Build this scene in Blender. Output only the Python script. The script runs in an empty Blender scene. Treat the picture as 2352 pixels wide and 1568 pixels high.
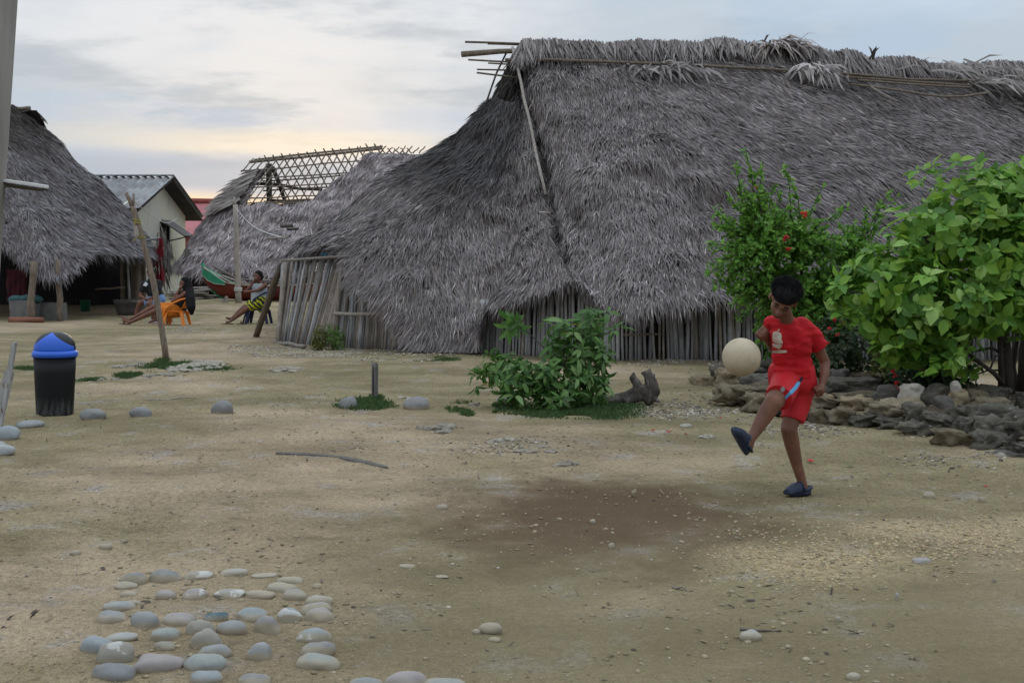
import bpy, bmesh, math, random
import numpy as np
from mathutils import Vector, Matrix, Euler

# ------------------------------------------------------------------ camera, sky, sun, exposure
SC = bpy.context.scene
COL = SC.collection
F, HZ, CX, CAMH = 2613.0, 594.0, 1176.0, 1.4      # focal length and horizon in photo units (2352 wide), eye height in metres

cam_d = bpy.data.cameras.new('camera')
cam_d.sensor_width = 36.0
cam_d.lens = F / 2352.0 * 36.0
cam_d.shift_y = -(784.0 - HZ) / 2352.0
cam_d.clip_start = 0.05
cam_d.clip_end = 3000.0
cam = bpy.data.objects.new('camera', cam_d)
cam.location = (0, 0, CAMH)
cam.rotation_euler = (math.radians(90), 0, 0)
COL.objects.link(cam)
SC.camera = cam

SUN_AZ = math.radians(-11.0)      # behind the huts, left of the middle
SUN_EL = math.radians(5.0)
sun_dir = Vector((math.sin(SUN_AZ) * math.cos(SUN_EL), math.cos(SUN_AZ) * math.cos(SUN_EL), math.sin(SUN_EL)))

world = bpy.data.worlds.new('World')
SC.world = world
world.use_nodes = True
wt = world.node_tree
wt.nodes.clear()
def wn(t, **k):
    n = wt.nodes.new(t)
    for a, b in k.items():
        setattr(n, a, b)
    return n
def wl(a, b):
    wt.links.new(a, b)
def wmath(op, a, b=None, c=None, clamp=False):
    n = wn('ShaderNodeMath', operation=op, use_clamp=clamp)
    for i, x in enumerate((a, b, c)):
        if x is None: continue
        if isinstance(x, (int, float)): n.inputs[i].default_value = x
        else: wl(x, n.inputs[i])
    return n.outputs[0]
def wmix(fac, a, b):
    n = wn('ShaderNodeMix', data_type='RGBA')
    for i, x in ((0, fac), (6, a), (7, b)):
        if isinstance(x, (int, float)): n.inputs[i].default_value = x
        elif isinstance(x, tuple): n.inputs[i].default_value = (*x, 1)
        else: wl(x, n.inputs[i])
    return n.outputs[2]
wout = wn('ShaderNodeOutputWorld'); wbg = wn('ShaderNodeBackground')
wl(wbg.outputs[0], wout.inputs[0])
wbg.inputs[1].default_value = 0.1
sky = wn('ShaderNodeTexSky')
sky.sky_type = 'NISHITA'; sky.sun_disc = False
sky.sun_elevation = SUN_EL; sky.sun_rotation = SUN_AZ
sky.air_density = 1.0; sky.dust_density = 2.0
tc = wn('ShaderNodeTexCoord')
sep = wn('ShaderNodeSeparateXYZ'); wl(tc.outputs['Generated'], sep.inputs[0])
zc = wmath('MAXIMUM', sep.outputs[2], 0.0)
den = wmath('ADD', zc, 0.10)
comb = wn('ShaderNodeCombineXYZ')
wl(wmath('DIVIDE', sep.outputs[0], den), comb.inputs[0])
wl(wmath('DIVIDE', sep.outputs[1], den), comb.inputs[1])
def wnoise(scale, detail, rough, loc, stretch=(1, 1, 1)):
    mp = wn('ShaderNodeMapping'); wl(comb.outputs[0], mp.inputs[0])
    mp.inputs['Location'].default_value = loc; mp.inputs['Scale'].default_value = stretch
    n = wn('ShaderNodeTexNoise'); wl(mp.outputs[0], n.inputs['Vector'])
    n.inputs['Scale'].default_value = scale; n.inputs['Detail'].default_value = detail
    n.inputs['Roughness'].default_value = rough
    return n.outputs['Fac']
def wramp(x, lo, hi):
    n = wn('ShaderNodeMapRange', interpolation_type='SMOOTHSTEP')
    wl(x, n.inputs[0]); n.inputs[1].default_value = lo; n.inputs[2].default_value = hi
    return n.outputs[0]
n_big = wnoise(0.55, 7, 0.55, (3.1, 1.7, 0.0), (1.0, 0.75, 1))
n_mid = wnoise(1.5, 8, 0.6, (7.3, 4.2, 2.0), (0.8, 1.0, 1))
n_gap = wnoise(1.1, 8, 0.55, (11.0, 9.4, 5.0), (1, 1, 1))
# cloud deck: warm white, shaded undersides blue grey
c_cloud = wmix(wramp(n_big, 0.42, 0.60), (4.8, 5.55, 6.3), (6.8, 7.2, 7.7))
c_cloud = wmix(wmath('MULTIPLY', wramp(n_mid, 0.49, 0.64), 0.8), c_cloud, (4.2, 4.85, 5.5))
# thinner, bluer breaks in the deck
c_cloud = wmix(wmath('MULTIPLY', wramp(n_gap, 0.52, 0.64), 0.42), c_cloud, (3.8, 5.3, 7.2))
# light of the low sun spreading through the deck
dotn = wn('ShaderNodeVectorMath', operation='DOT_PRODUCT')
wl(tc.outputs['Generated'], dotn.inputs[0]); dotn.inputs[1].default_value = sun_dir
glow = wmath('POWER', wmath('MAXIMUM', dotn.outputs['Value'], 0.0), 90.0)
glow_b = wmath('MULTIPLY', glow, wramp(n_mid, 0.66, 0.44))
c_cloud = wmix(wmath('MULTIPLY', glow_b, 0.36, clamp=True), c_cloud, (8.2, 7.6, 6.9))
# dark bank low over the horizon with a bright strip under it
n_bank = wnoise(0.9, 6, 0.55, (2.0, 0.3, 8.0), (0.35, 0.12, 1))
zz = wmath('ADD', zc, wmath('MULTIPLY', wmath('SUBTRACT', n_bank, 0.5), 0.05))
bank = wmath('MULTIPLY', wramp(zz, 0.056, 0.066), wramp(zz, 0.096, 0.080))
c_cloud = wmix(wmath('MULTIPLY', bank, 0.80), c_cloud, (3.5, 4.5, 5.7))
streak = wmath('MULTIPLY', wmath('MULTIPLY', wramp(zz, 0.088, 0.096), wramp(zz, 0.116, 0.104)), wmath('POWER', wmath('MAXIMUM', dotn.outputs['Value'], 0.0), 70.0))
c_cloud = wmix(wmath('MULTIPLY', streak, 0.55), c_cloud, (9.2, 8.1, 6.1))
strip = wmath('MULTIPLY', wramp(zz, 0.062, 0.050), wmath('POWER', wmath('MAXIMUM', dotn.outputs['Value'], 0.0), 55.0))
c_cloud = wmix(wmath('MULTIPLY', strip, 0.85), c_cloud, (10.5, 7.9, 4.4))
# an overcast deck is brighter overhead than at the horizon
vs_ = wn('ShaderNodeVectorMath', operation='SCALE'); wl(c_cloud, vs_.inputs[0]); wl(wmath('MULTIPLY_ADD', wmath('MULTIPLY', zc, zc), 1.95, 0.94), vs_.inputs['Scale'])
c_sky = wmix(0.97, sky.outputs[0], vs_.outputs[0])
wl(c_sky, wbg.inputs[0])

sun_l = bpy.data.lights.new('sun', 'SUN')
sun_l.energy = 0.8; sun_l.angle = math.radians(18); sun_l.color = (1.0, 0.86, 0.70)
sun_o = bpy.data.objects.new('sun', sun_l)
sun_o.rotation_euler = (-sun_dir).to_track_quat('-Z', 'Y').to_euler()
sun_o.location = (0, 0, 30)
COL.objects.link(sun_o)

SC.view_settings.view_transform = 'Standard'
SC.view_settings.look = 'None'
SC.view_settings.exposure = 0.12
SC.view_settings.gamma = 1.0
SC.view_settings.use_curve_mapping = False
SC.cycles.max_bounces = 4; SC.cycles.diffuse_bounces = 3; SC.cycles.transmission_bounces = 3
SC.cycles.use_denoising = True

# ------------------------------------------------------------------ helpers
def P(u, v, Y):
    return Vector(((u - CX) / F * Y, Y, CAMH + (HZ - v) / F * Y))
def G(u, v, z=0.0):
    Y = F * (CAMH - z) / (v - HZ)
    return Vector(((u - CX) / F * Y, Y, z))
def px(n, Y):
    return n * Y / F

def _hash(ix, iy, iz, seed):
    h = (ix * 374761393 + iy * 668265263 + iz * 2147483647 + seed * 1274126177) & 0xFFFFFFFF
    h = ((h ^ (h >> 13)) * 1274126177) & 0xFFFFFFFF
    h = (h ^ (h >> 16)) & 0xFFFFFFFF
    return h.astype(np.float64) / 4294967295.0
def vnoise(p, scale=1.0, seed=0):
    """value noise in -1..1 for an (n,3) array"""
    q = np.asarray(p, dtype=np.float64) * scale
    i = np.floor(q).astype(np.int64); f = q - i
    f = f * f * (3 - 2 * f)
    r = 0
    for dx in (0, 1):
        wx = f[:, 0] if dx else 1 - f[:, 0]
        for dy in (0, 1):
            wy = f[:, 1] if dy else 1 - f[:, 1]
            for dz in (0, 1):
                wz = f[:, 2] if dz else 1 - f[:, 2]
                r = r + wx * wy * wz * _hash(i[:, 0] + dx, i[:, 1] + dy, i[:, 2] + dz, seed)
    return r * 2 - 1
def fbm(p, scale, octv=4, seed=0, gain=0.5):
    a, s, r = 1.0, scale, 0
    for k in range(octv):
        r = r + a * vnoise(p, s, seed + k * 17)
        a *= gain; s *= 2.03
    return r

def gz_np(x, y):
    p = np.stack([x, y, np.zeros_like(x)], 1)
    h = 0.022 * vnoise(p, 0.55, 3) + 0.012 * fbm(p, 2.2, 3, 5) 
    crust = fbm(p, 0.9, 3, 21)
    h = h + np.clip(crust - 0.05, 0, 1) * 0.014 * (1 + vnoise(p, 14, 9))
    h = h + 0.0050 * fbm(p, 11, 3, 31, 0.6)
    return h
def gz(x, y):
    return float(gz_np(np.array([x], dtype=float), np.array([y], dtype=float))[0])

def add_col(me, cols):
    a = me.color_attributes.new('col', 'FLOAT_COLOR', 'POINT')
    c = np.ones((len(me.vertices), 4), dtype=np.float32)
    c[:, :3] = cols
    a.data.foreach_set('color', c.ravel())
def np_mesh(name, V, T, cols=None, smooth=True):
    """uniform faces: T is (m,k)"""
    me = bpy.data.meshes.new(name)
    V = np.asarray(V, dtype=np.float32); T = np.asarray(T, dtype=np.int32)
    k = T.shape[1]
    me.vertices.add(len(V)); me.vertices.foreach_set('co', V.ravel())
    me.loops.add(T.size); me.loops.foreach_set('vertex_index', T.ravel())
    me.polygons.add(len(T)); me.polygons.foreach_set('loop_start', np.arange(0, T.size, k, dtype=np.int32))
    me.polygons.foreach_set('loop_total', np.full(len(T), k, dtype=np.int32))
    if cols is not None: add_col(me, cols)
    me.update(calc_edges=True)
    me.validate()
    if smooth: me.polygons.foreach_set('use_smooth', np.ones(len(T), dtype=bool))
    return me
def put(me, name, material, parent=None, loc=None, base=True):
    """link a mesh given in world coordinates; a top-level one gets its origin at its own base"""
    if material is not None and len(me.materials) == 0: me.materials.append(material)
    o = bpy.data.objects.new(name, me)
    COL.objects.link(o)
    if parent is not None:
        o.parent = parent
        q = Vector((0, 0, 0)); a = parent
        while a is not None:
            q -= a.location; a = a.parent
        o.location = q
    elif base and len(me.vertices):
        c = np.empty(len(me.vertices) * 3, dtype=np.float32); me.vertices.foreach_get('co', c)
        c = c.reshape(-1, 3)
        b = np.array([(c[:, 0].min() + c[:, 0].max()) / 2, (c[:, 1].min() + c[:, 1].max()) / 2, c[:, 2].min()])
        me.vertices.foreach_set('co', (c - b).astype(np.float32).ravel()); me.update()
        o.location = Vector(b.tolist())
    return o
def tag(o, label=None, cat=None, group=None, kind=None):
    if label: o['label'] = label
    if cat: o['category'] = cat
    if group: o['group'] = group
    if kind: o['kind'] = kind
    return o
def thing(name, label, cat, loc, group=None):
    o = bpy.data.objects.new(name, None); COL.objects.link(o)
    o.location = loc; o.empty_display_size = 0.1
    return tag(o, label, cat, group)

def frame_of(d):
    d = d.normalized()
    a = Vector((0, 0, 1)) if abs(d.z) < 0.9 else Vector((1, 0, 0))
    s = d.cross(a).normalized()
    return s, s.cross(d).normalized()
class MB:
    def __init__(self): self.v = []; self.f = []
    def add(self, vs, fs):
        n = len(self.v)
        self.v += [tuple(p) for p in vs]; self.f += [tuple(i + n for i in q) for q in fs]
        return self
    def tube(self, pts, rad, n=7, cap=True, flat=1.0):
        pts = [Vector(p) for p in pts]
        if isinstance(rad, (int, float)): rad = [rad] * len(pts)
        vs, fs = [], []
        s0, t0 = frame_of(pts[1] - pts[0])
        for i, p in enumerate(pts):
            d = (pts[min(i + 1, len(pts) - 1)] - pts[max(i - 1, 0)]).normalized()
            s0 = (s0 - d * s0.dot(d)).normalized(); t0 = d.cross(s0).normalized()
            for k in range(n):
                a = 2 * math.pi * k / n
                vs.append(p + s0 * math.cos(a) * rad[i] + t0 * math.sin(a) * rad[i] * flat)
        for i in range(len(pts) - 1):
            for k in range(n):
                fs.append((i * n + k, i * n + (k + 1) % n, (i + 1) * n + (k + 1) % n, (i + 1) * n + k))
        if cap:
            fs.append(tuple(reversed(range(n)))); fs.append(tuple(range((len(pts) - 1) * n, len(pts) * n)))
        return self.add(vs, fs)
    def ball(self, c, r, n=10, m=7, rot=None):
        c = Vector(c); r = Vector((r, r, r)) if isinstance(r, (int, float)) else Vector(r)
        vs = [Vector((0, 0, -1))]
        for i in range(1, m):
            th = -math.pi / 2 + math.pi * i / m
            for k in range(n):
                a = 2 * math.pi * k / n
                vs.append(Vector((math.cos(a) * math.cos(th), math.sin(a) * math.cos(th), math.sin(th))))
        vs.append(Vector((0, 0, 1)))
        vs = [Vector((p.x * r.x, p.y * r.y, p.z * r.z)) for p in vs]
        if rot is not None: vs = [rot @ p for p in vs]
        vs = [p + c for p in vs]
        fs = [(0, 1 + (k + 1) % n, 1 + k) for k in range(n)]
        for i in range(m - 2):
            for k in range(n):
                a = 1 + i * n + k; b = 1 + i * n + (k + 1) % n
                fs.append((a, b, b + n, a + n))
        l = len(vs) - 1; q = 1 + (m - 2) * n
        fs += [(q + k, q + (k + 1) % n, l) for k in range(n)]
        return self.add(vs, fs)
    def box(self, c, s, rot=None):
        c = Vector(c); h = Vector(s) / 2
        vs = [Vector((x * h.x, y * h.y, z * h.z)) for x in (-1, 1) for y in (-1, 1) for z in (-1, 1)]
        if rot is not None: vs = [rot @ p for p in vs]
        return self.add([p + c for p in vs], [(0, 1, 3, 2), (4, 6, 7, 5), (0, 4, 5, 1), (2, 3, 7, 6), (0, 2, 6, 4), (1, 5, 7, 3)])
    def prism(self, poly, d):
        """polygon of world points, extruded by vector d"""
        n = len(poly); d = Vector(d)
        vs = [Vector(p) for p in poly] + [Vector(p) + d for p in poly]
        fs = [tuple(range(n)), tuple(reversed(range(n, 2 * n)))] + [(i, i + n, (i + 1) % n + n, (i + 1) % n) for i in range(n)]
        return self.add(vs, fs)
    def mesh(self, name, smooth=False):
        me = bpy.data.meshes.new(name)
        me.from_pydata(self.v, [], self.f); me.validate()
        bm = bmesh.new(); bm.from_mesh(me); bmesh.ops.recalc_face_normals(bm, faces=bm.faces); bm.to_mesh(me); bm.free()
        if smooth:
            me.polygons.foreach_set('use_smooth', np.ones(len(me.polygons), dtype=bool))
        return me
    def build(self, name, material, parent=None, smooth=False, bevel=0.0):
        me = self.mesh(name, smooth)
        if bevel > 0:
            bm = bmesh.new(); bm.from_mesh(me)
            bmesh.ops.bevel(bm, geom=bm.edges[:], offset=bevel, segments=2, affect='EDGES', clamp_overlap=True)
            bm.to_mesh(me); bm.free()
        return put(me, name, material, parent)
def crooked(a, b, rng, n=5, amp=0.02):
    a = Vector(a); b = Vector(b); s, t = frame_of(b - a)
    out = []
    for i in range(n):
        k = i / (n - 1); w = math.sin(math.pi * k) * 0.7 + 0.3
        out.append(a.lerp(b, k) + (s * rng.uniform(-1, 1) + t * rng.uniform(-1, 1)) * amp * w)
    return out
def pole_mb(a, b, r0, r1, rng, n=5, amp=0.01, sides=7):
    pts = crooked(a, b, rng, n, amp)
    return MB().tube(pts, [r0 + (r1 - r0) * i / (n - 1) + rng.uniform(-1, 1) * r0 * 0.06 for i in range(n)], sides)
def ico(sub):
    bm = bmesh.new(); bmesh.ops.create_icosphere(bm, subdivisions=sub, radius=1.0)
    V = np.array([v.co[:] for v in bm.verts]); T = np.array([[v.index for v in f.verts] for f in bm.faces]); bm.free()
    return V, T
ICO2, ICO3, ICO4 = ico(2), ico(3), ico(4)

# ------------------------------------------------------------------ materials
def newmat(name):
    m = bpy.data.materials.new(name); m.use_nodes = True
    nt = m.node_tree; nt.nodes.clear()
    out = nt.nodes.new('ShaderNodeOutputMaterial'); b = nt.nodes.new('ShaderNodeBsdfPrincipled')
    nt.links.new(b.outputs[0], out.inputs[0])
    return m, nt, b, out
def nmath(nt, op, a, b=None, clamp=False):
    n = nt.nodes.new('ShaderNodeMath'); n.operation = op; n.use_clamp = clamp
    for i, x in enumerate((a, b)):
        if x is None: continue
        if isinstance(x, (int, float)): n.inputs[i].default_value = x
        else: nt.links.new(x, n.inputs[i])
    return n.outputs[0]
def nmix(nt, fac, a, b, mode='MIX'):
    n = nt.nodes.new('ShaderNodeMix'); n.data_type = 'RGBA'; n.blend_type = mode
    for i, x in ((0, fac), (6, a), (7, b)):
        if isinstance(x, (int, float)): n.inputs[i].default_value = x
        elif isinstance(x, tuple): n.inputs[i].default_value = (*x[:3], 1)
        else: nt.links.new(x, n.inputs[i])
    return n.outputs[2]
def nramp(nt, x, lo, hi):
    n = nt.nodes.new('ShaderNodeMapRange'); n.interpolation_type = 'SMOOTHSTEP'
    nt.links.new(x, n.inputs[0]); n.inputs[1].default_value = lo; n.inputs[2].default_value = hi
    return n.outputs[0]
def nnoise(nt, scale, detail=6, rough=0.55, stretch=(1, 1, 1), coord='Object', loc=(0, 0, 0), vec=None):
    if vec is None:
        t = nt.nodes.new('ShaderNodeTexCoord'); vec = t.outputs[coord]
    mp = nt.nodes.new('ShaderNodeMapping'); nt.links.new(vec, mp.inputs[0])
    mp.inputs['Scale'].default_value = stretch; mp.inputs['Location'].default_value = loc
    n = nt.nodes.new('ShaderNodeTexNoise'); nt.links.new(mp.outputs[0], n.inputs['Vector'])
    n.inputs['Scale'].default_value = scale; n.inputs['Detail'].default_value = detail; n.inputs['Roughness'].default_value = rough
    return n.outputs['Fac']
def nbump(nt, b, h, strength=0.5, dist=0.02):
    n = nt.nodes.new('ShaderNodeBump'); nt.links.new(h, n.inputs['Height'])
    n.inputs['Strength'].default_value = strength; n.inputs['Distance'].default_value = dist
    nt.links.new(n.outputs[0], b.inputs['Normal'])
def plain(name, c1, c2=None, scale=6.0, rough=0.85, bump=0.25, bd=0.01, stretch=(1, 1, 1), rand=0.25, spec=0.3, c3=None, lo=0.35, hi=0.65, bscale=None):
    m, nt, b, out = newmat(name)
    f = nnoise(nt, scale, 7, 0.6, stretch)
    c2 = c2 or tuple(x * 0.7 for x in c1)
    col = nmix(nt, nramp(nt, f, lo, hi), c1, c2)
    if c3:
        f2 = nnoise(nt, scale * 2.3, 5, 0.6, stretch, loc=(5, 2, 9))
        col = nmix(nt, nramp(nt, f2, 0.54, 0.68), col, c3)
    if rand:
        oi = nt.nodes.new('ShaderNodeObjectInfo')
        hv = nt.nodes.new('ShaderNodeHueSaturation'); nt.links.new(col, hv.inputs['Color'])
        nt.links.new(nmath(nt, 'MULTIPLY_ADD', oi.outputs['Random'], rand * 2), hv.inputs['Value'])
        hv.inputs['Value'].links[0].from_node.inputs[2].default_value = 1 - rand
        col = hv.outputs[0]
    nt.links.new(col, b.inputs['Base Color'])
    b.inputs['Roughness'].default_value = rough
    b.inputs['Specular IOR Level'].default_value = spec
    if bump:
        nbump(nt, b, nnoise(nt, bscale or scale * 3, 6, 0.65, stretch), bump, bd)
    return m
def attr_mat(name, rough=0.9, spec=0.2, nscale=0.0, stretch=(1, 1, 1), transl=0.0, bump=0.0):
    m, nt, b, out = newmat(name)
    a = nt.nodes.new('ShaderNodeAttribute'); a.attribute_name = 'col'
    col = a.outputs['Color']
    if nscale:
        f = nnoise(nt, nscale, 5, 0.6, stretch)
        col = nmix(nt, 1.0, col, nmix(nt, f, (0.6, 0.6, 0.6), (1.4, 1.4, 1.4)), 'MULTIPLY')
        if bump: nbump(nt, b, f, bump, 0.01)
    nt.links.new(col, b.inputs['Base Color'])
    b.inputs['Roughness'].default_value = rough; b.inputs['Specular IOR Level'].default_value = spec
    if transl:
        t = nt.nodes.new('ShaderNodeBsdfTranslucent'); nt.links.new(col, t.inputs[0])
        mx = nt.nodes.new('ShaderNodeMixShader'); mx.inputs[0].default_value = transl
        nt.links.new(b.outputs[0], mx.inputs[1]); nt.links.new(t.outputs[0], mx.inputs[2])
        nt.links.new(mx.outputs[0], out.inputs[0])
    return m
M = {}
M['thatch'] = attr_mat('dry_thatch', 0.85, 0.25)
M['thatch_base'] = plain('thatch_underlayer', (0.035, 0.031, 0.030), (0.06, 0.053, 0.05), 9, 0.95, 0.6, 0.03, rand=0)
M['leaf'] = attr_mat('leaf', 0.5, 0.35, transl=0.42)
M['petal'] = plain('red_petal', (0.50, 0.014, 0.012), (0.38, 0.02, 0.014), 20, 0.6, 0, rand=0.1)
M['bark'] = plain('bark', (0.07, 0.055, 0.045), (0.035, 0.028, 0.024), 14, 0.9, 0.5, 0.01, (1, 1, 0.25), rand=0.1)
M['pole'] = plain('weathered_pole', (0.31, 0.265, 0.225), (0.18, 0.15, 0.13), 7, 0.85, 0.5, 0.006, (6, 6, 0.7), rand=0.42, c3=(0.38, 0.355, 0.33))
M['pole_grey'] = plain('grey_weathered_plank', (0.37, 0.36, 0.365), (0.22, 0.215, 0.22), 7, 0.85, 0.5, 0.006, (6, 6, 0.6), rand=0.35, c3=(0.46, 0.45, 0.45))
M['pole_brown'] = plain('brown_pole', (0.20, 0.155, 0.115), (0.11, 0.085, 0.065), 8, 0.85, 0.4, 0.006, (5, 5, 0.8), rand=0.2)
M['pole_dark'] = plain('dark_stick', (0.085, 0.075, 0.06), (0.045, 0.04, 0.034), 9, 0.85, 0.4, 0.006, (4, 4, 1), rand=0.2)
M['bamboo'] = plain('grey_bamboo', (0.17, 0.155, 0.14), (0.10, 0.092, 0.085), 6, 0.7, 0.25, 0.004, (7, 7, 0.5), rand=0.1)
M['cobble'] = plain('smooth_cobble', (0.36, 0.365, 0.36), (0.30, 0.30, 0.295), 9, 0.8, 0.12, 0.003, rand=0.12)
M['skin'] = plain('brown_skin', (0.175, 0.074, 0.044), (0.125, 0.053, 0.033), 9, 0.55, 0.05, 0.002, rand=0, spec=0.35)
M['hair'] = plain('black_hair', (0.007, 0.006, 0.007), (0.012, 0.011, 0.012), 40, 0.75, 0.5, 0.005, (1, 1, 0.2), rand=0, spec=0.12)
# ------------------------------------------------------------------ ground
def make_ground():
    m, nt, b, out = newmat('sandy_ground')
    tcn = nt.nodes.new('ShaderNodeTexCoord'); vec = tcn.outputs['Object']
    n1 = nnoise(nt, 0.55, 8, 0.6, vec=vec)
    n2 = nnoise(nt, 2.2, 9, 0.65, vec=vec, loc=(4, 8, 0))
    n3 = nnoise(nt, 38, 6, 0.7, vec=vec)
    n4 = nnoise(nt, 0.32, 6, 0.55, vec=vec, loc=(9, 3, 0))
    n5 = nnoise(nt, 130, 3, 0.7, vec=vec)
    n6 = nnoise(nt, 5.5, 8, 0.7, vec=vec, loc=(1, 2, 0), stretch=(0.6, 1, 1))
    sand = nmix(nt, nramp(nt, n1, 0.38, 0.62), (0.312, 0.236, 0.150), (0.400, 0.306, 0.203))
    olive = nmix(nt, nramp(nt, n2, 0.35, 0.65), (0.222, 0.183, 0.097), (0.274, 0.224, 0.130))
    col = nmix(nt, nmath(nt, 'MULTIPLY', nramp(nt, n4, 0.42, 0.55), 0.9), sand, olive)
    grey = nmix(nt, nramp(nt, n3, 0.3, 0.7), (0.270, 0.235, 0.205), (0.390, 0.345, 0.305))
    col = nmix(nt, nmath(nt, 'MULTIPLY', nramp(nt, n2, 0.55, 0.66), 0.75), col, grey)
    dark = nmath(nt, 'MULTIPLY', nramp(nt, n6, 0.57, 0.70), 0.60)
    col = nmix(nt, dark, col, (0.125, 0.105, 0.075))
    n7 = nnoise(nt, 1.1, 9, 0.7, vec=vec, loc=(6, 1, 0), stretch=(0.55, 1, 1))
    col = nmix(nt, 1.0, col, nmix(nt, nramp(nt, n7, 0.36, 0.62), (0.74, 0.74, 0.72), (1.10, 1.10, 1.10)), 'MULTIPLY')
    col = nmix(nt, 1.0, col, nmix(nt, nramp(nt, n3, 0.25, 0.75), (0.70, 0.70, 0.69), (1.24, 1.24, 1.24)), 'MULTIPLY')
    col = nmix(nt, 1.0, col, nmix(nt, nramp(nt, n5, 0.3, 0.7), (0.68, 0.68, 0.67), (1.28, 1.28, 1.28)), 'MULTIPLY')
    col = nmix(nt, nramp(nt, n5, 0.72, 0.80), col, (0.52, 0.48, 0.40))
    sp = nt.nodes.new('ShaderNodeSeparateXYZ'); nt.links.new(vec, sp.inputs[0])
    def blot(cx, cy, rx, ry):
        dx = nmath(nt, 'DIVIDE', nmath(nt, 'SUBTRACT', sp.outputs[0], cx), rx)
        dy = nmath(nt, 'DIVIDE', nmath(nt, 'SUBTRACT', sp.outputs[1], cy), ry)
        d = nmath(nt, 'SQRT', nmath(nt, 'ADD', nmath(nt, 'MULTIPLY', dx, dx), nmath(nt, 'MULTIPLY', dy, dy)))
        d = nmath(nt, 'ADD', d, nmath(nt, 'MULTIPLY', nmath(nt, 'SUBTRACT', n2, 0.5), 1.3))
        return nramp(nt, d, 1.05, 0.25)
    near = nmath(nt, 'MULTIPLY', nramp(nt, nmath(nt, 'ADD', sp.outputs[1], nmath(nt, 'MULTIPLY', nmath(nt, 'SUBTRACT', n7, 0.5), 6.0)), 7.6, 4.6), nramp(nt, nmath(nt, 'ADD', sp.outputs[0], nmath(nt, 'MULTIPLY', nmath(nt, 'SUBTRACT', n1, 0.5), 4.0)), -2.2, 0.4))
    col = nmix(nt, nmath(nt, 'MULTIPLY', near, 0.55), col, (0.215, 0.175, 0.098))        # damp, algae stained stretch of the yard
    c = G(1370, 1180); col = nmix(nt, nmath(nt, 'MULTIPLY', nmath(nt, 'MULTIPLY', blot(c.x, c.y, 1.35, 1.4), nramp(nt, n3, 0.1, 0.5)), 0.9), col, (0.108, 0.067, 0.038))
    for u, v, rx, ry in ((1890, 1290, 0.55, 0.38), (2190, 1232, 0.60, 0.32), (2400, 1195, 0.4, 0.25)):
        c = G(u, v); col = nmix(nt, nmath(nt, 'MULTIPLY', nmath(nt, 'MULTIPLY', blot(c.x, c.y, rx * 1.15, ry * 1.15), nramp(nt, n3, 0.28, 0.6)), 0.8), col, (0.50, 0.39, 0.225))
    nt.links.new(col, b.inputs['Base Color'])
    b.inputs['Roughness'].default_value = 0.95; b.inputs['Specular IOR Level'].default_value = 0.15
    hb = nmath(nt, 'ADD', nmath(nt, 'MULTIPLY', n3, 0.7), nmath(nt, 'ADD', nmath(nt, 'MULTIPLY', n5, 0.35), nmath(nt, 'MULTIPLY', n6, 1.6)))
    nbump(nt, b, hb, 0.8, 0.025)
    xs = list(np.arange(-4.6, 5.2, 0.036))
    s = 0.036
    while xs[-1] < 900: s *= 1.07; xs.append(xs[-1] + s)
    s = 0.036; L = []
    x = xs[0]
    while x > -900: s *= 1.07; x -= s; L.append(x)
    xs = np.array(L[::-1] + xs)
    ys = [2.4]
    while ys[-1] < 60: ys.append(ys[-1] * 1.0078)
    while ys[-1] < 1500: ys.append(ys[-1] * 1.25)
    ys = np.array([-60, -12, -3, 0, 1.2, 1.9] + ys)
    X, Y = np.meshgrid(xs, ys)
    x, y = X.ravel(), Y.ravel()
    z = gz_np(x, y)
    far = np.clip((np.hypot(x, y) - 60) / 60, 0, 1); z = z * (1 - far)
    nx, ny = len(xs), len(ys)
    i = (np.arange(ny - 1)[:, None] * nx + np.arange(nx - 1)[None, :]).ravel()
    T = np.stack([i, i + 1, i + nx + 1, i + nx], 1)
    o = put(np_mesh('ground', np.stack([x, y, z], 1), T), 'ground', m, base=False)
    tag(o, kind='structure')
make_ground()

# raised bed of dark soil held by the rock border on the right
WALL_LINE = [G(1590, 884), G(1700, 925), G(1850, 955), G(2050, 975), G(2200, 1015), G(2352, 1040), G(2650, 1085)]
def bed_height(x, y):
    wx = np.array([p.x for p in WALL_LINE]); wy = np.array([p.y for p in WALL_LINE])
    fy = np.interp(x, wx, wy)
    d = y - fy - 1.05
    back = np.interp(x, [1.5, 2.4, 3.0, 4.5, 6.0], [13.2, 13.4, 13.2, 12.3, 11.8])
    e = back - y
    k = np.clip(np.minimum(d / 0.35, e / 0.9), 0, 1)
    k = k * k * (3 - 2 * k)
    side = np.clip((x - 2.05) / 0.4, 0, 1)
    return 0.13 * k * side
def make_bed():
    xs = np.linspace(1.9, 7.2, 130); ys = np.linspace(7.4, 13.6, 150)
    X, Y = np.meshgrid(xs, ys); x, y = X.ravel(), Y.ravel()
    p = np.stack([x, y, 0 * x], 1)
    h = bed_height(x, y)
    z = gz_np(x, y) - 0.03 + h * (1 + 0.25 * fbm(p, 3, 3, 8)) + 0.035 * np.clip(h / 0.1, 0, 1) * (0.5 + fbm(p, 9, 2, 4) * 0.4)
    nx, ny = len(xs), len(ys)
    i = (np.arange(ny - 1)[:, None] * nx + np.arange(nx - 1)[None, :]).ravel()
    T = np.stack([i, i + 1, i + nx + 1, i + nx], 1)
    keep = (h[T] > 0.001).any(axis=1)
    m = plain('bed_soil', (0.075, 0.058, 0.04), (0.13, 0.10, 0.07), 5, 0.95, 0.7, 0.03, rand=0)
    tag(put(np_mesh('planting_bed', np.stack([x, y, z], 1), T[keep]), 'planting_bed', m, base=False), kind='structure')
make_bed()
def surf_z(x, y):
    return gz(x, y) + float(bed_height(np.array([x]), np.array([y]))[0])

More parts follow.
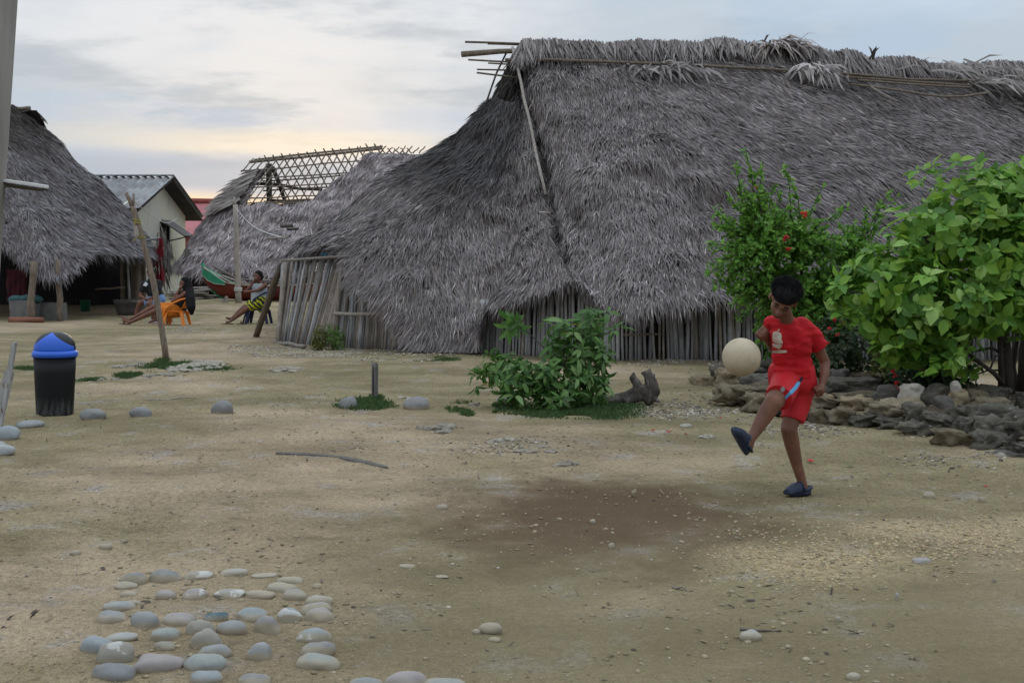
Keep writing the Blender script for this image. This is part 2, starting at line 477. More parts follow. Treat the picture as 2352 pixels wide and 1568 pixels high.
# ------------------------------------------------------------------ thatch
class Loft:
    """columns of control points (top to eave), swept sideways; gives a grid, normals and sampling"""
    def __init__(self, cols, NS=220, NR=48, relief=0.06, seed=0, rscale=1.3, smooth=2, disp=None):
        C = np.array([[list(p) for p in c] for c in cols])           # nc, nr, 3
        nc, nr = C.shape[:2]
        t = np.linspace(0, nr - 1, NR)
        R = np.empty((nc, NR, 3))
        for k in range(NR):                                           # catmull-rom down each column
            i = min(int(t[k]), nr - 2); f = t[k] - i
            p0, p1, p2, p3 = C[:, max(i - 1, 0)], C[:, i], C[:, i + 1], C[:, min(i + 2, nr - 1)]
            R[:, k] = 0.5 * ((2 * p1) + (p2 - p0) * f + (2 * p0 - 5 * p1 + 4 * p2 - p3) * f * f + (3 * p1 - p0 - 3 * p2 + p3) * f ** 3)
        wid = np.linalg.norm(np.diff(R.mean(axis=1), axis=0), axis=1) + 0.05
        cum = np.concatenate([[0], np.cumsum(wid)])
        s = np.linspace(0, cum[-1], NS)
        self.ci = np.interp(s, cum, np.arange(nc))                    # fractional column index
        D = np.empty((NS, NR, 3))
        for a in range(3):
            for k in range(NR):
                D[:, k, a] = np.interp(self.ci, np.arange(nc), R[:, k, a])
        for _ in range(smooth):
            D[1:-1] = (D[:-2] + 2 * D[1:-1] + D[2:]) / 4
        self.D = D; self.NS, self.NR = NS, NR
        self._nrm()
        n = fbm(D.reshape(-1, 3), rscale, 3, seed).reshape(NS, NR)
        if disp is not None:
            n = n + disp(np.repeat(self.ci[:, None], NR, 1), np.repeat(np.linspace(0, 1, NR)[None], NS, 0), D) / relief
        self.D = D + self.N * (n * relief)[..., None]
        self._nrm()
        self.area = np.linalg.norm(np.cross(self.dS[:-1, :-1], self.dT[:-1, :-1]), axis=2)
    def _nrm(self):
        self.dS = np.gradient(self.D, axis=0); self.dT = np.gradient(self.D, axis=1)
        n = -np.cross(self.dS, self.dT)
        self.N = n / (np.linalg.norm(n, axis=2, keepdims=True) + 1e-9)
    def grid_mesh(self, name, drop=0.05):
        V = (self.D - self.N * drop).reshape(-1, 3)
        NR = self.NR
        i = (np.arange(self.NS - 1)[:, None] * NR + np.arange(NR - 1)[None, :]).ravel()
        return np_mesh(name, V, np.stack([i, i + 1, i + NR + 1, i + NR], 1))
    def sample(self, rng, n, weight=None):
        w = self.area if weight is None else self.area * weight
        w = w.ravel() / w.sum()
        c = rng.choice(len(w), n, p=w)
        si = c // (self.NR - 1); ti = c % (self.NR - 1)
        fs, ft = rng.random(n)[:, None], rng.random(n)[:, None]
        def lerp(A):
            return (A[si, ti] * (1 - fs) + A[si + 1, ti] * fs) * (1 - ft) + (A[si, ti + 1] * (1 - fs) + A[si + 1, ti + 1] * fs) * ft
        ci = self.ci[si] * (1 - fs[:, 0]) + self.ci[si + 1] * fs[:, 0]
        t = (ti + ft[:, 0]) / (self.NR - 1)
        return lerp(self.D), unit(lerp(self.N)), unit(lerp(self.dS)), unit(lerp(self.dT)), ci, t
def unit(a):
    return a / (np.linalg.norm(a, axis=1, keepdims=True) + 1e-9)
def blades(root, d, n, L, W, lift0, lift1, cols, rng, droop=0.0, roll=0.35):
    """tapered leaf strips; returns V, T, C"""
    N = len(root)
    side = unit(np.cross(n, d)); side = unit(side + n * rng.normal(0, roll, N)[:, None])
    L = L[:, None]; W = W[:, None]
    p0 = root + n * lift0[:, None]
    g = np.array([0, 0, -1.0])
    p1 = p0 + d * L * 0.55 + n * (lift1 * 0.75)[:, None] + g * droop * L * 0.15
    p2 = p0 + d * L + n * lift1[:, None] + g * droop * L * 0.6
    V = np.empty((N, 5, 3))
    V[:, 0] = p0 - side * W * 0.4; V[:, 1] = p0 + side * W * 0.4
    V[:, 2] = p1 - side * W * 0.5; V[:, 3] = p1 + side * W * 0.5
    V[:, 4] = p2
    b = np.arange(N)[:, None] * 5
    T = np.concatenate([b + np.array([[0, 1, 3]]), b + np.array([[0, 3, 2]]), b + np.array([[2, 3, 4]])])
    return V.reshape(-1, 3), T, np.repeat(cols, 5, axis=0)
def join(parts):
    V, T, C, n = [], [], [], 0
    for v, t, c in parts:
        V.append(v); T.append(t + n); C.append(c); n += len(v)
    return np.concatenate(V), np.concatenate(T), np.concatenate(C)
GREY_PAL = np.array([[0.135, 0.120, 0.124], [0.205, 0.184, 0.188], [0.275, 0.250, 0.256], [0.36, 0.33, 0.335], [0.48, 0.45, 0.455], [0.235, 0.200, 0.178], [0.255, 0.258, 0.275]])
GREY_W = np.array([0.13, 0.28, 0.29, 0.12, 0.03, 0.09, 0.06])
def thatch_part(name, cols, parent, n, L=(0.25, 0.55), W=(0.016, 0.034), ang=None, seed=1, fringe=900, fr_len=(0.2, 0.5),
                tint=(1, 1, 1), dark_top=None, NS=220, NR=48, relief=0.06, rscale=1.3, pal=GREY_PAL, fr_mask=None, lift=0.05, zmin=None, smooth=2, base=True, ang2=None, disp=None):
    rng = np.random.default_rng(seed)
    lo = Loft(cols, NS, NR, relief, seed, rscale, smooth, disp)
    ang = np.zeros(len(cols)) if ang is None else np.radians(np.array(ang, dtype=float))
    p, nn, ds, dt, ci, t = lo.sample(rng, n)
    a = np.interp(ci, np.arange(len(cols)), ang) + (0 if ang2 is None else np.radians(np.interp(ci, np.arange(len(cols)), ang2)) * np.clip(t * 1.6 - 0.3, 0, 1)) + rng.normal(0, 0.2, n) + 0.22 * vnoise(p, 1.1, seed + 5)
    ds2 = unit(ds - dt * np.sum(ds * dt, 1, keepdims=True))
    d = unit(dt * np.cos(a)[:, None] + ds2 * np.sin(a)[:, None])
    ln = rng.uniform(L[0], L[1], n); wd = rng.uniform(W[0], W[1], n)
    pick = rng.choice(len(pal), n, p=GREY_W)
    c = pal[pick] * (0.75 + 0.5 * rng.random((n, 1))) * np.array(tint)
    c = c * (1 + 0.16 * fbm(p, 0.7, 3, seed + 2) + 0.14 * fbm(p, 4.0, 2, seed + 3))[:, None]
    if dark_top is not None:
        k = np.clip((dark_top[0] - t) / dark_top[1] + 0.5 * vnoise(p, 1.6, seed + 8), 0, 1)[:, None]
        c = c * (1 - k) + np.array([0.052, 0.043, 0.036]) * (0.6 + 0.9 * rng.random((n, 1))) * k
    tuft = np.clip(0.55 + 0.75 * vnoise(p, 5.0, seed + 40) + 0.35 * vnoise(p, 1.9, seed + 41), 0.05, 1.6)          # ragged clumps stand proud
    parts = [blades(p, d, nn, ln, wd, rng.uniform(-0.04, -0.01, n), rng.uniform(0.2, 1.0, n) * lift * tuft, c, rng)]
    if fringe:
        E = lo.D[:, -1]; seg = np.linalg.norm(np.diff(E, axis=0), axis=1)
        if fr_mask is not None:
            mid = (lo.ci[:-1] + lo.ci[1:]) / 2
            seg = seg * np.array([fr_mask(x) for x in mid])
        k = rng.choice(len(seg), fringe, p=seg / seg.sum()); f = rng.random(fringe)[:, None]
        back = rng.integers(0, max(2, int(NR * 0.10)), fringe)
        e = lo.D[k, NR - 1 - back] * (1 - f) + lo.D[k + 1, NR - 1 - back] * f
        en = lo.N[k, -1]; ed = unit(lo.dT[k, -1])
        g = np.tile([0, 0, -1.0], (fringe, 1))
        dd = unit(ed * 0.75 + g * rng.uniform(0.1, 0.8, fringe)[:, None] + rng.normal(0, 0.13, (fringe, 3)))
        c2 = pal[rng.choice(len(pal), fringe, p=GREY_W)] * (0.7 + 0.5 * rng.random((fringe, 1))) * np.array(tint)
        parts.append(blades(e, dd, en, rng.uniform(fr_len[0], fr_len[1], fringe), rng.uniform(W[0], W[1] * 1.15, fringe),
                            rng.uniform(-0.03, 0.01, fringe), rng.uniform(-0.02, 0.03, fringe), c2, rng, droop=0.15))
    V, T, C = join(parts)
    if zmin is not None: V[:, 2] = np.maximum(V[:, 2], zmin)
    o = put(np_mesh(name, V, T, np.clip(C, 0.01, 0.9), smooth=False), name, M['thatch'], parent)
    tag(o, kind='stuff')
    if base:
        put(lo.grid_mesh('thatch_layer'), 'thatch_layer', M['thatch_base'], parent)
    return lo
def cpx(rows):
    return [P(*r) for r in rows]

# ------------------------------------------------------------------ the big thatched house
def make_house():
    rng = random.Random(5)
    hb = G(1400, 826)
    house = thing('thatched_house', 'big grey thatched house with pole walls and battens along its ridge', 'house', Vector((hb.x + 2, hb.y + 4.5, 0)))
    cols = [
        cpx([(1150, 240, 21.0), (1085, 335, 21.9), (1000, 420, 22.8), (900, 500, 23.4), (800, 590, 23.8)]),
        cpx([(1142, 236, 20.7), (1062, 330, 21.2), (950, 415, 21.5), (820, 500, 21.6), (690, 597, 21.6)]),
        cpx([(1130, 226, 20.2), (1040, 318, 20.3), (920, 392, 20.1), (785, 478, 19.7), (648, 598, 19.0)]),
        cpx([(1145, 225, 19.95), (1090, 330, 19.6), (985, 420, 19.3), (862, 500, 18.9), (738, 566, 18.45)]),
        cpx([(1158, 230, 19.85), (1118, 345, 19.3), (1030, 450, 18.8), (918, 520, 18.4), (790, 560, 18.1)]),
        cpx([(1163, 232, 19.8), (1128, 360, 19.2), (1048, 480, 18.5), (945, 560, 18.0), (805, 640, 17.75)]),
        cpx([(1172, 235, 19.75), (1142, 382, 19.0), (1072, 515, 18.2), (985, 625, 17.65), (890, 715, 17.35)]),
        cpx([(1182, 236, 19.72), (1160, 398, 18.9), (1112, 535, 18.0), (1035, 670, 17.4), (945, 788, 17.0)]),
        cpx([(1188, 225, 19.7), (1182, 395, 18.75), (1150, 540, 17.85), (1100, 675, 17.25), (1030, 795, 16.9)]),
        cpx([(1194, 210, 19.7), (1200, 385, 18.7), (1182, 535, 17.8), (1148, 665, 17.2), (1100, 792, 16.85)]),
        cpx([(1196, 200, 19.72), (1206, 380, 18.65), (1195, 520, 17.75), (1168, 625, 16.95), (1122, 708, 16.5)]),
        cpx([(1198, 175, 19.78), (1222, 345, 18.7), (1232, 480, 17.75), (1232, 575, 16.6), (1225, 672, 15.95)]),
        cpx([(1196, 150, 19.85), (1228, 320, 18.85), (1250, 455, 17.95), (1268, 550, 16.65), (1296, 640, 15.75)]),
        cpx([(1190, 118, 20.0), (1222, 295, 19.0), (1252, 432, 18.1), (1268, 535, 16.85), (1322, 608, 15.75)]),
        cpx([(1194, 104, 20.0), (1248, 280, 18.75), (1280, 425, 17.6), (1305, 550, 16.3), (1360, 672, 15.45)]),
        cpx([(1215, 98, 20.0), (1285, 278, 18.55), (1325, 430, 17.25), (1358, 575, 16.1), (1402, 712, 15.3)]),
        cpx([(1270, 98, 20.0), (1345, 275, 18.5), (1392, 432, 17.1), (1425, 585, 15.9), (1450, 722, 15.05)]),
        cpx([(1370, 101, 20.0), (1430, 268, 18.5), (1468, 420, 17.2), (1495, 562, 16.0), (1515, 698, 15.1)]),
        cpx([(1510, 104, 20.1), (1560, 262, 18.6), (1590, 412, 17.3), (1606, 552, 16.1), (1612, 688, 15.1)]),
        cpx([(1700, 111, 20.2), (1720, 262, 18.7), (1732, 406, 17.4), (1738, 546, 16.2), (1742, 680, 15.15)]),
        cpx([(1860, 120, 20.3), (1872, 264, 18.8), (1880, 406, 17.5), (1885, 546, 16.25), (1890, 678, 15.2)]),
        cpx([(2000, 141, 20.4), (2010, 275, 18.9), (2015, 412, 17.55), (2018, 548, 16.3), (2020, 678, 15.2)]),
        cpx([(2150, 157, 20.5), (2158, 285, 19.0), (2162, 418, 17.6), (2166, 550, 16.35), (2170, 677, 15.25)]),
        cpx([(2350, 162, 20.6), (2358, 290, 19.1), (2362, 420, 17.7), (2368, 550, 16.4), (2372, 676, 15.3)]),
        cpx([(2750, 168, 20.8), (2755, 295, 19.2), (2760, 422, 17.8), (2765, 552, 16.5), (2770, 676, 15.4)]),
        cpx([(3300, 172, 21.0), (3300, 298, 19.4), (3300, 424, 18.0), (3300, 554, 16.7), (3300, 676, 15.6)]),
    ]
    ang = [0, 0, 4, 6, 8, 10, 16, 18, 14, 8, 4, 2, 0, -6, -14, -18, -16, -6, 14, 42, 48, 50, 50, 50, 50, 50]
    ang = [-a if False else a for a in ang]
    def ledges(ci, t, D):
        # old layers of thatch end in ragged ledges part way down the slope
        wob = (fbm(D.reshape(-1, 3), 1.6, 3, 91) * 0.05).reshape(ci.shape)
        def ledge(c0, c1, te, h):
            side = np.clip((ci - c0) / 0.8, 0, 1) * np.clip((c1 - ci) / 0.8, 0, 1)
            e = te(ci) + wob
            up = np.clip(t / np.maximum(e, 0.05), 0, 1) ** 2 * (t < e) + np.clip(1 - (t - e) / 0.05, 0, 1) * (t >= e)
            return h * up * side
        r = ledge(14.2, 19.4, lambda c: 0.50 + 0.06 * np.sin((c - 14) * 1.7), 0.17)
        r = r + ledge(17.2, 22.0, lambda c: 0.60 + 0.05 * np.sin((c - 16) * 2.1), 0.08)
        r = r + ledge(3.2, 8.5, lambda c: 0.42 + 0.03 * np.sin(c * 2.0), 0.10) + ledge(6.5, 12.3, lambda c: 0.33 + 0.04 * np.sin(c * 1.3), 0.09)
        r = r - 0.22 * np.exp(-((ci - 12.9) / 0.45) ** 2) * np.clip((t - 0.12) / 0.25, 0, 1)        # cleft along the hip
        return r
    def frm(ci):
        return 0.35 if ci < 2.5 else 1.0
    lo = thatch_part('roof_thatch', cols, house, 200000, (0.11, 0.30), (0.008, 0.017), ang, 11, 8500, (0.10, 0.34),
                     dark_top=None, tint=(0.83, 0.785, 0.745), NS=380, NR=90, relief=0.10, fr_mask=frm, zmin=0.01, lift=0.05, smooth=1, disp=ledges, ang2=[0, 0, 4, 14, 26, 32, 32, 26, 18, 10, 6, 4, 2, 0, 0, 0, 0, 0, 0, 0, 0, 0, 0, 0, 0, 0])
    # darker old fronds of the hip under the gable
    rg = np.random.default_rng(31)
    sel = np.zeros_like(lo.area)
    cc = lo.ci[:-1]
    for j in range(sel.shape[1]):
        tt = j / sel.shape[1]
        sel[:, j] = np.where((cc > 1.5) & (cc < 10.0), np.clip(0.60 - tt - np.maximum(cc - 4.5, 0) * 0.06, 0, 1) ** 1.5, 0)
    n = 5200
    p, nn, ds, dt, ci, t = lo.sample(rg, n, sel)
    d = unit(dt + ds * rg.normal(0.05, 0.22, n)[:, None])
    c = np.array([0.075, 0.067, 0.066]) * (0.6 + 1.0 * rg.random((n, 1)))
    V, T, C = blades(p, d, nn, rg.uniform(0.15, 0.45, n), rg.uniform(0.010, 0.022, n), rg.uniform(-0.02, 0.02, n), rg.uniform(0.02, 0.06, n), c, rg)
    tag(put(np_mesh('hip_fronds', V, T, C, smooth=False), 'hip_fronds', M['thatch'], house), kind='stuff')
    # far slope of the roof
    ridge = [lo.D[i, 0] for i in range(lo.NS) if lo.ci[i] >= 13]
    bc = []
    for r in ridge[::12] + [ridge[-1]]:
        r = Vector(r)
        e = Vector((r.x + 0.4, r.y + 5.4, 0.95)); bc.append([e.lerp(r, 1 - k / 4) + Vector((0, 0, -0.15 * math.sin(math.pi * k / 4))) for k in range(5)])
    bc = bc[::-1]
    bc = bc + [[Vector(q) for q in cols[0]]]
    thatch_part('rear_thatch', bc, house, 16000, (0.4, 0.8), (0.03, 0.06), None, 12, 800, NS=80, NR=24, relief=0.05)
    # ridge cap of folded fronds
    n = 6500
    k = rg.integers(0, len(ridge) - 1, n); f = rg.random((n, 1))
    R = np.array(ridge); top = R[k] * (1 - f) + R[k + 1] * f
    front = rg.random(n) < 0.78
    sl = np.where(front[:, None], np.array([0.0, -0.72, -0.69]), np.array([0.0, 0.72, -0.69]))
    d = unit(sl + np.stack([rg.normal(0.03, 0.17, n) + 0.25 * vnoise(top, 2.2, 63), np.zeros(n), np.zeros(n)], 1))
    nn = np.where(front[:, None], np.array([0, -0.69, 0.72]), np.array([0, 0.69, 0.72])).astype(float)
    tops = top + np.array([0, 0, 0.035]) + np.stack([np.zeros(n), np.where(front, 0.05, -0.05), rg.uniform(-0.03, 0.03, n)], 1)
    c = np.array([[0.215, 0.186, 0.176]]) * (0.45 + 1.0 * rg.random((n, 1)))
    patch = 0.5 + 0.5 * vnoise(tops, 0.8, 77)
    c = c * (0.72 + 0.55 * patch)[:, None]
    lenv = rg.uniform(0.35, 0.95, n) * (0.9 + 0.3 * vnoise(tops, 0.7, 41))
    V, T, C = blades(tops, d, nn, lenv, rg.uniform(0.014, 0.042, n), rg.uniform(0.04, 0.10, n), rg.uniform(-0.03, 0.07, n), c, rg, droop=0.0, roll=0.5)
    tag(put(np_mesh('ridge_cap', V, T, C, smooth=False), 'ridge_cap', M['thatch'], house), kind='stuff')
    # loose tufts of fronds on the cap
    def tuft(name, u, v, Y, nl, spread, ln, dirv, tintc):
        c0 = np.array(P(u, v, Y))
        root = c0 + rg.normal(0, spread, (nl, 3)) * np.array([1, 0.3, 0.25])
        dd = unit(np.array(dirv) + rg.normal(0, 0.45, (nl, 3)) * np.array([1.2, 0.4, 0.6]))
        nn = np.tile([0, -0.7, 0.7], (nl, 1)).astype(float)
        V, T, C = blades(root, dd, nn, rg.uniform(ln * 0.6, ln * 1.2, nl), rg.uniform(0.03, 0.06, nl), np.full(nl, 0.05), rg.uniform(0.05, 0.14, nl),
                         np.array(tintc) * (0.6 + 0.7 * rg.random((nl, 1))), rg, droop=0.5)
        tag(put(np_mesh('frond_tuft', V, T, C, smooth=False), 'frond_tuft', M['thatch'], house), kind='stuff')
    tuft('t', 1800, 104, 20.2, 80, 0.18, 0.5, (0.4, -0.7, -0.35), (0.30, 0.25, 0.225))
    tuft('t', 1750, 112, 20.2, 50, 0.18, 0.5, (-0.5, -0.7, -0.4), (0.30, 0.25, 0.225))
    tuft('t', 1868, 160, 19.6, 60, 0.16, 0.45, (0.2, -0.6, -0.7), (0.34, 0.30, 0.285))
    tuft('t', 1540, 160, 19.5, 60, 0.25, 0.4, (0.6, -0.6, -0.6), (0.24, 0.21, 0.20))
    tuft('t', 1480, 165, 19.5, 40, 0.2, 0.35, (-0.3, -0.6, -0.7), (0.22, 0.195, 0.19))
    tuft('t', 2180, 165, 20.2, 40, 0.35, 0.6, (0.9, -0.5, -0.35), (0.26, 0.225, 0.21))
    tuft('t', 2300, 195, 19.9, 60, 0.3, 0.55, (0.8, -0.5, -0.5), (0.27, 0.235, 0.22))
    tuft('t', 2000, 142, 20.3, 5, 0.02, 0.22, (0.1, -0.1, 1.6), (0.10, 0.085, 0.07))
    # dark gable screen under the ridge end
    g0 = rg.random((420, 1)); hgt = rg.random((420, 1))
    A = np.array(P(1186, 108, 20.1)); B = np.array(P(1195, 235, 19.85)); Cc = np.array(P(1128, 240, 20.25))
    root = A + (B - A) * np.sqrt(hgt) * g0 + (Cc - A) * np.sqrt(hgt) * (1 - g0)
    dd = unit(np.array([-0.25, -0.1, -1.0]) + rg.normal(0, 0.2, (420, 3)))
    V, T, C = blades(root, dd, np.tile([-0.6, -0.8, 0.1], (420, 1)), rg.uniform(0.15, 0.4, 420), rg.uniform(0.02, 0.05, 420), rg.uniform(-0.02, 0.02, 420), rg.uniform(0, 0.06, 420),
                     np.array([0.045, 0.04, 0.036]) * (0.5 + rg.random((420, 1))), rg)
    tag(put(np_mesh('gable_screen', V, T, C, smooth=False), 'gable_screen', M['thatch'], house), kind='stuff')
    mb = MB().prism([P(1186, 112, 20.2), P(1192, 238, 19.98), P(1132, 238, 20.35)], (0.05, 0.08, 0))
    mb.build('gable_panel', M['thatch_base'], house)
    # projecting ridge poles, rafters and battens
    def pl(name, pts, r, m='pole', n=7, r1=None):
        pts = [P(*q) for q in pts]
        out = []
        for a, b in zip(pts[:-1], pts[1:]):
            k = max(2, int((b - a).length / 0.35))
            out += [a.lerp(b, i / k) + Vector((rng.uniform(-1, 1), rng.uniform(-1, 1), rng.uniform(-1, 1))) * r * 0.25 for i in range(k)]
        out.append(pts[-1])
        R = [r + ((r1 or r) - r) * i / (len(out) - 1) for i in range(len(out))]
        return MB().tube(out, R, n).build(name, M[m], house, smooth=True)
    pl('ridge_pole', [(1060, 126, 20.3), (1195, 117, 20.1)], 0.055, 'pole_brown', 10, 0.042)
    pl('ridge_pole', [(1068, 96, 20.2), (1200, 101, 20.1)], 0.02, 'pole_brown')
    pl('ridge_pole', [(1120, 101, 20.3), (1200, 104, 20.2)], 0.014, 'pole_brown')
    pl('purlin_end', [(1076, 137, 20.0), (1195, 144, 19.85)], 0.017, 'pole_brown')
    pl('purlin_end', [(1121, 145, 20.3), (1190, 149, 20.2)], 0.015, 'pole_brown')
    pl('purlin_end', [(1095, 160, 20.2), (1190, 162, 20.2)], 0.015, 'pole_brown')
    pl('purlin_end', [(1095, 167, 19.9), (1195, 179, 19.7)], 0.017, 'pole_brown')
    pl('rafter', [(1114, 246, 20.3), (1140, 170, 20.3), (1165, 118, 20.2)], 0.017, 'pole_dark')
    pl('rafter', [(1178, 108, 19.9), (1205, 230, 19.1), (1232, 355, 18.35), (1254, 446, 17.75)], 0.026, 'pole')
    pl('batten', [(1160, 138, 19.75), (1270, 138, 19.55), (1400, 142, 19.45), (1560, 148, 19.45), (1720, 156, 19.5), (1880, 167, 19.6), (2000, 176, 19.65)], 0.026, 'pole_brown')
    pl('batten', [(1845, 163, 19.5), (1960, 171, 19.55), (2090, 182, 19.7), (2200, 186, 19.8), (2360, 184, 19.9), (2700, 190, 20.1)], 0.025, 'pole_brown')
    pl('batten', [(1950, 178, 19.45), (2060, 186, 19.55), (2180, 194, 19.65), (2240, 197, 19.7)], 0.022, 'pole_brown')
    pl('batten', [(1970, 184, 19.42), (2090, 193, 19.5), (2230, 201, 19.6)], 0.02, 'pole_brown')
    pl('batten', [(1955, 193, 19.35), (2060, 207, 19.35), (2165, 222, 19.25), (2215, 221, 19.3), (2270, 213, 19.45)], 0.02, 'pole_brown')
    pl('batten', [(2000, 200, 19.3), (2060, 233, 18.95)], 0.016, 'pole')
    pl('thatch_stick', [(1238, 488, 17.45), (1266, 489, 17.4)], 0.016, 'pole')
    pl('thatch_stick', [(1245, 525, 17.1), (1275, 520, 17.05)], 0.014, 'pole')
    pl('thatch_stick', [(1262, 625, 16.55), (1310, 634, 16.35), (1350, 629, 16.2)], 0.025, 'pole')
    pl('thatch_stick', [(1308, 657, 16.3), (1352, 654, 16.2)], 0.017, 'pole')
    pl('eave_board', [(645, 520, 18.95), (672, 518, 18.9)], 0.03, 'pole_dark')
    pl('eave_board', [(660, 527, 18.9), (685, 525, 18.85)], 0.022, 'pole_dark')
    pl('eave_board', [(612, 548, 19.3), (660, 546, 18.9)], 0.018, 'pole')
    # pole walls
    path = [G(640, 790), G(705, 792), G(770, 795), G(900, 800), G(1010, 804), G(1110, 808), G(1250, 818), G(1400, 827), G(1700, 828), G(1770, 828), G(2300, 824), G(2480, 823)]
    ztop = [(640, 1.43), (790, 1.42), (840, 1.2), (900, 1.0), (975, 0.85), (1080, 0.80), (1150, 0.74), (1230, 0.80), (1300, 1.05), (1345, 1.15), (1400, 1.05), (1700, 1.12), (2500, 1.12)]
    d = 0.0; seg = 0; pos = path[0].copy()
    poles = []
    while seg < len(path) - 1:
        a, b = path[seg], path[seg + 1]
        L = (b - a).length
        if d > L: d -= L; seg += 1; continue
        p = a.lerp(b, d / L)
        poles.append(p)
        u = CX + p.x / p.y * F
        d += (0.040 + rng.random() * 0.014) if u < 1000 else (0.052 + rng.random() * 0.026)
    cnt = 0
    for p in poles:
        u = CX + p.x / p.y * F
        if 925 < u < 1075 and rng.random() < 0.55: continue          # thatch hangs to the ground here
        if 764 < u < 776: continue
        zt = float(np.interp(u, [q[0] for q in ztop], [q[1] for q in ztop])) + rng.uniform(-0.03, 0.03)
        lean = float(np.interp(u, [640, 665, 720, 765, 776, 900, 1110, 1800], [0.16, 0.30, 0.42, 0.34, 0.12, 0.09, 0.03, 0.0])) + rng.gauss(0, 0.014)
        if u > 1200: lean = rng.gauss(0.0, 0.03)
        grey = u > 1100
        r = rng.uniform(0.024, 0.034) if not grey else rng.uniform(0.026, 0.042)
        base = Vector((p.x, p.y + rng.uniform(-0.025, 0.025), gz(p.x, p.y) - 0.05))
        top = Vector((p.x + lean, p.y + rng.uniform(-0.02, 0.02) + 0.04, zt))
        if grey and rng.random() < 0.5:                                # split planks
            mb = MB(); q = crooked(base, top, rng, 4, 0.006)
            mb.tube(q, [r * rng.uniform(1.05, 1.3) for _ in q], 8, flat=0.5)
        else:
            mb = pole_mb(base, top, r, r * 0.9, rng, 5, 0.008, 7)
        mb.build('wall_pole', M['pole_grey'] if (grey and rng.random() < 0.85) or rng.random() < 0.25 else M['pole'], house, smooth=True)
        cnt += 1
    # pole wall beyond the frame and the hidden sides
    mb = MB(); x = poles[-1].x + 0.08
    while x < 16:
        mb.tube([(x, poles[-1].y + 0.02, -0.05), (x + rng.gauss(0, 0.02), poles[-1].y + 0.05, 1.12)], 0.03, 6); x += 0.075
    c0 = G(640, 790)
    for k in range(70): mb.tube([(c0.x - 0.02 * k * 0.6, c0.y + 0.08 + k * 0.066, -0.05), (c0.x - 0.02 * k * 0.6 + 0.05, c0.y + 0.08 + k * 0.066, 1.3)], 0.03, 6)
    for k in range(240): mb.tube([(-3.9 + k * 0.083, 24.6, -0.05), (-3.9 + k * 0.083, 24.6, 1.3)], 0.045, 5)
    tag(mb.build('wall_poles_beyond', M['pole_grey'], house, smooth=True), kind='stuff')
    a = G(643, 790)
    pole_mb(a + Vector((-0.03, -0.04, -0.05)), P(655, 596, 18.6), 0.045, 0.042, rng, 5, 0.012, 9).build('corner_post', M['pole'], house, smooth=True)
    pole_mb(G(764, 795) + Vector((0, -0.02, -0.05)), P(788, 600, 18.1), 0.06, 0.05, rng, 5, 0.01, 9).build('door_post', M['pole'], house, smooth=True)
    pole_mb(P(648, 598, 18.5), P(800, 589, 17.95), 0.024, 0.022, rng, 5, 0.01).build('top_rail', M['pole'], house, smooth=True)
    pole_mb(P(768, 720, 18.05), P(893, 721, 17.55), 0.03, 0.028, rng, 5, 0.008).build('door_rail', M['pole'], house, smooth=True)
    pole_mb(P(1430, 769, 15.45), P(1521, 767, 15.45), 0.016, 0.014, rng, 4, 0.006).build('wall_rail', M['pole_brown'], house, smooth=True)
    for (u0, v0, u1, v1) in ((738, 566, 770, 548), (745, 572, 790, 575), (760, 592, 786, 590)):
        pole_mb(P(u0, v0, 18.25), P(u1, v1, 18.1), 0.016, 0.016, rng, 3, 0.004).build('eave_stick', M['pole_grey'], house, smooth=True)
    pole_mb(G(640, 789) + Vector((-0.05, -0.08, 0.03)), G(700, 800) + Vector((0, 0, 0.03)), 0.035, 0.03, rng, 5, 0.02).build('ground_log', M['pole'], house, smooth=True)
    # teal cloth stuffed under the eave
    b = MB(); c = P(752, 585, 18.3)
    b.ball(c, (0.11, 0.06, 0.05), 10, 7).ball(c + Vector((0.07, 0, 0.05)), (0.06, 0.05, 0.05))
    tag(b.build('blue_cloth', plain('teal_cloth', (0.01, 0.12, 0.20), (0.01, 0.07, 0.13), 8, rand=0), smooth=True),
        'crumpled teal blue cloth tucked under the eave of the big thatched house', 'cloth')
    return house
HOUSE = make_house()
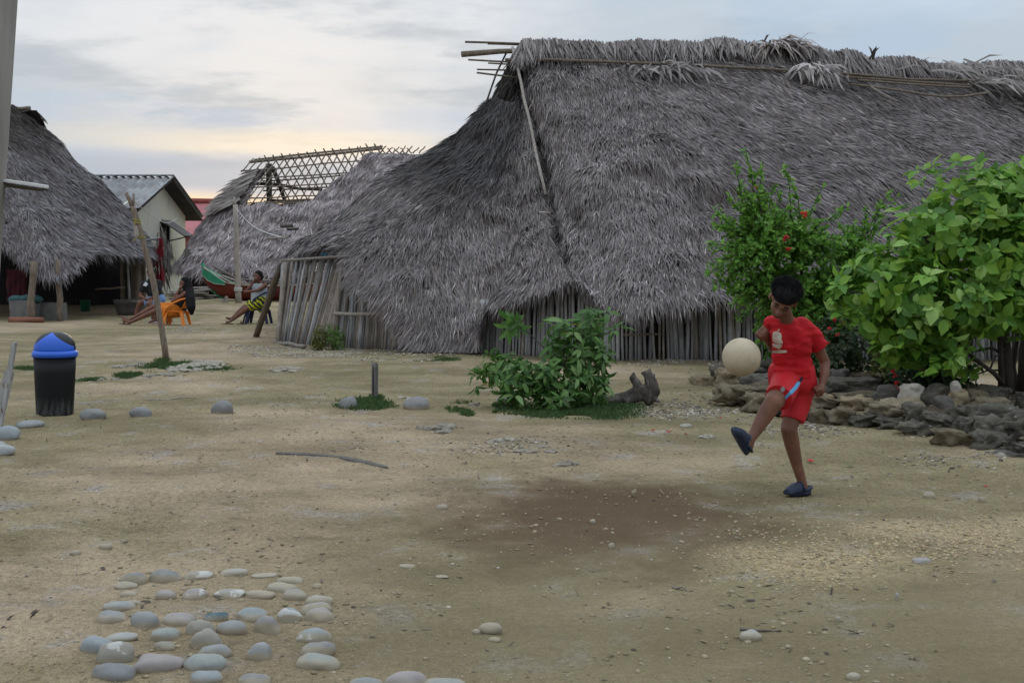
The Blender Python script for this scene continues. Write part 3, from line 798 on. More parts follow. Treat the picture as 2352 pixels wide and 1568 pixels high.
# ------------------------------------------------------------------ open hut on the left
def make_left_hut():
    rng = random.Random(8)
    SHADE_BOARD = plain('shade_painted_board', (0.022, 0.019, 0.017), (0.014, 0.012, 0.011), 4, 0.9, 0.3, rand=0.2)  # near-black board colour stands in for the shade inside the hut
    c = G(110, 738)
    hut = thing('thatched_hut', 'dark open sided thatched hut on round posts at the left edge', 'hut', Vector((c.x - 2, c.y + 3, 0)))
    cols = [
        cpx([(-120, 262, 33), (-60, 340, 34.5), (0, 430, 35.5), (70, 520, 36), (140, 596, 36)]),
        cpx([(20, 250, 31.0), (90, 330, 32.4), (170, 420, 33), (250, 510, 33), (330, 590, 33)]),
        cpx([(30, 238, 30.0), (112, 302, 30.5), (203, 390, 30.4), (292, 482, 30), (368, 578, 29.3)]),
        cpx([(15, 240, 29.8), (85, 330, 29.3), (170, 430, 29), (262, 515, 28.6), (345, 583, 28.0)]),
        cpx([(0, 240, 29.6), (55, 340, 28.7), (122, 430, 28), (195, 505, 27.3), (265, 575, 26.8)]),
        cpx([(-20, 240, 29.5), (25, 340, 28.4), (78, 430, 27.5), (132, 510, 26.7), (192, 573, 26.1)]),
        cpx([(-24, 240, 29.5), (20, 340, 28.3), (68, 430, 27.4), (120, 525, 26.4), (176, 605, 25.7)]),
        cpx([(-30, 240, 29.5), (10, 340, 28.2), (45, 430, 27.2), (86, 530, 26), (118, 632, 25.1)]),
        cpx([(-50, 240, 29.5), (-20, 340, 28.3), (12, 430, 27.3), (40, 520, 26.3), (62, 606, 25.4)]),
        cpx([(-100, 240, 29.7), (-70, 340, 28.5), (-45, 430, 27.6), (-20, 500, 26.8), (5, 555, 26.2)]),
        cpx([(-420, 240, 30.5), (-400, 340, 29.3), (-390, 430, 28.4), (-380, 500, 27.6), (-370, 560, 26.9)]),
    ]
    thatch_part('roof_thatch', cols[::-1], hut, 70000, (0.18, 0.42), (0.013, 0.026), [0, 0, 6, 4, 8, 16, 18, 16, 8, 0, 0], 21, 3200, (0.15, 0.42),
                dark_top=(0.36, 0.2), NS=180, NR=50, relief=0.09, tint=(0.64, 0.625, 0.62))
    b = thatch_part('rear_thatch', [[Vector((x, 30.2, 5.4)).lerp(Vector((x, 36.0, 1.4)), k / 4) for k in range(5)] for x in (-12.6, -14, -17, -22)], hut, 2500, (0.4, 0.8), (0.04, 0.08), None, 22, 0, NS=20, NR=14)
    def post(u, v0, v1, Y=None, r=0.075, lean=0, m='pole_brown'):
        a = G(u, v1); y = a.y
        pole_mb(a - Vector((0, 0, 0.08)), P(u + lean, v0, y), r, r * 0.85, rng, 6, 0.025, 9).build('post', M[m], hut, smooth=True)
    post(70, 600, 740, r=0.085, lean=8); post(139, 596, 738, r=0.07, lean=-7)
    post(284, 575, 704, r=0.10); post(311, 575, 712, r=0.13)
    post(240, 560, 690, r=0.07); post(330, 580, 716, r=0.06)
    post(-90, 560, 735, r=0.08)
    # plank walls closing the back and right side
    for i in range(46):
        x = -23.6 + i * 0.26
        MB().box((x, 34.6, 0.9), (0.25, 0.04, 2.2)).build('wall_board', SHADE_BOARD, hut)
    for i in range(13):
        t = i / 12
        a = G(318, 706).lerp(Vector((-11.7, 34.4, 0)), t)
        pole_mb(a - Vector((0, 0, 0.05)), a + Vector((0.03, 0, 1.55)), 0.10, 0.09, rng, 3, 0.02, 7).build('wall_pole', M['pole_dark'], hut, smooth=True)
    pole_mb(P(293, 600, 30.6), P(297, 690, 30.6), 0.03, 0.03, rng).build('wall_pole', M['pole_grey'], hut, smooth=True)
    pole_mb(P(220, 664, 29), P(285, 660, 30), 0.025, 0.025, rng).build('shelf_pole', M['pole_brown'], hut, smooth=True)
    pole_mb(P(40, 250, 30), P(70, 248, 30.2), 0.05, 0.05, rng).build('ridge_pole', M['pole_brown'], hut, smooth=True)
    pole_mb(P(48, 260, 30), P(70, 252, 29.9), 0.03, 0.03, rng).build('ridge_pole', M['pole_dark'], hut, smooth=True)
    pole_mb(P(330, 553, 28.6), P(366, 547, 28.4), 0.03, 0.03, rng).build('eave_stick', M['pole_grey'], hut, smooth=True)
    # dry frond hanging off the corner of the eave
    rg = np.random.default_rng(4); n = 260
    c0 = np.array(P(372, 590, 28.5)); r = c0 + rg.normal(0, 1, (n, 3)) * np.array([0.09, 0.1, 0.3])
    V, T, C = blades(r, unit(np.array([0.12, -0.1, -1]) + rg.normal(0, 0.18, (n, 3))), np.tile([0.3, -1.0, 0], (n, 1)), rg.uniform(0.25, 0.5, n), rg.uniform(0.02, 0.04, n),
                     np.zeros(n), rg.uniform(0, 0.05, n), np.array([0.12, 0.105, 0.095]) * (0.6 + 0.8 * rg.random((n, 1))), rg)
    tag(put(np_mesh('hanging_frond', V, T, C, smooth=False), 'hanging_frond', M['thatch'], hut), kind='stuff')
    # things kept in the hut
    def rounded(name, m, c, s, rot=0.0, bev=0.04, parent=None):
        return MB().box(c, s, Matrix.Rotation(rot, 3, 'Z')).build(name, m, parent, bevel=bev)
    grey = plain('grey_plastic_drum', (0.17, 0.165, 0.155), (0.12, 0.115, 0.11), 4, 0.7, 0.2, rand=0)
    def crate(u0, u1, v0, v1, label, taper, m):
        a = G((u0 + u1) / 2, v1); w = px(u1 - u0, a.y); h = px(v1 - v0, a.y)
        b = MB(); lo_, hi = w / 2 * (1 - taper), w / 2
        vs = [(a.x + sx * q, a.y + 0.3 + sy * q * 0.8, a.z + z) for q, z in ((lo_, 0), (hi, h), (hi * 0.9, h), (lo_ * 0.9, 0.06)) for sx, sy in ((-1, -1), (1, -1), (1, 1), (-1, 1))]
        fs = [(0, 3, 2, 1)] + [(i * 4 + k, i * 4 + (k + 1) % 4, i * 4 + 4 + (k + 1) % 4, i * 4 + 4 + k) for i in range(3) for k in range(4)] + [(12, 13, 14, 15)]
        b.add(vs, fs)
        return tag(b.build('plastic_tub', m, bevel=0.015), label, 'tub')
    crate(16, 74, 690, 739, 'grey square tub between the hut posts with a teal cloth on it', 0.1, grey)
    crate(84, 134, 696, 737, 'grey square tub right of the first hut post, empty topped', -0.05, grey)
    b = MB(); c = P(58, 689, 25.6)
    for k in range(6): b.ball(c + Vector((rng.uniform(-0.2, 0.25), rng.uniform(-0.1, 0.1), rng.uniform(-0.05, 0.06))), (0.2, 0.16, 0.10), 10, 7)
    tag(b.build('teal_cloth', plain('teal_rag', (0.04, 0.10, 0.10), (0.03, 0.07, 0.075), 6, rand=0), smooth=True), 'dull teal cloth heaped on a grey tub in the open hut', 'cloth')
    tag(pole_mb(G(22, 741) + Vector((0, 0, 0.06)), G(99, 741) + Vector((0, 0, 0.06)), 0.075, 0.07, rng, 6, 0.02, 10).build('orange_log', plain('reddish_log', (0.24, 0.10, 0.06), (0.16, 0.065, 0.04), 5, rand=0), smooth=True),
        'reddish brown log lying in front of the grey tubs of the hut', 'log')
    a = G(289, 727); t = MB()
    ring = [(0.0, 0.02), (0.30, 0.02), (0.34, 0.14), (0.36, 0.30), (0.40, 0.32), (0.40, 0.40), (0.35, 0.40), (0.32, 0.2), (0.0, 0.1)]
    vs, fs = [], []
    for r, z in ring:
        for k in range(16):
            an = 2 * math.pi * k / 16; vs.append((a.x + r * math.cos(an), a.y + 0.3 + r * math.sin(an) * 0.8, z))
    for i in range(len(ring) - 1):
        for k in range(16): fs.append((i * 16 + k, i * 16 + (k + 1) % 16, (i + 1) * 16 + (k + 1) % 16, (i + 1) * 16 + k))
    tag(t.add(vs, fs).build('wash_basin', plain('dark_basin', (0.10, 0.09, 0.08), (0.07, 0.06, 0.055), 4, rand=0), smooth=True), 'dark round wash basin standing behind the seated person in black', 'basin')
    a = G(196, 716); vs, fs = [], []
    for r, z in ((0, 0.0), (0.11, 0.0), (0.14, 0.3), (0.155, 0.31), (0.13, 0.31), (0.1, 0.03), (0, 0.03)):
        for k in range(14):
            an = 2 * math.pi * k / 14; vs.append((a.x + r * math.cos(an), a.y + r * math.sin(an), z))
    for i in range(6):
        for k in range(14): fs.append((i * 14 + k, i * 14 + (k + 1) % 14, (i + 1) * 14 + (k + 1) % 14, (i + 1) * 14 + k))
    tag(MB().add(vs, fs).build('green_bucket', plain('green_plastic', (0.02, 0.12, 0.06), (0.02, 0.09, 0.05), 4, 0.5, 0, rand=0), smooth=True), 'small dark green bucket in the shade of the open hut', 'bucket')
    # hanging cloths
    def drape(name, pts, m, label, cat='cloth'):
        (u0, v0), (u1, v1), Y = pts
        nx, nz = 12, 16; vs = []
        for j in range(nz + 1):
            for i in range(nx + 1):
                q = P(u0 + (u1 - u0) * i / nx, v0 + (v1 - v0) * j / nz + 2 * math.sin(i * 1.7), Y)
                q.y += 0.045 * math.sin(i * 2.1 + j * 0.12) * (0.3 + j / nz); q.x += 0.02 * math.sin(j * 0.6 + i)
                vs.append(q)
        n = len(vs); vs += [p + Vector((0, 0.02, 0)) for p in vs]
        fs = []
        for j in range(nz):
            for i in range(nx):
                a = j * (nx + 1) + i; q = (a, a + 1, a + nx + 2, a + nx + 1); fs.append(q); fs.append(tuple(x + n for x in reversed(q)))
        o = MB().add(vs, fs).build(name, m, smooth=True)
        return tag(o, label, cat)
    red = plain('dark_red_cloth', (0.16, 0.008, 0.014), (0.10, 0.006, 0.01), 5, 0.9, 0.2, rand=0)
    maroon = plain('maroon_cloth', (0.07, 0.012, 0.018), (0.04, 0.01, 0.014), 5, 0.9, 0.2, rand=0)
    drape('red_cloth', ((360, 548), (374, 646), 28.2), red, 'long dark red cloth hanging from a stick at the hut corner')
    drape('striped_cloth', ((347, 575), (358, 612), 28.3), plain('brown_cloth', (0.19, 0.07, 0.04), (0.10, 0.05, 0.04), 5, rand=0), 'short brownish cloth hanging beside the long dark red one')
    drape('maroon_cloth', ((14, 618), (60, 690), 26.6), maroon, 'maroon cloth hanging inside the open hut above the tubs')
    return hut
make_left_hut()

# ------------------------------------------------------------------ cream house with corrugated roof
def make_cream_house():
    GX = -14.0; Yr = 45.0; zr = 4.63; hw = 3.75; ze = 3.35; X0 = -24.0
    h = thing('cream_house', 'cream plastered house with a grey corrugated gable roof', 'house', Vector((GX - 4, Yr, 0)))
    wm = newmat('stained_cream_plaster')
    m, nt, b, out = wm
    f = nnoise(nt, 0.6, 8, 0.65, (1, 1, 0.6)); f2 = nnoise(nt, 2.5, 8, 0.7, (1, 1, 0.35), loc=(3, 1, 4))
    col = nmix(nt, nramp(nt, f, 0.35, 0.65), (0.60, 0.58, 0.50), (0.66, 0.62, 0.46))
    col = nmix(nt, nmath(nt, 'MULTIPLY', nramp(nt, f2, 0.52, 0.7), 0.7), col, (0.38, 0.385, 0.375))
    nt.links.new(col, b.inputs['Base Color']); b.inputs['Roughness'].default_value = 0.9
    gable = [(GX, Yr - hw, -0.1), (GX, Yr + hw, -0.1), (GX, Yr + hw, ze), (GX, Yr, zr - 0.12), (GX, Yr - hw, ze)]
    # gable wall built round its window opening
    wy0, wy1, wz0, wz1 = 45.25, 46.55, 1.58, 2.88
    mb = MB(); t = Vector((-0.2, 0, 0))
    def gz_at(y): return zr - 0.12 - (zr - 0.12 - ze) * abs(y - Yr) / hw
    mb.prism([(GX, Yr - hw, -0.1), (GX, wy0, -0.1), (GX, wy0, gz_at(wy0)), (GX, Yr, zr - 0.12), (GX, Yr - hw, ze)], t)
    mb.prism([(GX, wy0, -0.1), (GX, wy1, -0.1), (GX, wy1, wz0), (GX, wy0, wz0)], t)
    mb.prism([(GX, wy0, wz1), (GX, wy1, wz1), (GX, wy1, gz_at(wy1)), (GX, wy0, gz_at(wy0))], t)
    mb.prism([(GX, wy1, -0.1), (GX, Yr + hw, -0.1), (GX, Yr + hw, ze), (GX, wy1, gz_at(wy1))], t)
    mb.build('gable_wall', m, h)
    MB().box(((GX + X0) / 2 - 0.1, Yr - hw + 0.1, ze / 2 - 0.05), (GX - X0 - 0.42, 0.2, ze + 0.1)).build('front_wall', m, h)
    MB().box(((GX + X0) / 2 - 0.1, Yr + hw - 0.1, ze / 2 - 0.05), (GX - X0 - 0.42, 0.2, ze + 0.1)).build('rear_wall', m, h)
    MB().box((X0 + 0.1, Yr, ze / 2 - 0.05), (0.2, hw * 2 - 0.42, ze + 0.1)).build('end_wall', m, h)
    dark = plain('dark_frame', (0.03, 0.035, 0.045), (0.02, 0.022, 0.03), 5, 0.6, 0, rand=0)
    w = MB()
    for z in (wz0 + 0.03, wz1 - 0.03): w.box((GX - 0.05, (wy0 + wy1) / 2, z), (0.1, wy1 - wy0, 0.06))
    for y in (wy0 + 0.03, wy1 - 0.03): w.box((GX - 0.05, y, (wz0 + wz1) / 2), (0.094, 0.06, wz1 - wz0 - 0.12))
    wo = w.build('window', dark, h)
    MB().box((GX + 0.04, (wy0 + wy1) / 2, wz0 - 0.09), (0.14, wy1 - wy0 + 0.1, 0.16)).build('sill', plain('bluish_sill', (0.13, 0.15, 0.19), rand=0), wo)
    MB().box((GX - 0.55, (wy0 + wy1) / 2, (wz0 + wz1) / 2), (0.03, wy1 - wy0 + 0.6, wz1 - wz0 + 0.5)).build('window_backing', plain('black_backing', (0.012, 0.012, 0.014), rand=0), wo)  # plain black sheet set behind the whole window opening
    # top-hung shutter
    a0, a1 = Vector((GX + 0.05, wy0 - 0.05, wz1 + 0.02)), Vector((GX + 0.05, wy1 + 0.05, wz1 + 0.02))
    dv = Vector((0.85, 0.25, -0.62))
    MB().prism([a0, a1, a1 + dv, a0 + dv], (0.02, 0, 0.05)).build('awning', plain('grey_shutter', (0.20, 0.19, 0.18), (0.12, 0.115, 0.11), 5, 0.9, 0.5, 0.02, (1, 6, 1), rand=0), wo)
    pole_mb(Vector((GX + 0.02, wy1 - 0.1, wz0 + 0.55)), a1 + dv * 0.9 + Vector((0, -0.2, -0.02)), 0.025, 0.025, random.Random(1)).build('awning_strut', M['pole_dark'], wo)
    # corrugated sheets
    met = plain('weathered_corrugated_sheet', (0.24, 0.235, 0.23), (0.15, 0.14, 0.14), 1.2, 0.6, 0.2, 0.01, (1, 1, 1), rand=0.15, c3=(0.30, 0.30, 0.30))
    und = plain('dark_roof_underside', (0.06, 0.05, 0.042), (0.035, 0.03, 0.026), 3, 0.9, 0.3, rand=0)
    sx0, sx1 = X0 - 0.4, GX + 0.62
    nsh = 9; wsh = (sx1 - sx0) / nsh
    for side in (-1, 1):
        ov = hw + 0.55
        zt, zb = zr, zr - (zr - ze) * ov / hw + 0.02
        for i in range(nsh):
            vs, fs = [], []
            nseg = 24
            for k in range(nseg + 1):
                x = sx0 + wsh * (i + k / nseg * 1.03)
                hgt = 0.045 * math.cos(2 * math.pi * (x - sx0) / 0.29)
                vs.append((x, Yr + side * 0.05, zt + hgt + (0.006 if i % 2 else 0)))
                vs.append((x, Yr + side * ov, zb + hgt + (0.006 if i % 2 else 0)))
            fs = [(2 * k, 2 * k + 1, 2 * k + 3, 2 * k + 2) for k in range(nseg)]
            MB().add(vs, fs).build('roof_sheet', met, h, smooth=True)
        d = Vector((0, side * ov - side * 0.1, zb - zt)); 
        MB().prism([(sx0, Yr + side * 0.1, zt - 0.07), (sx1 - 0.03, Yr + side * 0.1, zt - 0.07), (sx1 - 0.03, Yr + side * ov, zb - 0.07), (sx0, Yr + side * ov, zb - 0.07)], (0, 0, -0.08)).build('roof_deck', und, h)
    c = MB(); n = 36
    vs = [(sx0 + (sx1 - sx0) * k / n, Yr + s * 0.2, zr + (0.10 if s == 0 else 0.02) + (0.03 if k % 2 else 0) * abs(s)) for k in range(n + 1) for s in (-1, 0, 1)]
    fs = [(3 * k + j, 3 * k + j + 1, 3 * k + j + 4, 3 * k + j + 3) for k in range(n) for j in (0, 1)]
    c.add(vs, fs).build('ridge_cap', plain('ridge_metal', (0.13, 0.14, 0.14), (0.08, 0.085, 0.085), 2, 0.6, 0.2, rand=0), h)
make_cream_house()

def make_pink_house():
    X0, X1, Y0 = -22.5, -16.2, 62.0
    h = thing('pink_house', 'far house with a faded pink metal roof between the huts', 'house', Vector(((X0 + X1) / 2, Y0 + 3, 0)))
    zr = 1.4 + (594 - 466) / F * 66; ze = 1.4 + (594 - 545) / F * Y0
    pk = plain('faded_pink_sheet', (0.44, 0.155, 0.16), (0.37, 0.125, 0.13), 0.5, 0.7, 0.1, rand=0.05)
    for i in range(7):
        x0 = X0 + (X1 + 0.8 - X0) * i / 7; x1 = X0 + (X1 + 0.8 - X0) * (i + 1) / 7
        MB().prism([(x0, Y0, ze), (x1 - 0.01, Y0, ze), (x1 - 0.01, Y0 + 4, zr), (x0, Y0 + 4, zr)], (0, 0, 0.04)).build('roof_sheet', pk, h)
        MB().prism([(x0, Y0 + 8, ze), (x1 - 0.01, Y0 + 8, ze), (x1 - 0.01, Y0 + 4.02, zr), (x0, Y0 + 4.02, zr)], (0, 0, 0.04)).build('roof_sheet', pk, h)
    pole_mb((X0, Y0 + 3.95, zr + 0.1), (X1 + 0.8, Y0 + 3.95, zr + 0.1), 0.16, 0.16, random.Random(2), 5, 0.04).build('ridge_cap', plain('rusty_ridge', (0.27, 0.07, 0.06), rand=0), h)
    MB().box((X1 + 0.4, Y0 + 3.2, zr - 0.35), (0.9, 0.1, 0.05)).build('roof_patch', M['pole_dark'], h)
    MB().box(((X0 + X1) / 2, Y0 + 4, ze / 2), (X1 - X0 - 0.4, 6.8, ze)).build('wall', plain('pink_wall', (0.42, 0.16, 0.165), (0.34, 0.12, 0.125), 1, rand=0), h)
make_pink_house()

# ------------------------------------------------------------------ far hut with its roof frame laid bare
def make_far_hut():
    rng = random.Random(12)
    c = G(620, 686)
    h = thing('thatched_hut', 'far thatched hut with a bare lattice of poles where its roof is open', 'hut', Vector((c.x, 42, 0)))
    cols = [
        cpx([(596, 402, 45.4), (545, 450, 46.6), (492, 530, 47.5), (445, 590, 48)]),
        cpx([(606, 384, 44.1), (524, 440, 44), (458, 520, 43), (407, 603, 41.5)]),
        cpx([(612, 382, 43.9), (556, 462, 42.7), (508, 540, 41.4), (448, 612, 40.1)]),
        cpx([(560, 468, 42.6), (543, 520, 41.7), (524, 570, 40.7), (508, 618, 39.8)]),
        cpx([(640, 466, 42.6), (635, 520, 41.6), (630, 570, 40.7), (625, 620, 39.8)]),
        cpx([(716, 462, 42.6), (716, 516, 41.6), (716, 568, 40.7), (716, 614, 39.8)]),
        cpx([(788, 402, 43.4), (782, 476, 42.0), (776, 546, 40.9), (772, 612, 39.8)]),
        cpx([(850, 352, 44.0), (840, 442, 42.4), (830, 530, 41.0), (822, 610, 39.8)]),
        cpx([(972, 350, 44.2), (962, 442, 42.6), (952, 530, 41.2), (942, 610, 40.0)]),
        cpx([(1250, 352, 44.6), (1240, 442, 43.0), (1230, 530, 41.6), (1220, 610, 40.4)]),
    ]
    thatch_part('roof_thatch', cols, h, 46000, (0.28, 0.62), (0.022, 0.05), [0, 0, 6, -6, -12, -16, -18, -18, -18, -18], 31, 3600, (0.25, 0.65), NS=160, NR=36, relief=0.12,
                tint=(1.12, 1.03, 1.0), fr_mask=lambda x: 1.0)
    # smooth folded fronds by the opening
    rg = np.random.default_rng(9); n = 300
    s = rg.random((n, 1)); t = rg.random((n, 1))
    A, B = np.array(P(604, 388, 43.7)), np.array(P(556, 464, 42.5)); C0, D0 = np.array(P(545, 425, 43.9)), np.array(P(500, 490, 43.1))
    r = (A * (1 - s) + B * s) * (1 - t) + (C0 * (1 - s) + D0 * s) * t + np.array([0, -0.12, 0.08])
    V, T, C = blades(r, unit((C0 - A)[None, :] + rg.normal(0, 0.12, (n, 3))), np.tile([-0.3, -0.8, 0.5], (n, 1)), rg.uniform(0.5, 1.0, n), rg.uniform(0.06, 0.12, n),
                     rg.uniform(0.02, 0.06, n), rg.uniform(0.05, 0.1, n), np.array([0.25, 0.215, 0.195]) * (0.6 + 0.6 * rg.random((n, 1))), rg)
    tag(put(np_mesh('folded_fronds', V, T, C, smooth=False), 'folded_fronds', M['thatch'], h), kind='stuff')
    def bar(a, b, r, name, m='pole_brown', amp=0.03):
        pole_mb(a, b, r, r * 0.85, rng, 4, amp, 6).build(name, M[m], h, smooth=True)
    TL, TR = P(575, 373, 44.0), P(872, 343, 44.1)
    BL, BR = P(540, 470, 42.55), P(880, 462, 42.6)
    def fs(s, t): return TL.lerp(TR, s).lerp(BL.lerp(BR, s), t)
    def bs(s, t):
        q = fs(s, t); q.y = 88.1 - q.y; q.z = CAMH + (q.z - CAMH) * 1.0; return q
    bar(fs(-0.01, 0) + Vector((0, 0.05, 0.02)), fs(1.02, 0) + Vector((0, 0.05, 0.02)), 0.06, 'ridge_pole')
    bar(fs(0.02, 0) + Vector((0, 0.2, 0.10)), fs(1.02, -0.01) + Vector((0, 0.2, 0.10)), 0.045, 'ridge_pole')
    for t in (0.2, 0.42, 0.62, 0.86, 0.98):
        bar(fs(-0.05 if t < 0.3 else 0.02, t), fs(1.0 - 0.45 * t, t), 0.032, 'purlin')
        if t in (0.42, 0.62, 0.86): bar(bs(0.08, t), bs(0.98, t), 0.035, 'purlin')
    n = 20
    for i in range(n):
        s = i / (n - 1) * 1.0
        tp, bt = fs(s + 0.012, -0.07 - rng.random() * 0.03), fs(s - 0.16, 1.06)
        if s - 0.16 < 0.03: bt = tp.lerp(bt, max(0.28, s / 0.19))
        f0 = 1.0
        while f0 > 0.05 and s - 0.172 * f0 > 1.0 - 0.45 * (1.13 * f0 - 0.07): f0 -= 0.05
        f1 = max(0.0, 0.0)
        if s > 0.62:                                                   # only the stretch above the thatch shows
            g0 = 0.0
            while g0 < 1.0 and s - 0.172 * g0 < 1.0 - 0.45 * (1.13 * g0 - 0.07): g0 += 0.05
            bt = tp.lerp(bt, min(1.0, g0))
        bar(tp, bt, 0.026, 'lattice_pole')
    for i in range(14):
        s = 0.12 + i / 13 * 0.86
        bar(bs(s - 0.012, -0.08 - rng.random() * 0.04), bs(s + 0.17, 1.0), 0.028, 'lattice_pole')
    for i in range(7):                                                  # crossed ends above the thatch on the right
        u = 880 + i * 15
        bar(P(u - 7, 352, 44.0), P(u + 7, 337 + rng.uniform(-2, 2), 44.1), 0.028, 'lattice_pole')
        if i < 5: bar(P(u + 6, 353, 44.3), P(u - 5, 340, 44.3), 0.028, 'lattice_pole')
    bar(P(617, 376, 44.2), P(620, 500, 44.2), 0.13, 'king_post', 'pole_dark', 0.02)
    bar(P(625, 384, 44.3), P(664, 486, 45.2), 0.09, 'brace', 'pole_dark', 0.03)
    bar(P(584, 421, 44.3), P(740, 436, 44.3), 0.075, 'tie_beam', 'pole_dark', 0.06)
    bar(P(620, 459, 44.4), P(735, 459, 44.5), 0.06, 'tie_beam', 'pole_brown', 0.08)
    # posts, dark back and blue boards under the eave
    for u in (430, 462, 500, 540, 598, 640, 700, 790, 900):
        a = P(u, 600, 41.2)
        pole_mb((a.x, a.y, -0.05), (a.x, a.y, 1.75), 0.11, 0.1, rng, 4, 0.03, 8).build('post', M['pole_dark'], h, smooth=True)
    x0, x1 = P(425, 600, 42.5).x, P(1200, 600, 42.5).x
    k = 0; x = x0
    while x < x1:
        if not (P(590, 0, 43).x < x < P(668, 0, 43).x):
            MB().box((x, 43.0, 0.85), (0.2, 0.05, 1.9)).build('wall_board', M['pole_dark'], h)
        x += 0.215
    blue = plain('blue_boards', (0.03, 0.26, 0.62), (0.03, 0.22, 0.52), 2, 0.7, 0.1, rand=0.08)
    for u0, u1 in ((584, 606), (611, 615), (619, 632), (634, 668)):
        a, b = P(u0, 640, 42.2), P(u1, 605, 42.2)
        MB().box(((a.x + b.x) / 2, 42.2, (a.z + b.z) / 2 - 0.05), (b.x - a.x, 0.04, b.z - a.z + 0.2)).build('wall_panel', blue, h)
    a, b = P(584, 690, 42.25), P(670, 640, 42.25)
    MB().box(((a.x + b.x) / 2, 42.3, 0.3), (b.x - a.x, 0.05, 0.75)).build('wall_panel', M['pole_dark'], h)
make_far_hut()
# ------------------------------------------------------------------ boat and what lies in it
def make_boat():
    rng = random.Random(3)
    y0 = 37.2
    c = G(600, 692)
    boat = thing('wooden_boat', 'beached red wooden boat with a raised green bow loaded with poles', 'boat', Vector((c.x, y0 + 0.5, 0)))
    def ux(u): return (u - CX) / F * y0
    def vz(v): return CAMH + (HZ - v) / F * y0
    st = [(456, 612, 640, 0.03), (470, 628, 662, 0.16), (490, 640, 678, 0.30), (515, 650, 687, 0.42), (550, 655, 691, 0.52), (600, 658, 692, 0.58), (660, 657, 692, 0.58), (720, 652, 690, 0.5), (775, 640, 682, 0.3), (810, 625, 660, 0.05)]
    def loft(off, top, bot, thick=0.0):
        vs, fs = [], []
        for (u, vg, vk, hb) in st:
            x = ux(u); zg, zk = vz(vg), max(vz(vk), 0.02)
            for a in np.linspace(-1, 1, 9):
                w = hb * (abs(a) ** 0.55) * (1 if a > 0 else -1)
                zz = zk + (zg - zk) * abs(a) ** 1.6
                zz = zk + (zz - zk) * 1.0
                vs.append((x, y0 + 0.55 + w, zz + off))
        n = 9
        for i in range(len(st) - 1):
            for k in range(n - 1):
                fs.append((i * n + k, i * n + k + 1, (i + 1) * n + k + 1, (i + 1) * n + k))
        return vs, fs
    vs, fs = loft(0, 0, 0)
    me = MB().add(vs, fs)
    hull = me.build('hull', plain('faded_red_hull', (0.20, 0.035, 0.022), (0.11, 0.03, 0.022), 2.2, 0.8, 0.2, 0.01, rand=0, c3=(0.13, 0.05, 0.03)), boat, smooth=True)
    s = hull.modifiers.new('thick', 'SOLIDIFY'); s.thickness = 0.035
    grn = plain('green_boat_paint', (0.035, 0.28, 0.15), (0.03, 0.22, 0.12), 3, 0.6, 0.15, rand=0)
    for side in (-1, 1):                                                # green wash strake rising to the bow
        up = [(ux(u), y0 + 0.55 + side * (hb + 0.02), vz(vg) + e) for (u, vg, vk, hb), e in zip(st[:4], (0.06, 0.12, 0.10, 0.03))]
        dn = [(p[0], p[1], vz(vg) - d) for p, (u, vg, vk, hb), d in zip(up, st[:4], (0.28, 0.22, 0.16, 0.05))]
        m2 = MB()
        m2.add(up + dn, [(k, k + 1, 5 + k, 4 + k) for k in range(3)])
        o = m2.build('bow_strake', grn, boat); q = o.modifiers.new('thick', 'SOLIDIFY'); q.thickness = 0.03
        wt_ = MB().tube([Vector(p) + Vector((0, side * 0.02, -0.01)) for p in dn], 0.018, 5).build('trim_strip', plain('white_trim', (0.45, 0.43, 0.38), rand=0), boat)
    MB().tube([(ux(454), y0 + 0.55, vz(604)), (ux(462), y0 + 0.55, vz(632)), (ux(478), y0 + 0.55, vz(668)), (ux(505), y0 + 0.55, vz(690))], [0.05, 0.05, 0.05, 0.04], 6).build('stem_post', grn, boat)
    for side in (-1, 1):
        MB().tube([(ux(u), y0 + 0.55 + side * hb, vz(vg) + 0.01) for (u, vg, vk, hb) in st[3:]], 0.03, 6).build('gunwale', plain('pale_gunwale', (0.30, 0.25, 0.19), (0.2, 0.16, 0.12), 3, rand=0), boat)
    for u in (545, 640, 720):
        MB().box((ux(u), y0 + 0.55, vz(662)), (0.2, 1.05, 0.03)).build('thwart', M['pole_brown'], boat)
    # poles laid in the boat, one end up on the bow
    def stick(u0, v0, u1, v1, dy, r, m):
        a = P(u0, v0, y0 + dy); b = P(u1, v1, y0 + dy)
        o = pole_mb(a, b, r, r * 0.8, rng, 5, 0.015, 7)
        return o
    grp = 'poles lying in the red boat'
    for (u0, v0, u1, v1, dy, r) in ((468, 614, 545, 668, 0.35, 0.035), (472, 618, 560, 665, 0.45, 0.03), (490, 612, 570, 655, 0.6, 0.035), (500, 622, 590, 660, 0.7, 0.04), (510, 633, 600, 664, 0.5, 0.03),
                                    (545, 640, 640, 652, 0.5, 0.03), (575, 640, 650, 650, 0.7, 0.04), (600, 643, 680, 648, 0.4, 0.035), (560, 648, 625, 662, 0.6, 0.03)):
        tag(stick(u0, v0, u1, v1, dy, r, 0).build('wooden_pole', M['pole'], smooth=True), 'thin grey brown pole lying in the red boat', 'pole', grp)
    a, b = P(482, 622, y0 + 0.5), P(552, 660, y0 + 0.5)
    tag(MB().tube([a, b], [0.045, 0.045], 4).build('green_plank', grn), 'narrow green plank lying among the poles in the boat', 'plank')
make_boat()
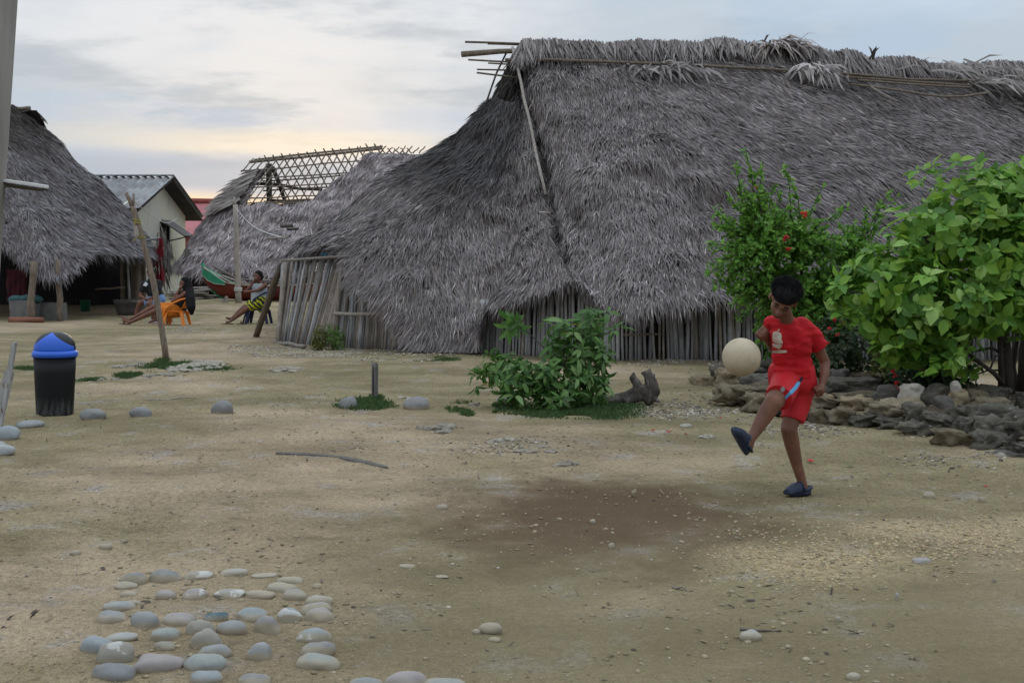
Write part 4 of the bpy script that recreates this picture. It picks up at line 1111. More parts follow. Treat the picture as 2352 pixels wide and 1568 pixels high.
def make_firewood():
    rng = random.Random(14)
    for i in range(26):
        c = G(462 + rng.uniform(-16, 20), 684); z = 0.04 + (i // 6) * 0.085
        l = rng.uniform(0.35, 0.75); an = rng.uniform(-0.4, 0.4)
        d = Vector((math.cos(an), math.sin(an) * 0.6, rng.uniform(-0.08, 0.08))) * l
        p = Vector((c.x, 39.2 + rng.uniform(-0.3, 0.3), z))
        tag(pole_mb(p - d, p + d, 0.04, 0.03, rng, 4, 0.03, 6).build('firewood_stick', M['pole'], smooth=True), 'brown stick in the firewood heap left of the red boat', 'firewood', 'sticks of the firewood heap')
    for (u, h, l) in ((511, 0.16, 'short squared stump in front of the boat, the left lower of two'), (520, 0.24, 'short squared stump in front of the boat, the right taller of two')):
        a = G(u, 696); tag(MB().box((a.x, a.y, h / 2 - 0.02), (0.1, 0.1, h), Matrix.Rotation(0.3, 3, 'Z')).build('stump', M['pole'], bevel=0.012), l, 'stump')
make_firewood()

# ------------------------------------------------------------------ poles standing in the yard
def make_poles():
    rng = random.Random(23)
    t = thing('clothes_post', 'upright grey post with a tied white cord in front of the boat', 'post', G(548, 696))
    Y = G(548, 696).y
    pole_mb(G(548, 696) - Vector((0, 0, 0.1)), P(541, 470, Y), 0.10, 0.075, rng, 7, 0.02, 9).build('pole', M['pole'], t, smooth=True)
    MB().tube([P(541, 470, Y), P(536, 462, Y), P(539, 452, Y)], [0.06, 0.05, 0.02], 7).build('fork', M['pole'], t, smooth=True)
    w = plain('white_cord', (0.55, 0.53, 0.50), (0.45, 0.44, 0.42), 6, rand=0)
    b = MB()
    for k in range(4):
        q = P(547, 661 + k * 2.2, Y); b.tube([q + Vector((0.12 * math.cos(a), 0.12 * math.sin(a), 0)) for a in np.linspace(0, 2 * math.pi, 13)], 0.013, 4)
    b.build('tied_cord', w, t)
    pts = []
    a, e = P(543, 478, Y), P(652, 546, 18.9)
    for k in range(15):
        f = k / 14; q = a.lerp(e, f); q.z -= 0.35 * math.sin(math.pi * f) * 0.5; pts.append(q)
    tag(MB().tube(pts, 0.011, 4).build('clothes_line', w), 'thin pale line sagging from the grey post to the big thatched house', 'line')
    # forked pole with tag
    g = G(381, 829); Y = g.y
    f = thing('forked_pole', 'tall leaning forked pole with a small tag, planted in the mossy rocks', 'pole', g)
    pts = [P(383, 836, Y), P(377, 790, Y), P(366, 725, Y), P(353, 650, Y), P(338, 590, Y), P(322, 530, Y), P(308, 485, Y), P(304, 474, Y)]
    MB().tube(pts, [0.043, 0.042, 0.04, 0.041, 0.038, 0.038, 0.036, 0.034], 9).build('shaft', M['pole_brown'], f, smooth=True)
    MB().tube([P(304, 475, Y), P(297, 458, Y), P(289, 443, Y)], [0.032, 0.028, 0.024], 8).build('prong', M['pole_brown'], f, smooth=True)
    MB().tube([P(304, 476, Y), P(307, 462, Y), P(307, 445, Y)], [0.026, 0.018, 0.014], 8).build('prong', M['pole_brown'], f, smooth=True)
    tg = [P(306, 518, Y - 0.05), P(315, 518, Y - 0.05), P(320, 540, Y - 0.05), P(309, 543, Y - 0.05)]
    MB().prism(tg, (0, 0.01, 0)).build('tag', plain('faded_card', (0.36, 0.31, 0.27), (0.30, 0.255, 0.22), 10, rand=0), f)
    yl = plain('yellow_string', (0.42, 0.36, 0.05), rand=0)
    b = MB()
    for (u, v) in ((311, 505), (313, 511), (322, 545)):
        q = P(u + 3, v, Y); b.tube([q + Vector((0.048 * math.cos(a), 0.048 * math.sin(a), 0.01 * math.sin(a * 2))) for a in np.linspace(0, 2 * math.pi, 11)], 0.006, 4)
    b.tube([P(311, 508, Y - 0.05), P(308, 518, Y - 0.055)], 0.005, 4); b.tube([P(316, 543, Y - 0.05), P(305, 554, Y - 0.06)], 0.005, 4); b.tube([P(322, 545, Y - 0.05), P(330, 541, Y - 0.05)], 0.005, 4)
    b.build('string', yl, f)
    a, e = P(307, 462, Y), Vector((-13.4, 45.5, 1.4 + (594 - 500) / F * 45.5))
    tag(MB().tube([a.lerp(e, k / 12) - Vector((0, 0, 0.25 * math.sin(math.pi * k / 12))) for k in range(13)], 0.008, 4).build('cord', w), 'thin pale cord from the forked pole to the eave of the cream house', 'cord')
    # pole propped against the corner of the big house
    tag(pole_mb(G(586, 772) - Vector((0, 0, 0.06)), P(646, 604, 19.0), 0.055, 0.06, rng, 6, 0.015, 9).build('leaning_pole', M['pole_brown'], smooth=True),
        'thick brown pole leaning against the left corner of the big thatched house', 'pole')
    # split bamboo stump
    g = G(861, 922)
    b = thing('bamboo_stump', 'short grey split bamboo stake standing among the grey stones', 'stake', g)
    r0 = 0.034; H = px(90, g.y)
    vs, fs = [], []
    n = 14
    for j, (z, r) in enumerate(((-0.05, r0), (0.02, r0 * 1.06), (0.04, r0 * 0.98), (H * 0.5, r0 * 0.96), (H * 0.86, r0 * 0.97), (H, r0))):
        for k in range(n + 1):
            a = -math.pi / 2 - 0.25 + 2 * math.pi * 0.93 * k / n
            zz = z if j < 5 else z - (0.03 if 3 < k < 11 else 0.0) - 0.008 * math.sin(k * 5)
            vs.append((g.x + r * math.cos(a), g.y + r * math.sin(a), zz))
    m1 = n + 1
    for j in range(5):
        for k in range(n): fs.append((j * m1 + k, j * m1 + k + 1, (j + 1) * m1 + k + 1, (j + 1) * m1 + k))
    o = MB().add(vs, fs).build('culm', M['bamboo'], b, smooth=True); s = o.modifiers.new('t', 'SOLIDIFY'); s.thickness = 0.008
    MB().tube([(g.x, g.y, 0.024), (g.x, g.y, 0.038)], r0 * 1.1, 14).build('node_ring', plain('bamboo_ring', (0.24, 0.20, 0.15), rand=0), b, smooth=True)
    # whitish broken slats at the left edge
    wsl = plain('peeling_white_slat', (0.40, 0.39, 0.38), (0.26, 0.25, 0.25), 8, 0.85, 0.4, 0.006, (4, 4, 0.5), rand=0, c3=(0.13, 0.07, 0.055))
    Y = G(0, 990).y
    def slat(u0, v0, u1, v1, w, name, label, dy=0.0):
        a, e = P(u0, v0, Y + dy), P(u1, v1, Y + dy)
        s = (a - e).cross(Vector((0, 1, 0))).normalized() * px(w, Y) / 2
        tag(MB().prism([a - s, a + s * 0.6, e + s, e - s], (0, 0.03, 0)).build(name, wsl, bevel=0.004), label, 'slat')
    slat(31, 786, -6, 996, 13, 'broken_slat', 'tall leaning whitish slat with a brown tip at the left edge')
    slat(18, 852, -14, 992, 26, 'broken_slat', 'short broken peeling slat behind the tall one at the left edge', 0.05)
    # near post with a panel at the left edge of the view
    Yp = 3.3
    t = thing('near_post', 'grey blurred leaning post close to the camera at the left edge', 'post', Vector((P(-150, 0, Yp).x, Yp, 0)))
    top, bot = P(-2, -60, Yp), P(-128, 1700, Yp)
    bot.z = -0.1
    MB().tube([bot, bot.lerp(top, 0.5), top], [0.062, 0.058, 0.055], 14).build('shaft', plain('pale_grey_post', (0.20, 0.18, 0.155), (0.14, 0.125, 0.105), 3, 0.85, 0.2, 0.005, (5, 5, 0.6), rand=0), t, smooth=True)
    a, e = P(-30, 406, Yp), P(112, 427, Yp - 0.02)
    d = Vector((-0.066, 0.16, 0.012))
    MB().prism([a, e, e + d, a + d], (0, 0, -0.0075)).build('panel', plain('white_panel', (0.62, 0.61, 0.60), (0.55, 0.54, 0.52), 4, 0.5, 0, rand=0), t)
    MB().prism([a + Vector((0, 0.004, -0.0095)), e + Vector((-0.004, 0.004, -0.0095)), e + d + Vector((-0.03, -0.004, -0.014)), a + d + Vector((0, -0.004, -0.022))], (0, 0, -0.004)).build('panel_backing', plain('olive_backing', (0.05, 0.045, 0.03), rand=0), t)
make_poles()

# ------------------------------------------------------------------ bin
def make_bin():
    g = G(126, 957); Y = g.y + 0.15; g.x *= Y / g.y
    b = thing('rubbish_bin', 'black plastic rubbish bin with a blue domed swing lid', 'bin', Vector((g.x, Y, 0)))
    s = px(1, g.y)
    z = lambda v: (957 - v) * s
    blk = newmat('black_bin_plastic'); m, nt, bs, out = blk
    tco = nt.nodes.new('ShaderNodeTexCoord'); sp = nt.nodes.new('ShaderNodeSeparateXYZ'); nt.links.new(tco.outputs['Object'], sp.inputs[0])
    f = nnoise(nt, 9, 6, 0.7, (4, 4, 0.6))
    k = nmath(nt, 'MULTIPLY', nramp(nt, sp.outputs[2], 0.20, 0.02), nramp(nt, f, 0.35, 0.65))
    nt.links.new(nmix(nt, nmath(nt, 'MULTIPLY', k, 0.85), (0.007, 0.007, 0.008), (0.10, 0.10, 0.10)), bs.inputs['Base Color'])
    bs.inputs['Roughness'].default_value = 0.6; bs.inputs['Specular IOR Level'].default_value = 0.25
    def lathe(prof, n=40, sq=0.75):
        vs, fs = [], []
        for r, zz in prof:
            for i in range(n):
                a = 2 * math.pi * i / n
                vs.append((g.x + r * math.cos(a), Y + r * sq * math.sin(a), zz))
        for j in range(len(prof) - 1):
            for i in range(n): fs.append((j * n + i, j * n + (i + 1) % n, (j + 1) * n + (i + 1) % n, (j + 1) * n + i))
        return MB().add(vs, fs)
    lathe([(0.0, 0.0), (41.0 * s, 0.0), (42 * s, 0.012), (46.5 * s, z(860)), (48.5 * s, z(820)), (46 * s, z(822)), (0, z(822))]).build('body', m, b, smooth=True)
    blue = plain('blue_lid_plastic', (0.018, 0.11, 0.60), (0.016, 0.10, 0.54), 4, 0.4, 0, rand=0, spec=0.5)
    lathe([(45 * s, z(823)), (51.5 * s, z(822)), (52 * s, z(811)), (49.5 * s, z(810)), (47 * s, z(806)), (44 * s, z(806))]).build('lid_rim', blue, b, smooth=True)
    # dome: black shell with a blue triangular flap front and back
    Hd = z(764) - z(806); R = 47.5 * s
    vs, fs_b, fs_k = [], [], []
    n, mm = 180, 64
    for j in range(mm + 1):
        th = math.pi / 2 * j / mm
        for i in range(n):
            a = 2 * math.pi * i / n
            r = R * math.cos(th) ** 0.8; zz = z(806) + Hd * math.sin(th)
            vs.append((g.x + r * math.cos(a), Y + r * 0.75 * math.sin(a), zz))
    for j in range(mm):
        for i in range(n):
            q = (j * n + i, j * n + (i + 1) % n, (j + 1) * n + (i + 1) % n, (j + 1) * n + i)
            c = sum((Vector(vs[k]) for k in q), Vector()) / 4
            x = abs(c.x - g.x) / R; h = (c.z - z(806)) / Hd
            (fs_b if h < 1.0 - 0.80 * x - 0.02 and abs(c.y - Y) > 0.02 else fs_k).append(q)
    MB().add(vs, fs_k).build('dome', plain('glossy_black_dome', (0.012, 0.011, 0.011), rand=0, rough=0.38, bump=0, spec=0.35), b, smooth=True)
    q = MB().add([(x_, Y + (y_ - Y) * 1.012, z_) for x_, y_, z_ in vs], fs_b).build('swing_flap', blue, b, smooth=True)
    sm = q.modifiers.new('t', 'SOLIDIFY'); sm.thickness = 0.004
make_bin()

# ------------------------------------------------------------------ stones
def stone_mesh(name, c, s, seed, rough=0.06, sub=ICO3, rot=0.0, boxy=1.0, freq=1.6, flat_bottom=0.35):
    V, T = sub
    V = V.copy()
    if boxy != 1.0:
        V = np.sign(V) * np.abs(V) ** boxy; V = V / np.max(np.linalg.norm(V, axis=1)) * 1.15
    off = np.array([seed * 7.13, seed * 3.71, seed * 1.97])
    n = fbm(V + off, freq, 3, seed % 97, 0.45)
    V = V * (1 + rough * n)[:, None]
    V = V * np.array(s)
    ca, sa = math.cos(rot), math.sin(rot)
    V = np.stack([V[:, 0] * ca - V[:, 1] * sa, V[:, 0] * sa + V[:, 1] * ca, V[:, 2]], 1)
    return np_mesh(name, V + np.array(c), T)
COB = {}
def cobble_mat(key):
    cols = {'dark grey': ((0.25, 0.245, 0.235), (0.21, 0.205, 0.20)), 'grey': ((0.325, 0.325, 0.31), (0.275, 0.275, 0.265)), 'pale grey': ((0.41, 0.415, 0.40), (0.35, 0.355, 0.345)),
            'blue grey': ((0.325, 0.345, 0.345), (0.275, 0.29, 0.29)), 'pinkish': ((0.38, 0.335, 0.31), (0.325, 0.29, 0.27)), 'tan': ((0.345, 0.315, 0.26), (0.29, 0.265, 0.22)),
            'teal': ((0.11, 0.16, 0.175), (0.07, 0.115, 0.135)), 'mauve grey': ((0.29, 0.272, 0.262), (0.245, 0.228, 0.222)), 'green grey': ((0.335, 0.345, 0.315), (0.285, 0.295, 0.27))}
    k = key.split('+')
    if key in COB: return COB[key]
    c1, c2 = (tuple(x * f for x, f in zip(c, (0.84, 0.85, 0.86))) for c in cols[k[0]])
    m, nt, b, out = newmat('cobble_' + k[0].replace(' ', '_'))
    f = nnoise(nt, 14, 6, 0.6); f2 = nnoise(nt, 120, 3, 0.7); spz = nt.nodes.new('ShaderNodeSeparateXYZ'); tz = nt.nodes.new('ShaderNodeNewGeometry'); nt.links.new(tz.outputs['Position'], spz.inputs[0])
    col = nmix(nt, nramp(nt, f, 0.35, 0.65), c1, c2)
    col = nmix(nt, 1.0, col, nmix(nt, f2, (0.85, 0.85, 0.85), (1.15, 1.15, 1.15)), 'MULTIPLY')
    sandy = nmath(nt, 'ADD', spz.outputs[2], nmath(nt, 'MULTIPLY', nmath(nt, 'SUBTRACT', f, 0.5), 0.04))   # dried sand clinging to the foot
    col = nmix(nt, nmath(nt, 'MULTIPLY', nramp(nt, sandy, 0.034, 0.012), 0.8), col, (0.33, 0.275, 0.19))
    if len(k) > 1:                                                       # flaked white paint left on top
        oi = nt.nodes.new('ShaderNodeObjectInfo')
        t = nt.nodes.new('ShaderNodeTexCoord'); vm = nt.nodes.new('ShaderNodeVectorMath'); vm.operation = 'ADD'
        nt.links.new(t.outputs['Object'], vm.inputs[0]); nt.links.new(oi.outputs['Location'], vm.inputs[1])
        pf = nnoise(nt, 13, 4, 0.55, vec=vm.outputs[0])
        geo = nt.nodes.new('ShaderNodeNewGeometry'); sp = nt.nodes.new('ShaderNodeSeparateXYZ'); nt.links.new(geo.outputs['Normal'], sp.inputs[0])
        msk = nmath(nt, 'MULTIPLY', nramp(nt, pf, 0.53, 0.56), nramp(nt, sp.outputs[2], 0.15, 0.4))
        col = nmix(nt, nmath(nt, 'MULTIPLY', msk, 0.8), col, (0.50, 0.49, 0.46))
    nt.links.new(col, b.inputs['Base Color']); b.inputs['Roughness'].default_value = 0.78; b.inputs['Specular IOR Level'].default_value = 0.3
    nbump(nt, b, nnoise(nt, 60, 4, 0.6), 0.12, 0.004)
    COB[key] = m
    return m
def cobble(u0, u1, v0, v1, tone, label, seed, group='cobbles of the laid pattern', name='cobble', deep=0.62, sink=0.25):
    g = G((u0 + u1) / 2, v1); w = px(u1 - u0, g.y); H = px(v1 - v0, g.y)
    tanv = CAMH / g.y
    w *= 0.95; ry = w * 0.5 * deep
    # visible height = body height + foreshortened depth
    h = max(0.35 * H, H - ry * tanv * 1.0)
    rz = h / (2 - sink * 2) * 1.25
    c = (g.x * (1 + ry * 0.9 / g.y), g.y + ry * 0.9, gz(g.x, g.y) + h * 0.93 - rz)
    r = random.Random(seed)
    me = stone_mesh(name, c, (w / 2, ry, rz), seed, 0.17, ICO3, r.uniform(-0.3, 0.3), 0.88, 1.2)
    return tag(put(me, name, cobble_mat(tone)), label, 'cobble', group)
ORD = ['first', 'second', 'third', 'fourth', 'fifth', 'sixth', 'seventh', 'eighth']
def make_cobbles():
    def D(b): return (122.5 + b[0] * .28648, 122.5 + b[1] * .28648, 1255.6 + b[2] * .28648, 1255.6 + b[3] * .28648)
    rows = [
        ('rearmost row', [((540, 762, 180, 280), 'dark grey'), ((762, 1052, 172, 275), 'dark grey'), ((1058, 1285, 190, 258), 'grey+w'), ((1345, 1565, 180, 235), 'pale grey'), ((1592, 1798, 205, 238), 'pale grey'), ((1790, 1998, 212, 270), 'blue grey')]),
        ('second row', [((495, 680, 265, 318), 'pale grey'), ((535, 668, 355, 400), 'pale grey'), ((815, 990, 352, 435), 'pinkish'), ((1043, 1235, 345, 428), 'pinkish+w'), ((1282, 1528, 348, 410), 'blue grey+w'), ((1530, 1770, 338, 402), 'pinkish'), ((1715, 1965, 258, 335), 'pale grey'), ((1838, 2035, 322, 405), 'blue grey')]),
        ('third row', [((380, 650, 443, 525), 'blue grey'), ((575, 700, 428, 470), 'pale grey'), ((1795, 1988, 468, 585), 'blue grey+w'), ((2020, 2245, 365, 450), 'pale grey+w'), ((1995, 2240, 420, 512), 'grey'), ((2015, 2245, 470, 578), 'pinkish')]),
        ('fourth row', [((343, 585, 515, 610), 'grey'), ((630, 848, 533, 668), 'grey'), ((868, 1148, 535, 640), 'pinkish'), ((1210, 1405, 540, 615), 'teal'), ((1308, 1550, 585, 708), 'grey'), ((1465, 1720, 490, 595), 'blue grey'), ((1605, 1825, 525, 672), 'mauve grey')]),
        ('fifth row', [((430, 668, 708, 780), 'pale grey'), ((768, 1025, 663, 765), 'green grey'), ((1075, 1290, 612, 740), 'tan'), ((1110, 1350, 665, 828), 'tan'), ((1950, 2225, 628, 752), 'blue grey+w'), ((1970, 2260, 730, 865), 'mauve grey')]),
        ('sixth row', [((218, 480, 755, 890), 'blue grey'), ((370, 650, 808, 972), 'tan+w'), ((1180, 1440, 797, 900), 'grey'), ((1560, 1752, 765, 910), 'grey'), ((1940, 2285, 845, 970), 'green grey')]),
        ('front row', [((300, 668, 970, 1110), 'dark grey'), ((665, 1025, 890, 1042), 'pinkish'), ((1030, 1388, 890, 1025), 'green grey'), ((1085, 1370, 1022, 1120), 'blue grey'), ((1480, 1745, 1025, 1125), 'mauve grey')]),
    ]
    sd = 100
    for rn, items in rows:
        for i, (b, tone) in enumerate(items):
            u0, u1, v0, v1 = D(b); sd += 1
            t = tone.split('+')
            lab = '%s%s cobble, %s from left in the pattern\'s %s' % ('white flecked ' if len(t) > 1 else '', t[0], ORD[i], rn)
            cobble(u0, u1, v0, v1, tone, lab, sd)
    for (u0, u1, v0, v1, tone, lab) in ((796, 881, 1557, 1590, 'grey', 'grey cobble cut by the bottom edge, leftmost of three there'),
                                        (884, 979, 1541, 1585, 'pinkish', 'pinkish grey cobble at the bottom edge, middle and tallest of three'),
                                        (962, 1074, 1552, 1590, 'blue grey', 'long blue grey cobble at the bottom edge, rightmost of three')):
        sd += 1; cobble(u0, u1, v0, v1, tone, lab, sd, 'cobbles at the bottom edge')
    for (u0, u1, v0, v1, tone, lab) in ((185, 240, 940, 967, 'dark grey', 'rounded grey stone just right of the rubbish bin'),
                                        (300, 348, 938, 962, 'dark grey', 'small squarish grey stone, second to the right of the rubbish bin'),
                                        (486, 534, 922, 953, 'dark grey', 'lone high rounded grey stone between the bin and the bamboo stake'),
                                        (779, 820, 915, 943, 'dark grey', 'dark rounded stone just left of the bamboo stake'),
                                        (927, 987, 911, 940, 'mauve grey', 'oblong grey stone just right of the bamboo stake'),
                                        (1138, 1184, 905, 923, 'dark grey', 'grey stone half hidden at the left foot of the small bush'),
                                        (36, 101, 968, 987, 'grey', 'long flat grey stone below the rubbish bin'),
                                        (-14, 44, 982, 1015, 'blue grey', 'large smooth bluish stone at the left edge'),
                                        (-22, 13, 1015, 1031, 'pale grey', 'small pale stone cut by the left edge between two larger ones'),
                                        (-24, 33, 1027, 1053, 'pale grey', 'low pale stone at the left edge, frontmost of the three')):
        sd += 1; cobble(u0, u1, v0, v1, tone, lab, sd, 'stones marking the edge of the yard', 'border_stone', 0.7, 0.02)
make_cobbles()
# ------------------------------------------------------------------ leaves and shrubs
def leaf_tmpl(w, fold=0.12, droop=0.25, blunt=0.55):
    V = np.array([[0, 0, 0], [0.28, -w * 0.42, fold * w], [0.28, 0, 0.02], [0.28, w * 0.42, fold * w],
                  [blunt + 0.1, -w * 0.46, fold * w - droop * 0.35], [blunt + 0.1, 0, -droop * 0.4], [blunt + 0.1, w * 0.46, fold * w - droop * 0.35], [1, 0, -droop]])
    T = np.array([[0, 2, 1], [0, 3, 2], [1, 2, 5], [1, 5, 4], [2, 3, 6], [2, 6, 5], [4, 5, 7], [5, 6, 7]])
    return V, T
def rot_of(d, up):
    x = unit(d); z = unit(up - x * np.sum(up * x, 1, keepdims=True)); y = np.cross(z, x)
    return np.stack([x, y, z], axis=2)                                   # columns
def leaf_cloud(name, pos, d, up, size, cols, tmpl, parent, mat=None, n_parts=0, pals=None, part='leaf'):
    V0, T0 = tmpl
    R = rot_of(d, up); N = len(pos)
    idx = np.arange(N)
    if n_parts:
        order = np.argsort(pos[:, 1] - 2.0 * size)                         # nearest leaves, which show largest
        fr = order[:n_parts]; idx = order[n_parts:]
        if pals is None: pals = 6
        ms = []
        ch = np.linspace(0, N - 1, pals).astype(int); sc = np.argsort(cols.sum(1))
        for k in range(pals):
            c = cols[sc[ch[k]]]
            rr = np.random.default_rng(k)
            Vk = V0 * np.array([1, rr.uniform(0.85, 1.15), rr.uniform(0.6, 1.5)])
            me = np_mesh('leaf', Vk, T0, np.tile(c, (len(V0), 1)), smooth=True); me.materials.append(mat or M['leaf']); ms.append(me)
        rank = np.empty(N, int); rank[sc] = np.arange(N)
        for i in fr:
            o = bpy.data.objects.new(part, ms[min(pals - 1, int(rank[i] / N * pals))]); COL.objects.link(o)
            o.parent = parent
            m = Matrix(R[i].tolist()).to_4x4() @ Matrix.Scale(float(size[i]), 4)
            m.translation = Vector(pos[i].tolist()) - parent.location
            o.matrix_local = m
    Vv = np.einsum('nij,kj->nki', R[idx], V0) * size[idx][:, None, None] + pos[idx][:, None, :]
    T = (np.arange(len(idx))[:, None, None] * len(V0) + T0[None]).reshape(-1, 3)
    C = np.repeat(cols[idx], len(V0), axis=0)
    o = put(np_mesh(name, Vv.reshape(-1, 3), T, C, smooth=True), name, mat or M['leaf'], parent)
    return tag(o, kind='stuff')
def lump_points(rng, lumps, n, shell=(0.55, 1.05), jit=0.05):
    """points through ellipsoidal lumps given as (u, v, Y, ru, rv[, rd]) in photo units; returns position, outward axis"""
    A = np.array([l[3] * l[4] for l in lumps], float); k = rng.choice(len(lumps), n, p=A / A.sum())
    c = np.array([list(P(l[0], l[1], l[2])) for l in lumps]); r = np.array([[px(l[3], l[2]), px((l[5] if len(l) > 5 else (l[3] + l[4]) / 2), l[2]), px(l[4], l[2])] for l in lumps])
    d = unit(rng.normal(0, 1, (n, 3)))
    s = shell[0] + (shell[1] - shell[0]) * np.sqrt(rng.random((n, 1)))
    s = s * (1 + 0.16 * vnoise(d * 2.3 + k[:, None] * 3.7, 1.0, 4))[:, None]
    p = c[k] + d * r[k] * s + rng.normal(0, jit, (n, 3))
    return p, unit(d / r[k])
def rosettes(rng, tips, axes, per, size, spread=0.95, up_w=0.35):
    n = len(tips); K = np.repeat(np.arange(n), per)
    ax = unit(axes[K] + np.array([0, 0, up_w]))
    s = unit(np.cross(ax, np.array([0.31, 0.17, 0.93]) + 0 * ax)); t = np.cross(ax, s)
    ph = (np.tile(np.arange(per), n) / per * 2 * math.pi + np.repeat(rng.random(n) * 6.28, per)) + rng.normal(0, 0.25, len(K))
    rad = s * np.cos(ph)[:, None] + t * np.sin(ph)[:, None]
    d = unit(rad * spread + ax * rng.uniform(0.05, 0.75, len(K))[:, None] + np.array([0, 0, -0.12]))
    up = unit(ax + rad * -0.2 + rng.normal(0, 0.2, (len(K), 3)))
    return tips[K] + rad * 0.012, d, up, rng.uniform(size[0], size[1], len(K)) * (0.75 + 0.4 * rng.random(len(K))), K
def branch(parent, pts, r0, r1, name='branch', n=7, m='bark'):
    pts = [Vector(p) for p in pts]
    k = len(pts)
    return MB().tube(pts, [r0 + (r1 - r0) * i / (k - 1) for i in range(k)], n).build(name, M[m], parent, smooth=True)
def sway(a, b, rng, n=6, amp=0.05, sag=0.0):
    q = crooked(a, b, rng, n, amp); q[0] = Vector(a); q[-1] = Vector(b)
    for i in range(n): q[i].z -= sag * math.sin(math.pi * i / (n - 1))
    return q

def make_right_tree():
    rng = np.random.default_rng(41); pr = random.Random(41)
    b = Vector((P(2315, 0, 11.0).x, 11.0, 0.2)); b.z = surf_z(b.x, b.y)
    t = thing('broadleaf_shrub', 'large bright green shrub with broad glossy leaves at the right edge', 'shrub', b)
    lumps = [(2250, 470, 10.7, 120, 85), (2140, 545, 10.5, 110, 70), (2290, 590, 10.5, 150, 110), (2050, 630, 10.3, 105, 75), (1990, 690, 10.2, 75, 60), (2140, 690, 10.2, 130, 85),
             (2290, 700, 10.4, 120, 70), (2400, 560, 10.7, 150, 140), (2440, 690, 10.8, 130, 90), (2070, 745, 10.2, 80, 50), (2170, 775, 10.5, 70, 55), (2130, 812, 10.25, 75, 42), (2205, 815, 10.5, 42, 45), (2060, 800, 10.4, 45, 40), (2340, 430, 10.9, 80, 60)]
    tips, ax = lump_points(rng, lumps, 1050, (0.45, 1.03), 0.03)
    extra = np.array([list(P(*q)) for q in ((2105, 392, 10.6), (2115, 420, 10.5), (2140, 385, 10.7), (2160, 400, 10.6), (1925, 655, 10.1), (1915, 690, 10.1), (1935, 720, 10.1), (2120, 860, 10.0), (2165, 845, 10.0), (2160, 820, 10.1), (2060, 795, 10.0), (2200, 372, 10.7), (2250, 378, 10.7), (2330, 385, 10.8))])
    tips = np.concatenate([tips, extra]); ax = np.concatenate([ax, np.tile([-0.5, -0.3, 0.5], (len(extra), 1))])
    pos, d, up, size, K = rosettes(rng, tips, ax, 6, (0.065, 0.17))
    base = np.array([[0.145, 0.30, 0.035], [0.20, 0.37, 0.05], [0.09, 0.21, 0.03], [0.31, 0.46, 0.13], [0.24, 0.39, 0.045]])
    c = base[rng.choice(5, len(pos), p=[0.3, 0.27, 0.22, 0.07, 0.14])] * (0.8 + 0.4 * rng.random((len(pos), 1)))
    leaf_cloud('crown', pos, d, up, size, c, leaf_tmpl(0.62, 0.16, 0.18, 0.5), t, n_parts=300)
    w = lambda u, v, Y: P(u, v, Y)
    g = lambda u, v, Y: Vector((P(u, v, Y).x, Y, surf_z(P(u, v, Y).x, Y) - 0.05))
    trunks = [([g(2318, 905, 10.9), w(2312, 820, 10.9), w(2302, 720, 10.8), w(2280, 600, 10.7)], 0.06), ([g(2348, 905, 11.1), w(2352, 800, 11.1), w(2370, 700, 10.9), w(2390, 560, 10.8)], 0.055),
              ([g(2300, 905, 10.9), w(2300, 850, 10.8), w(2296, 770, 10.7), w(2240, 640, 10.6)], 0.035), ([g(2332, 905, 11.3), w(2325, 840, 11.3), w(2340, 740, 11.2)], 0.045), ([g(2372, 905, 10.8), w(2362, 820, 10.8), w(2380, 720, 10.8)], 0.05)]
    for pts, r in trunks: branch(t, pts, r, r * 0.55, 'trunk', 9)
    for pts, r in (([w(2303, 880, 10.8), w(2285, 858, 10.7), w(2255, 836, 10.6), w(2225, 812, 10.5), w(2190, 770, 10.4)], 0.026), ([w(2300, 812, 10.8), w(2278, 798, 10.7), w(2240, 806, 10.6), w(2200, 790, 10.5)], 0.018),
                   ([w(2300, 850, 10.8), w(2270, 850, 10.8), w(2235, 862, 10.7)], 0.012), ([w(2292, 775, 10.7), w(2250, 770, 10.7), w(2225, 780, 10.6)], 0.012), ([w(2275, 845, 10.7), w(2285, 820, 10.7), w(2310, 800, 10.8)], 0.01),
                   ([w(2280, 600, 10.7), w(2240, 520, 10.7), w(2230, 440, 10.7)], 0.03), ([w(2240, 640, 10.6), w(2160, 600, 10.5), w(2110, 520, 10.5)], 0.028), ([w(2190, 770, 10.4), w(2120, 720, 10.3), w(2020, 680, 10.2), w(1950, 670, 10.2)], 0.022),
                   ([w(2240, 640, 10.6), w(2150, 680, 10.3), w(2060, 640, 10.2)], 0.022), ([w(2225, 812, 10.5), w(2160, 830, 10.3), w(2110, 850, 10.1)], 0.012), ([w(2390, 560, 10.8), w(2400, 470, 10.9)], 0.03)):
        branch(t, pts, r, r * 0.5)
    cs = [Vector(p) for p in ((P(*l[:3])) for l in lumps)]
    for i in rng.choice(len(tips), 70, replace=False):
        e = Vector(tips[i].tolist()); s = min(cs, key=lambda q: (q - e).length)
        branch(t, sway(s, e, pr, 4, 0.02), 0.008, 0.004, 'twig', 5)
make_right_tree()

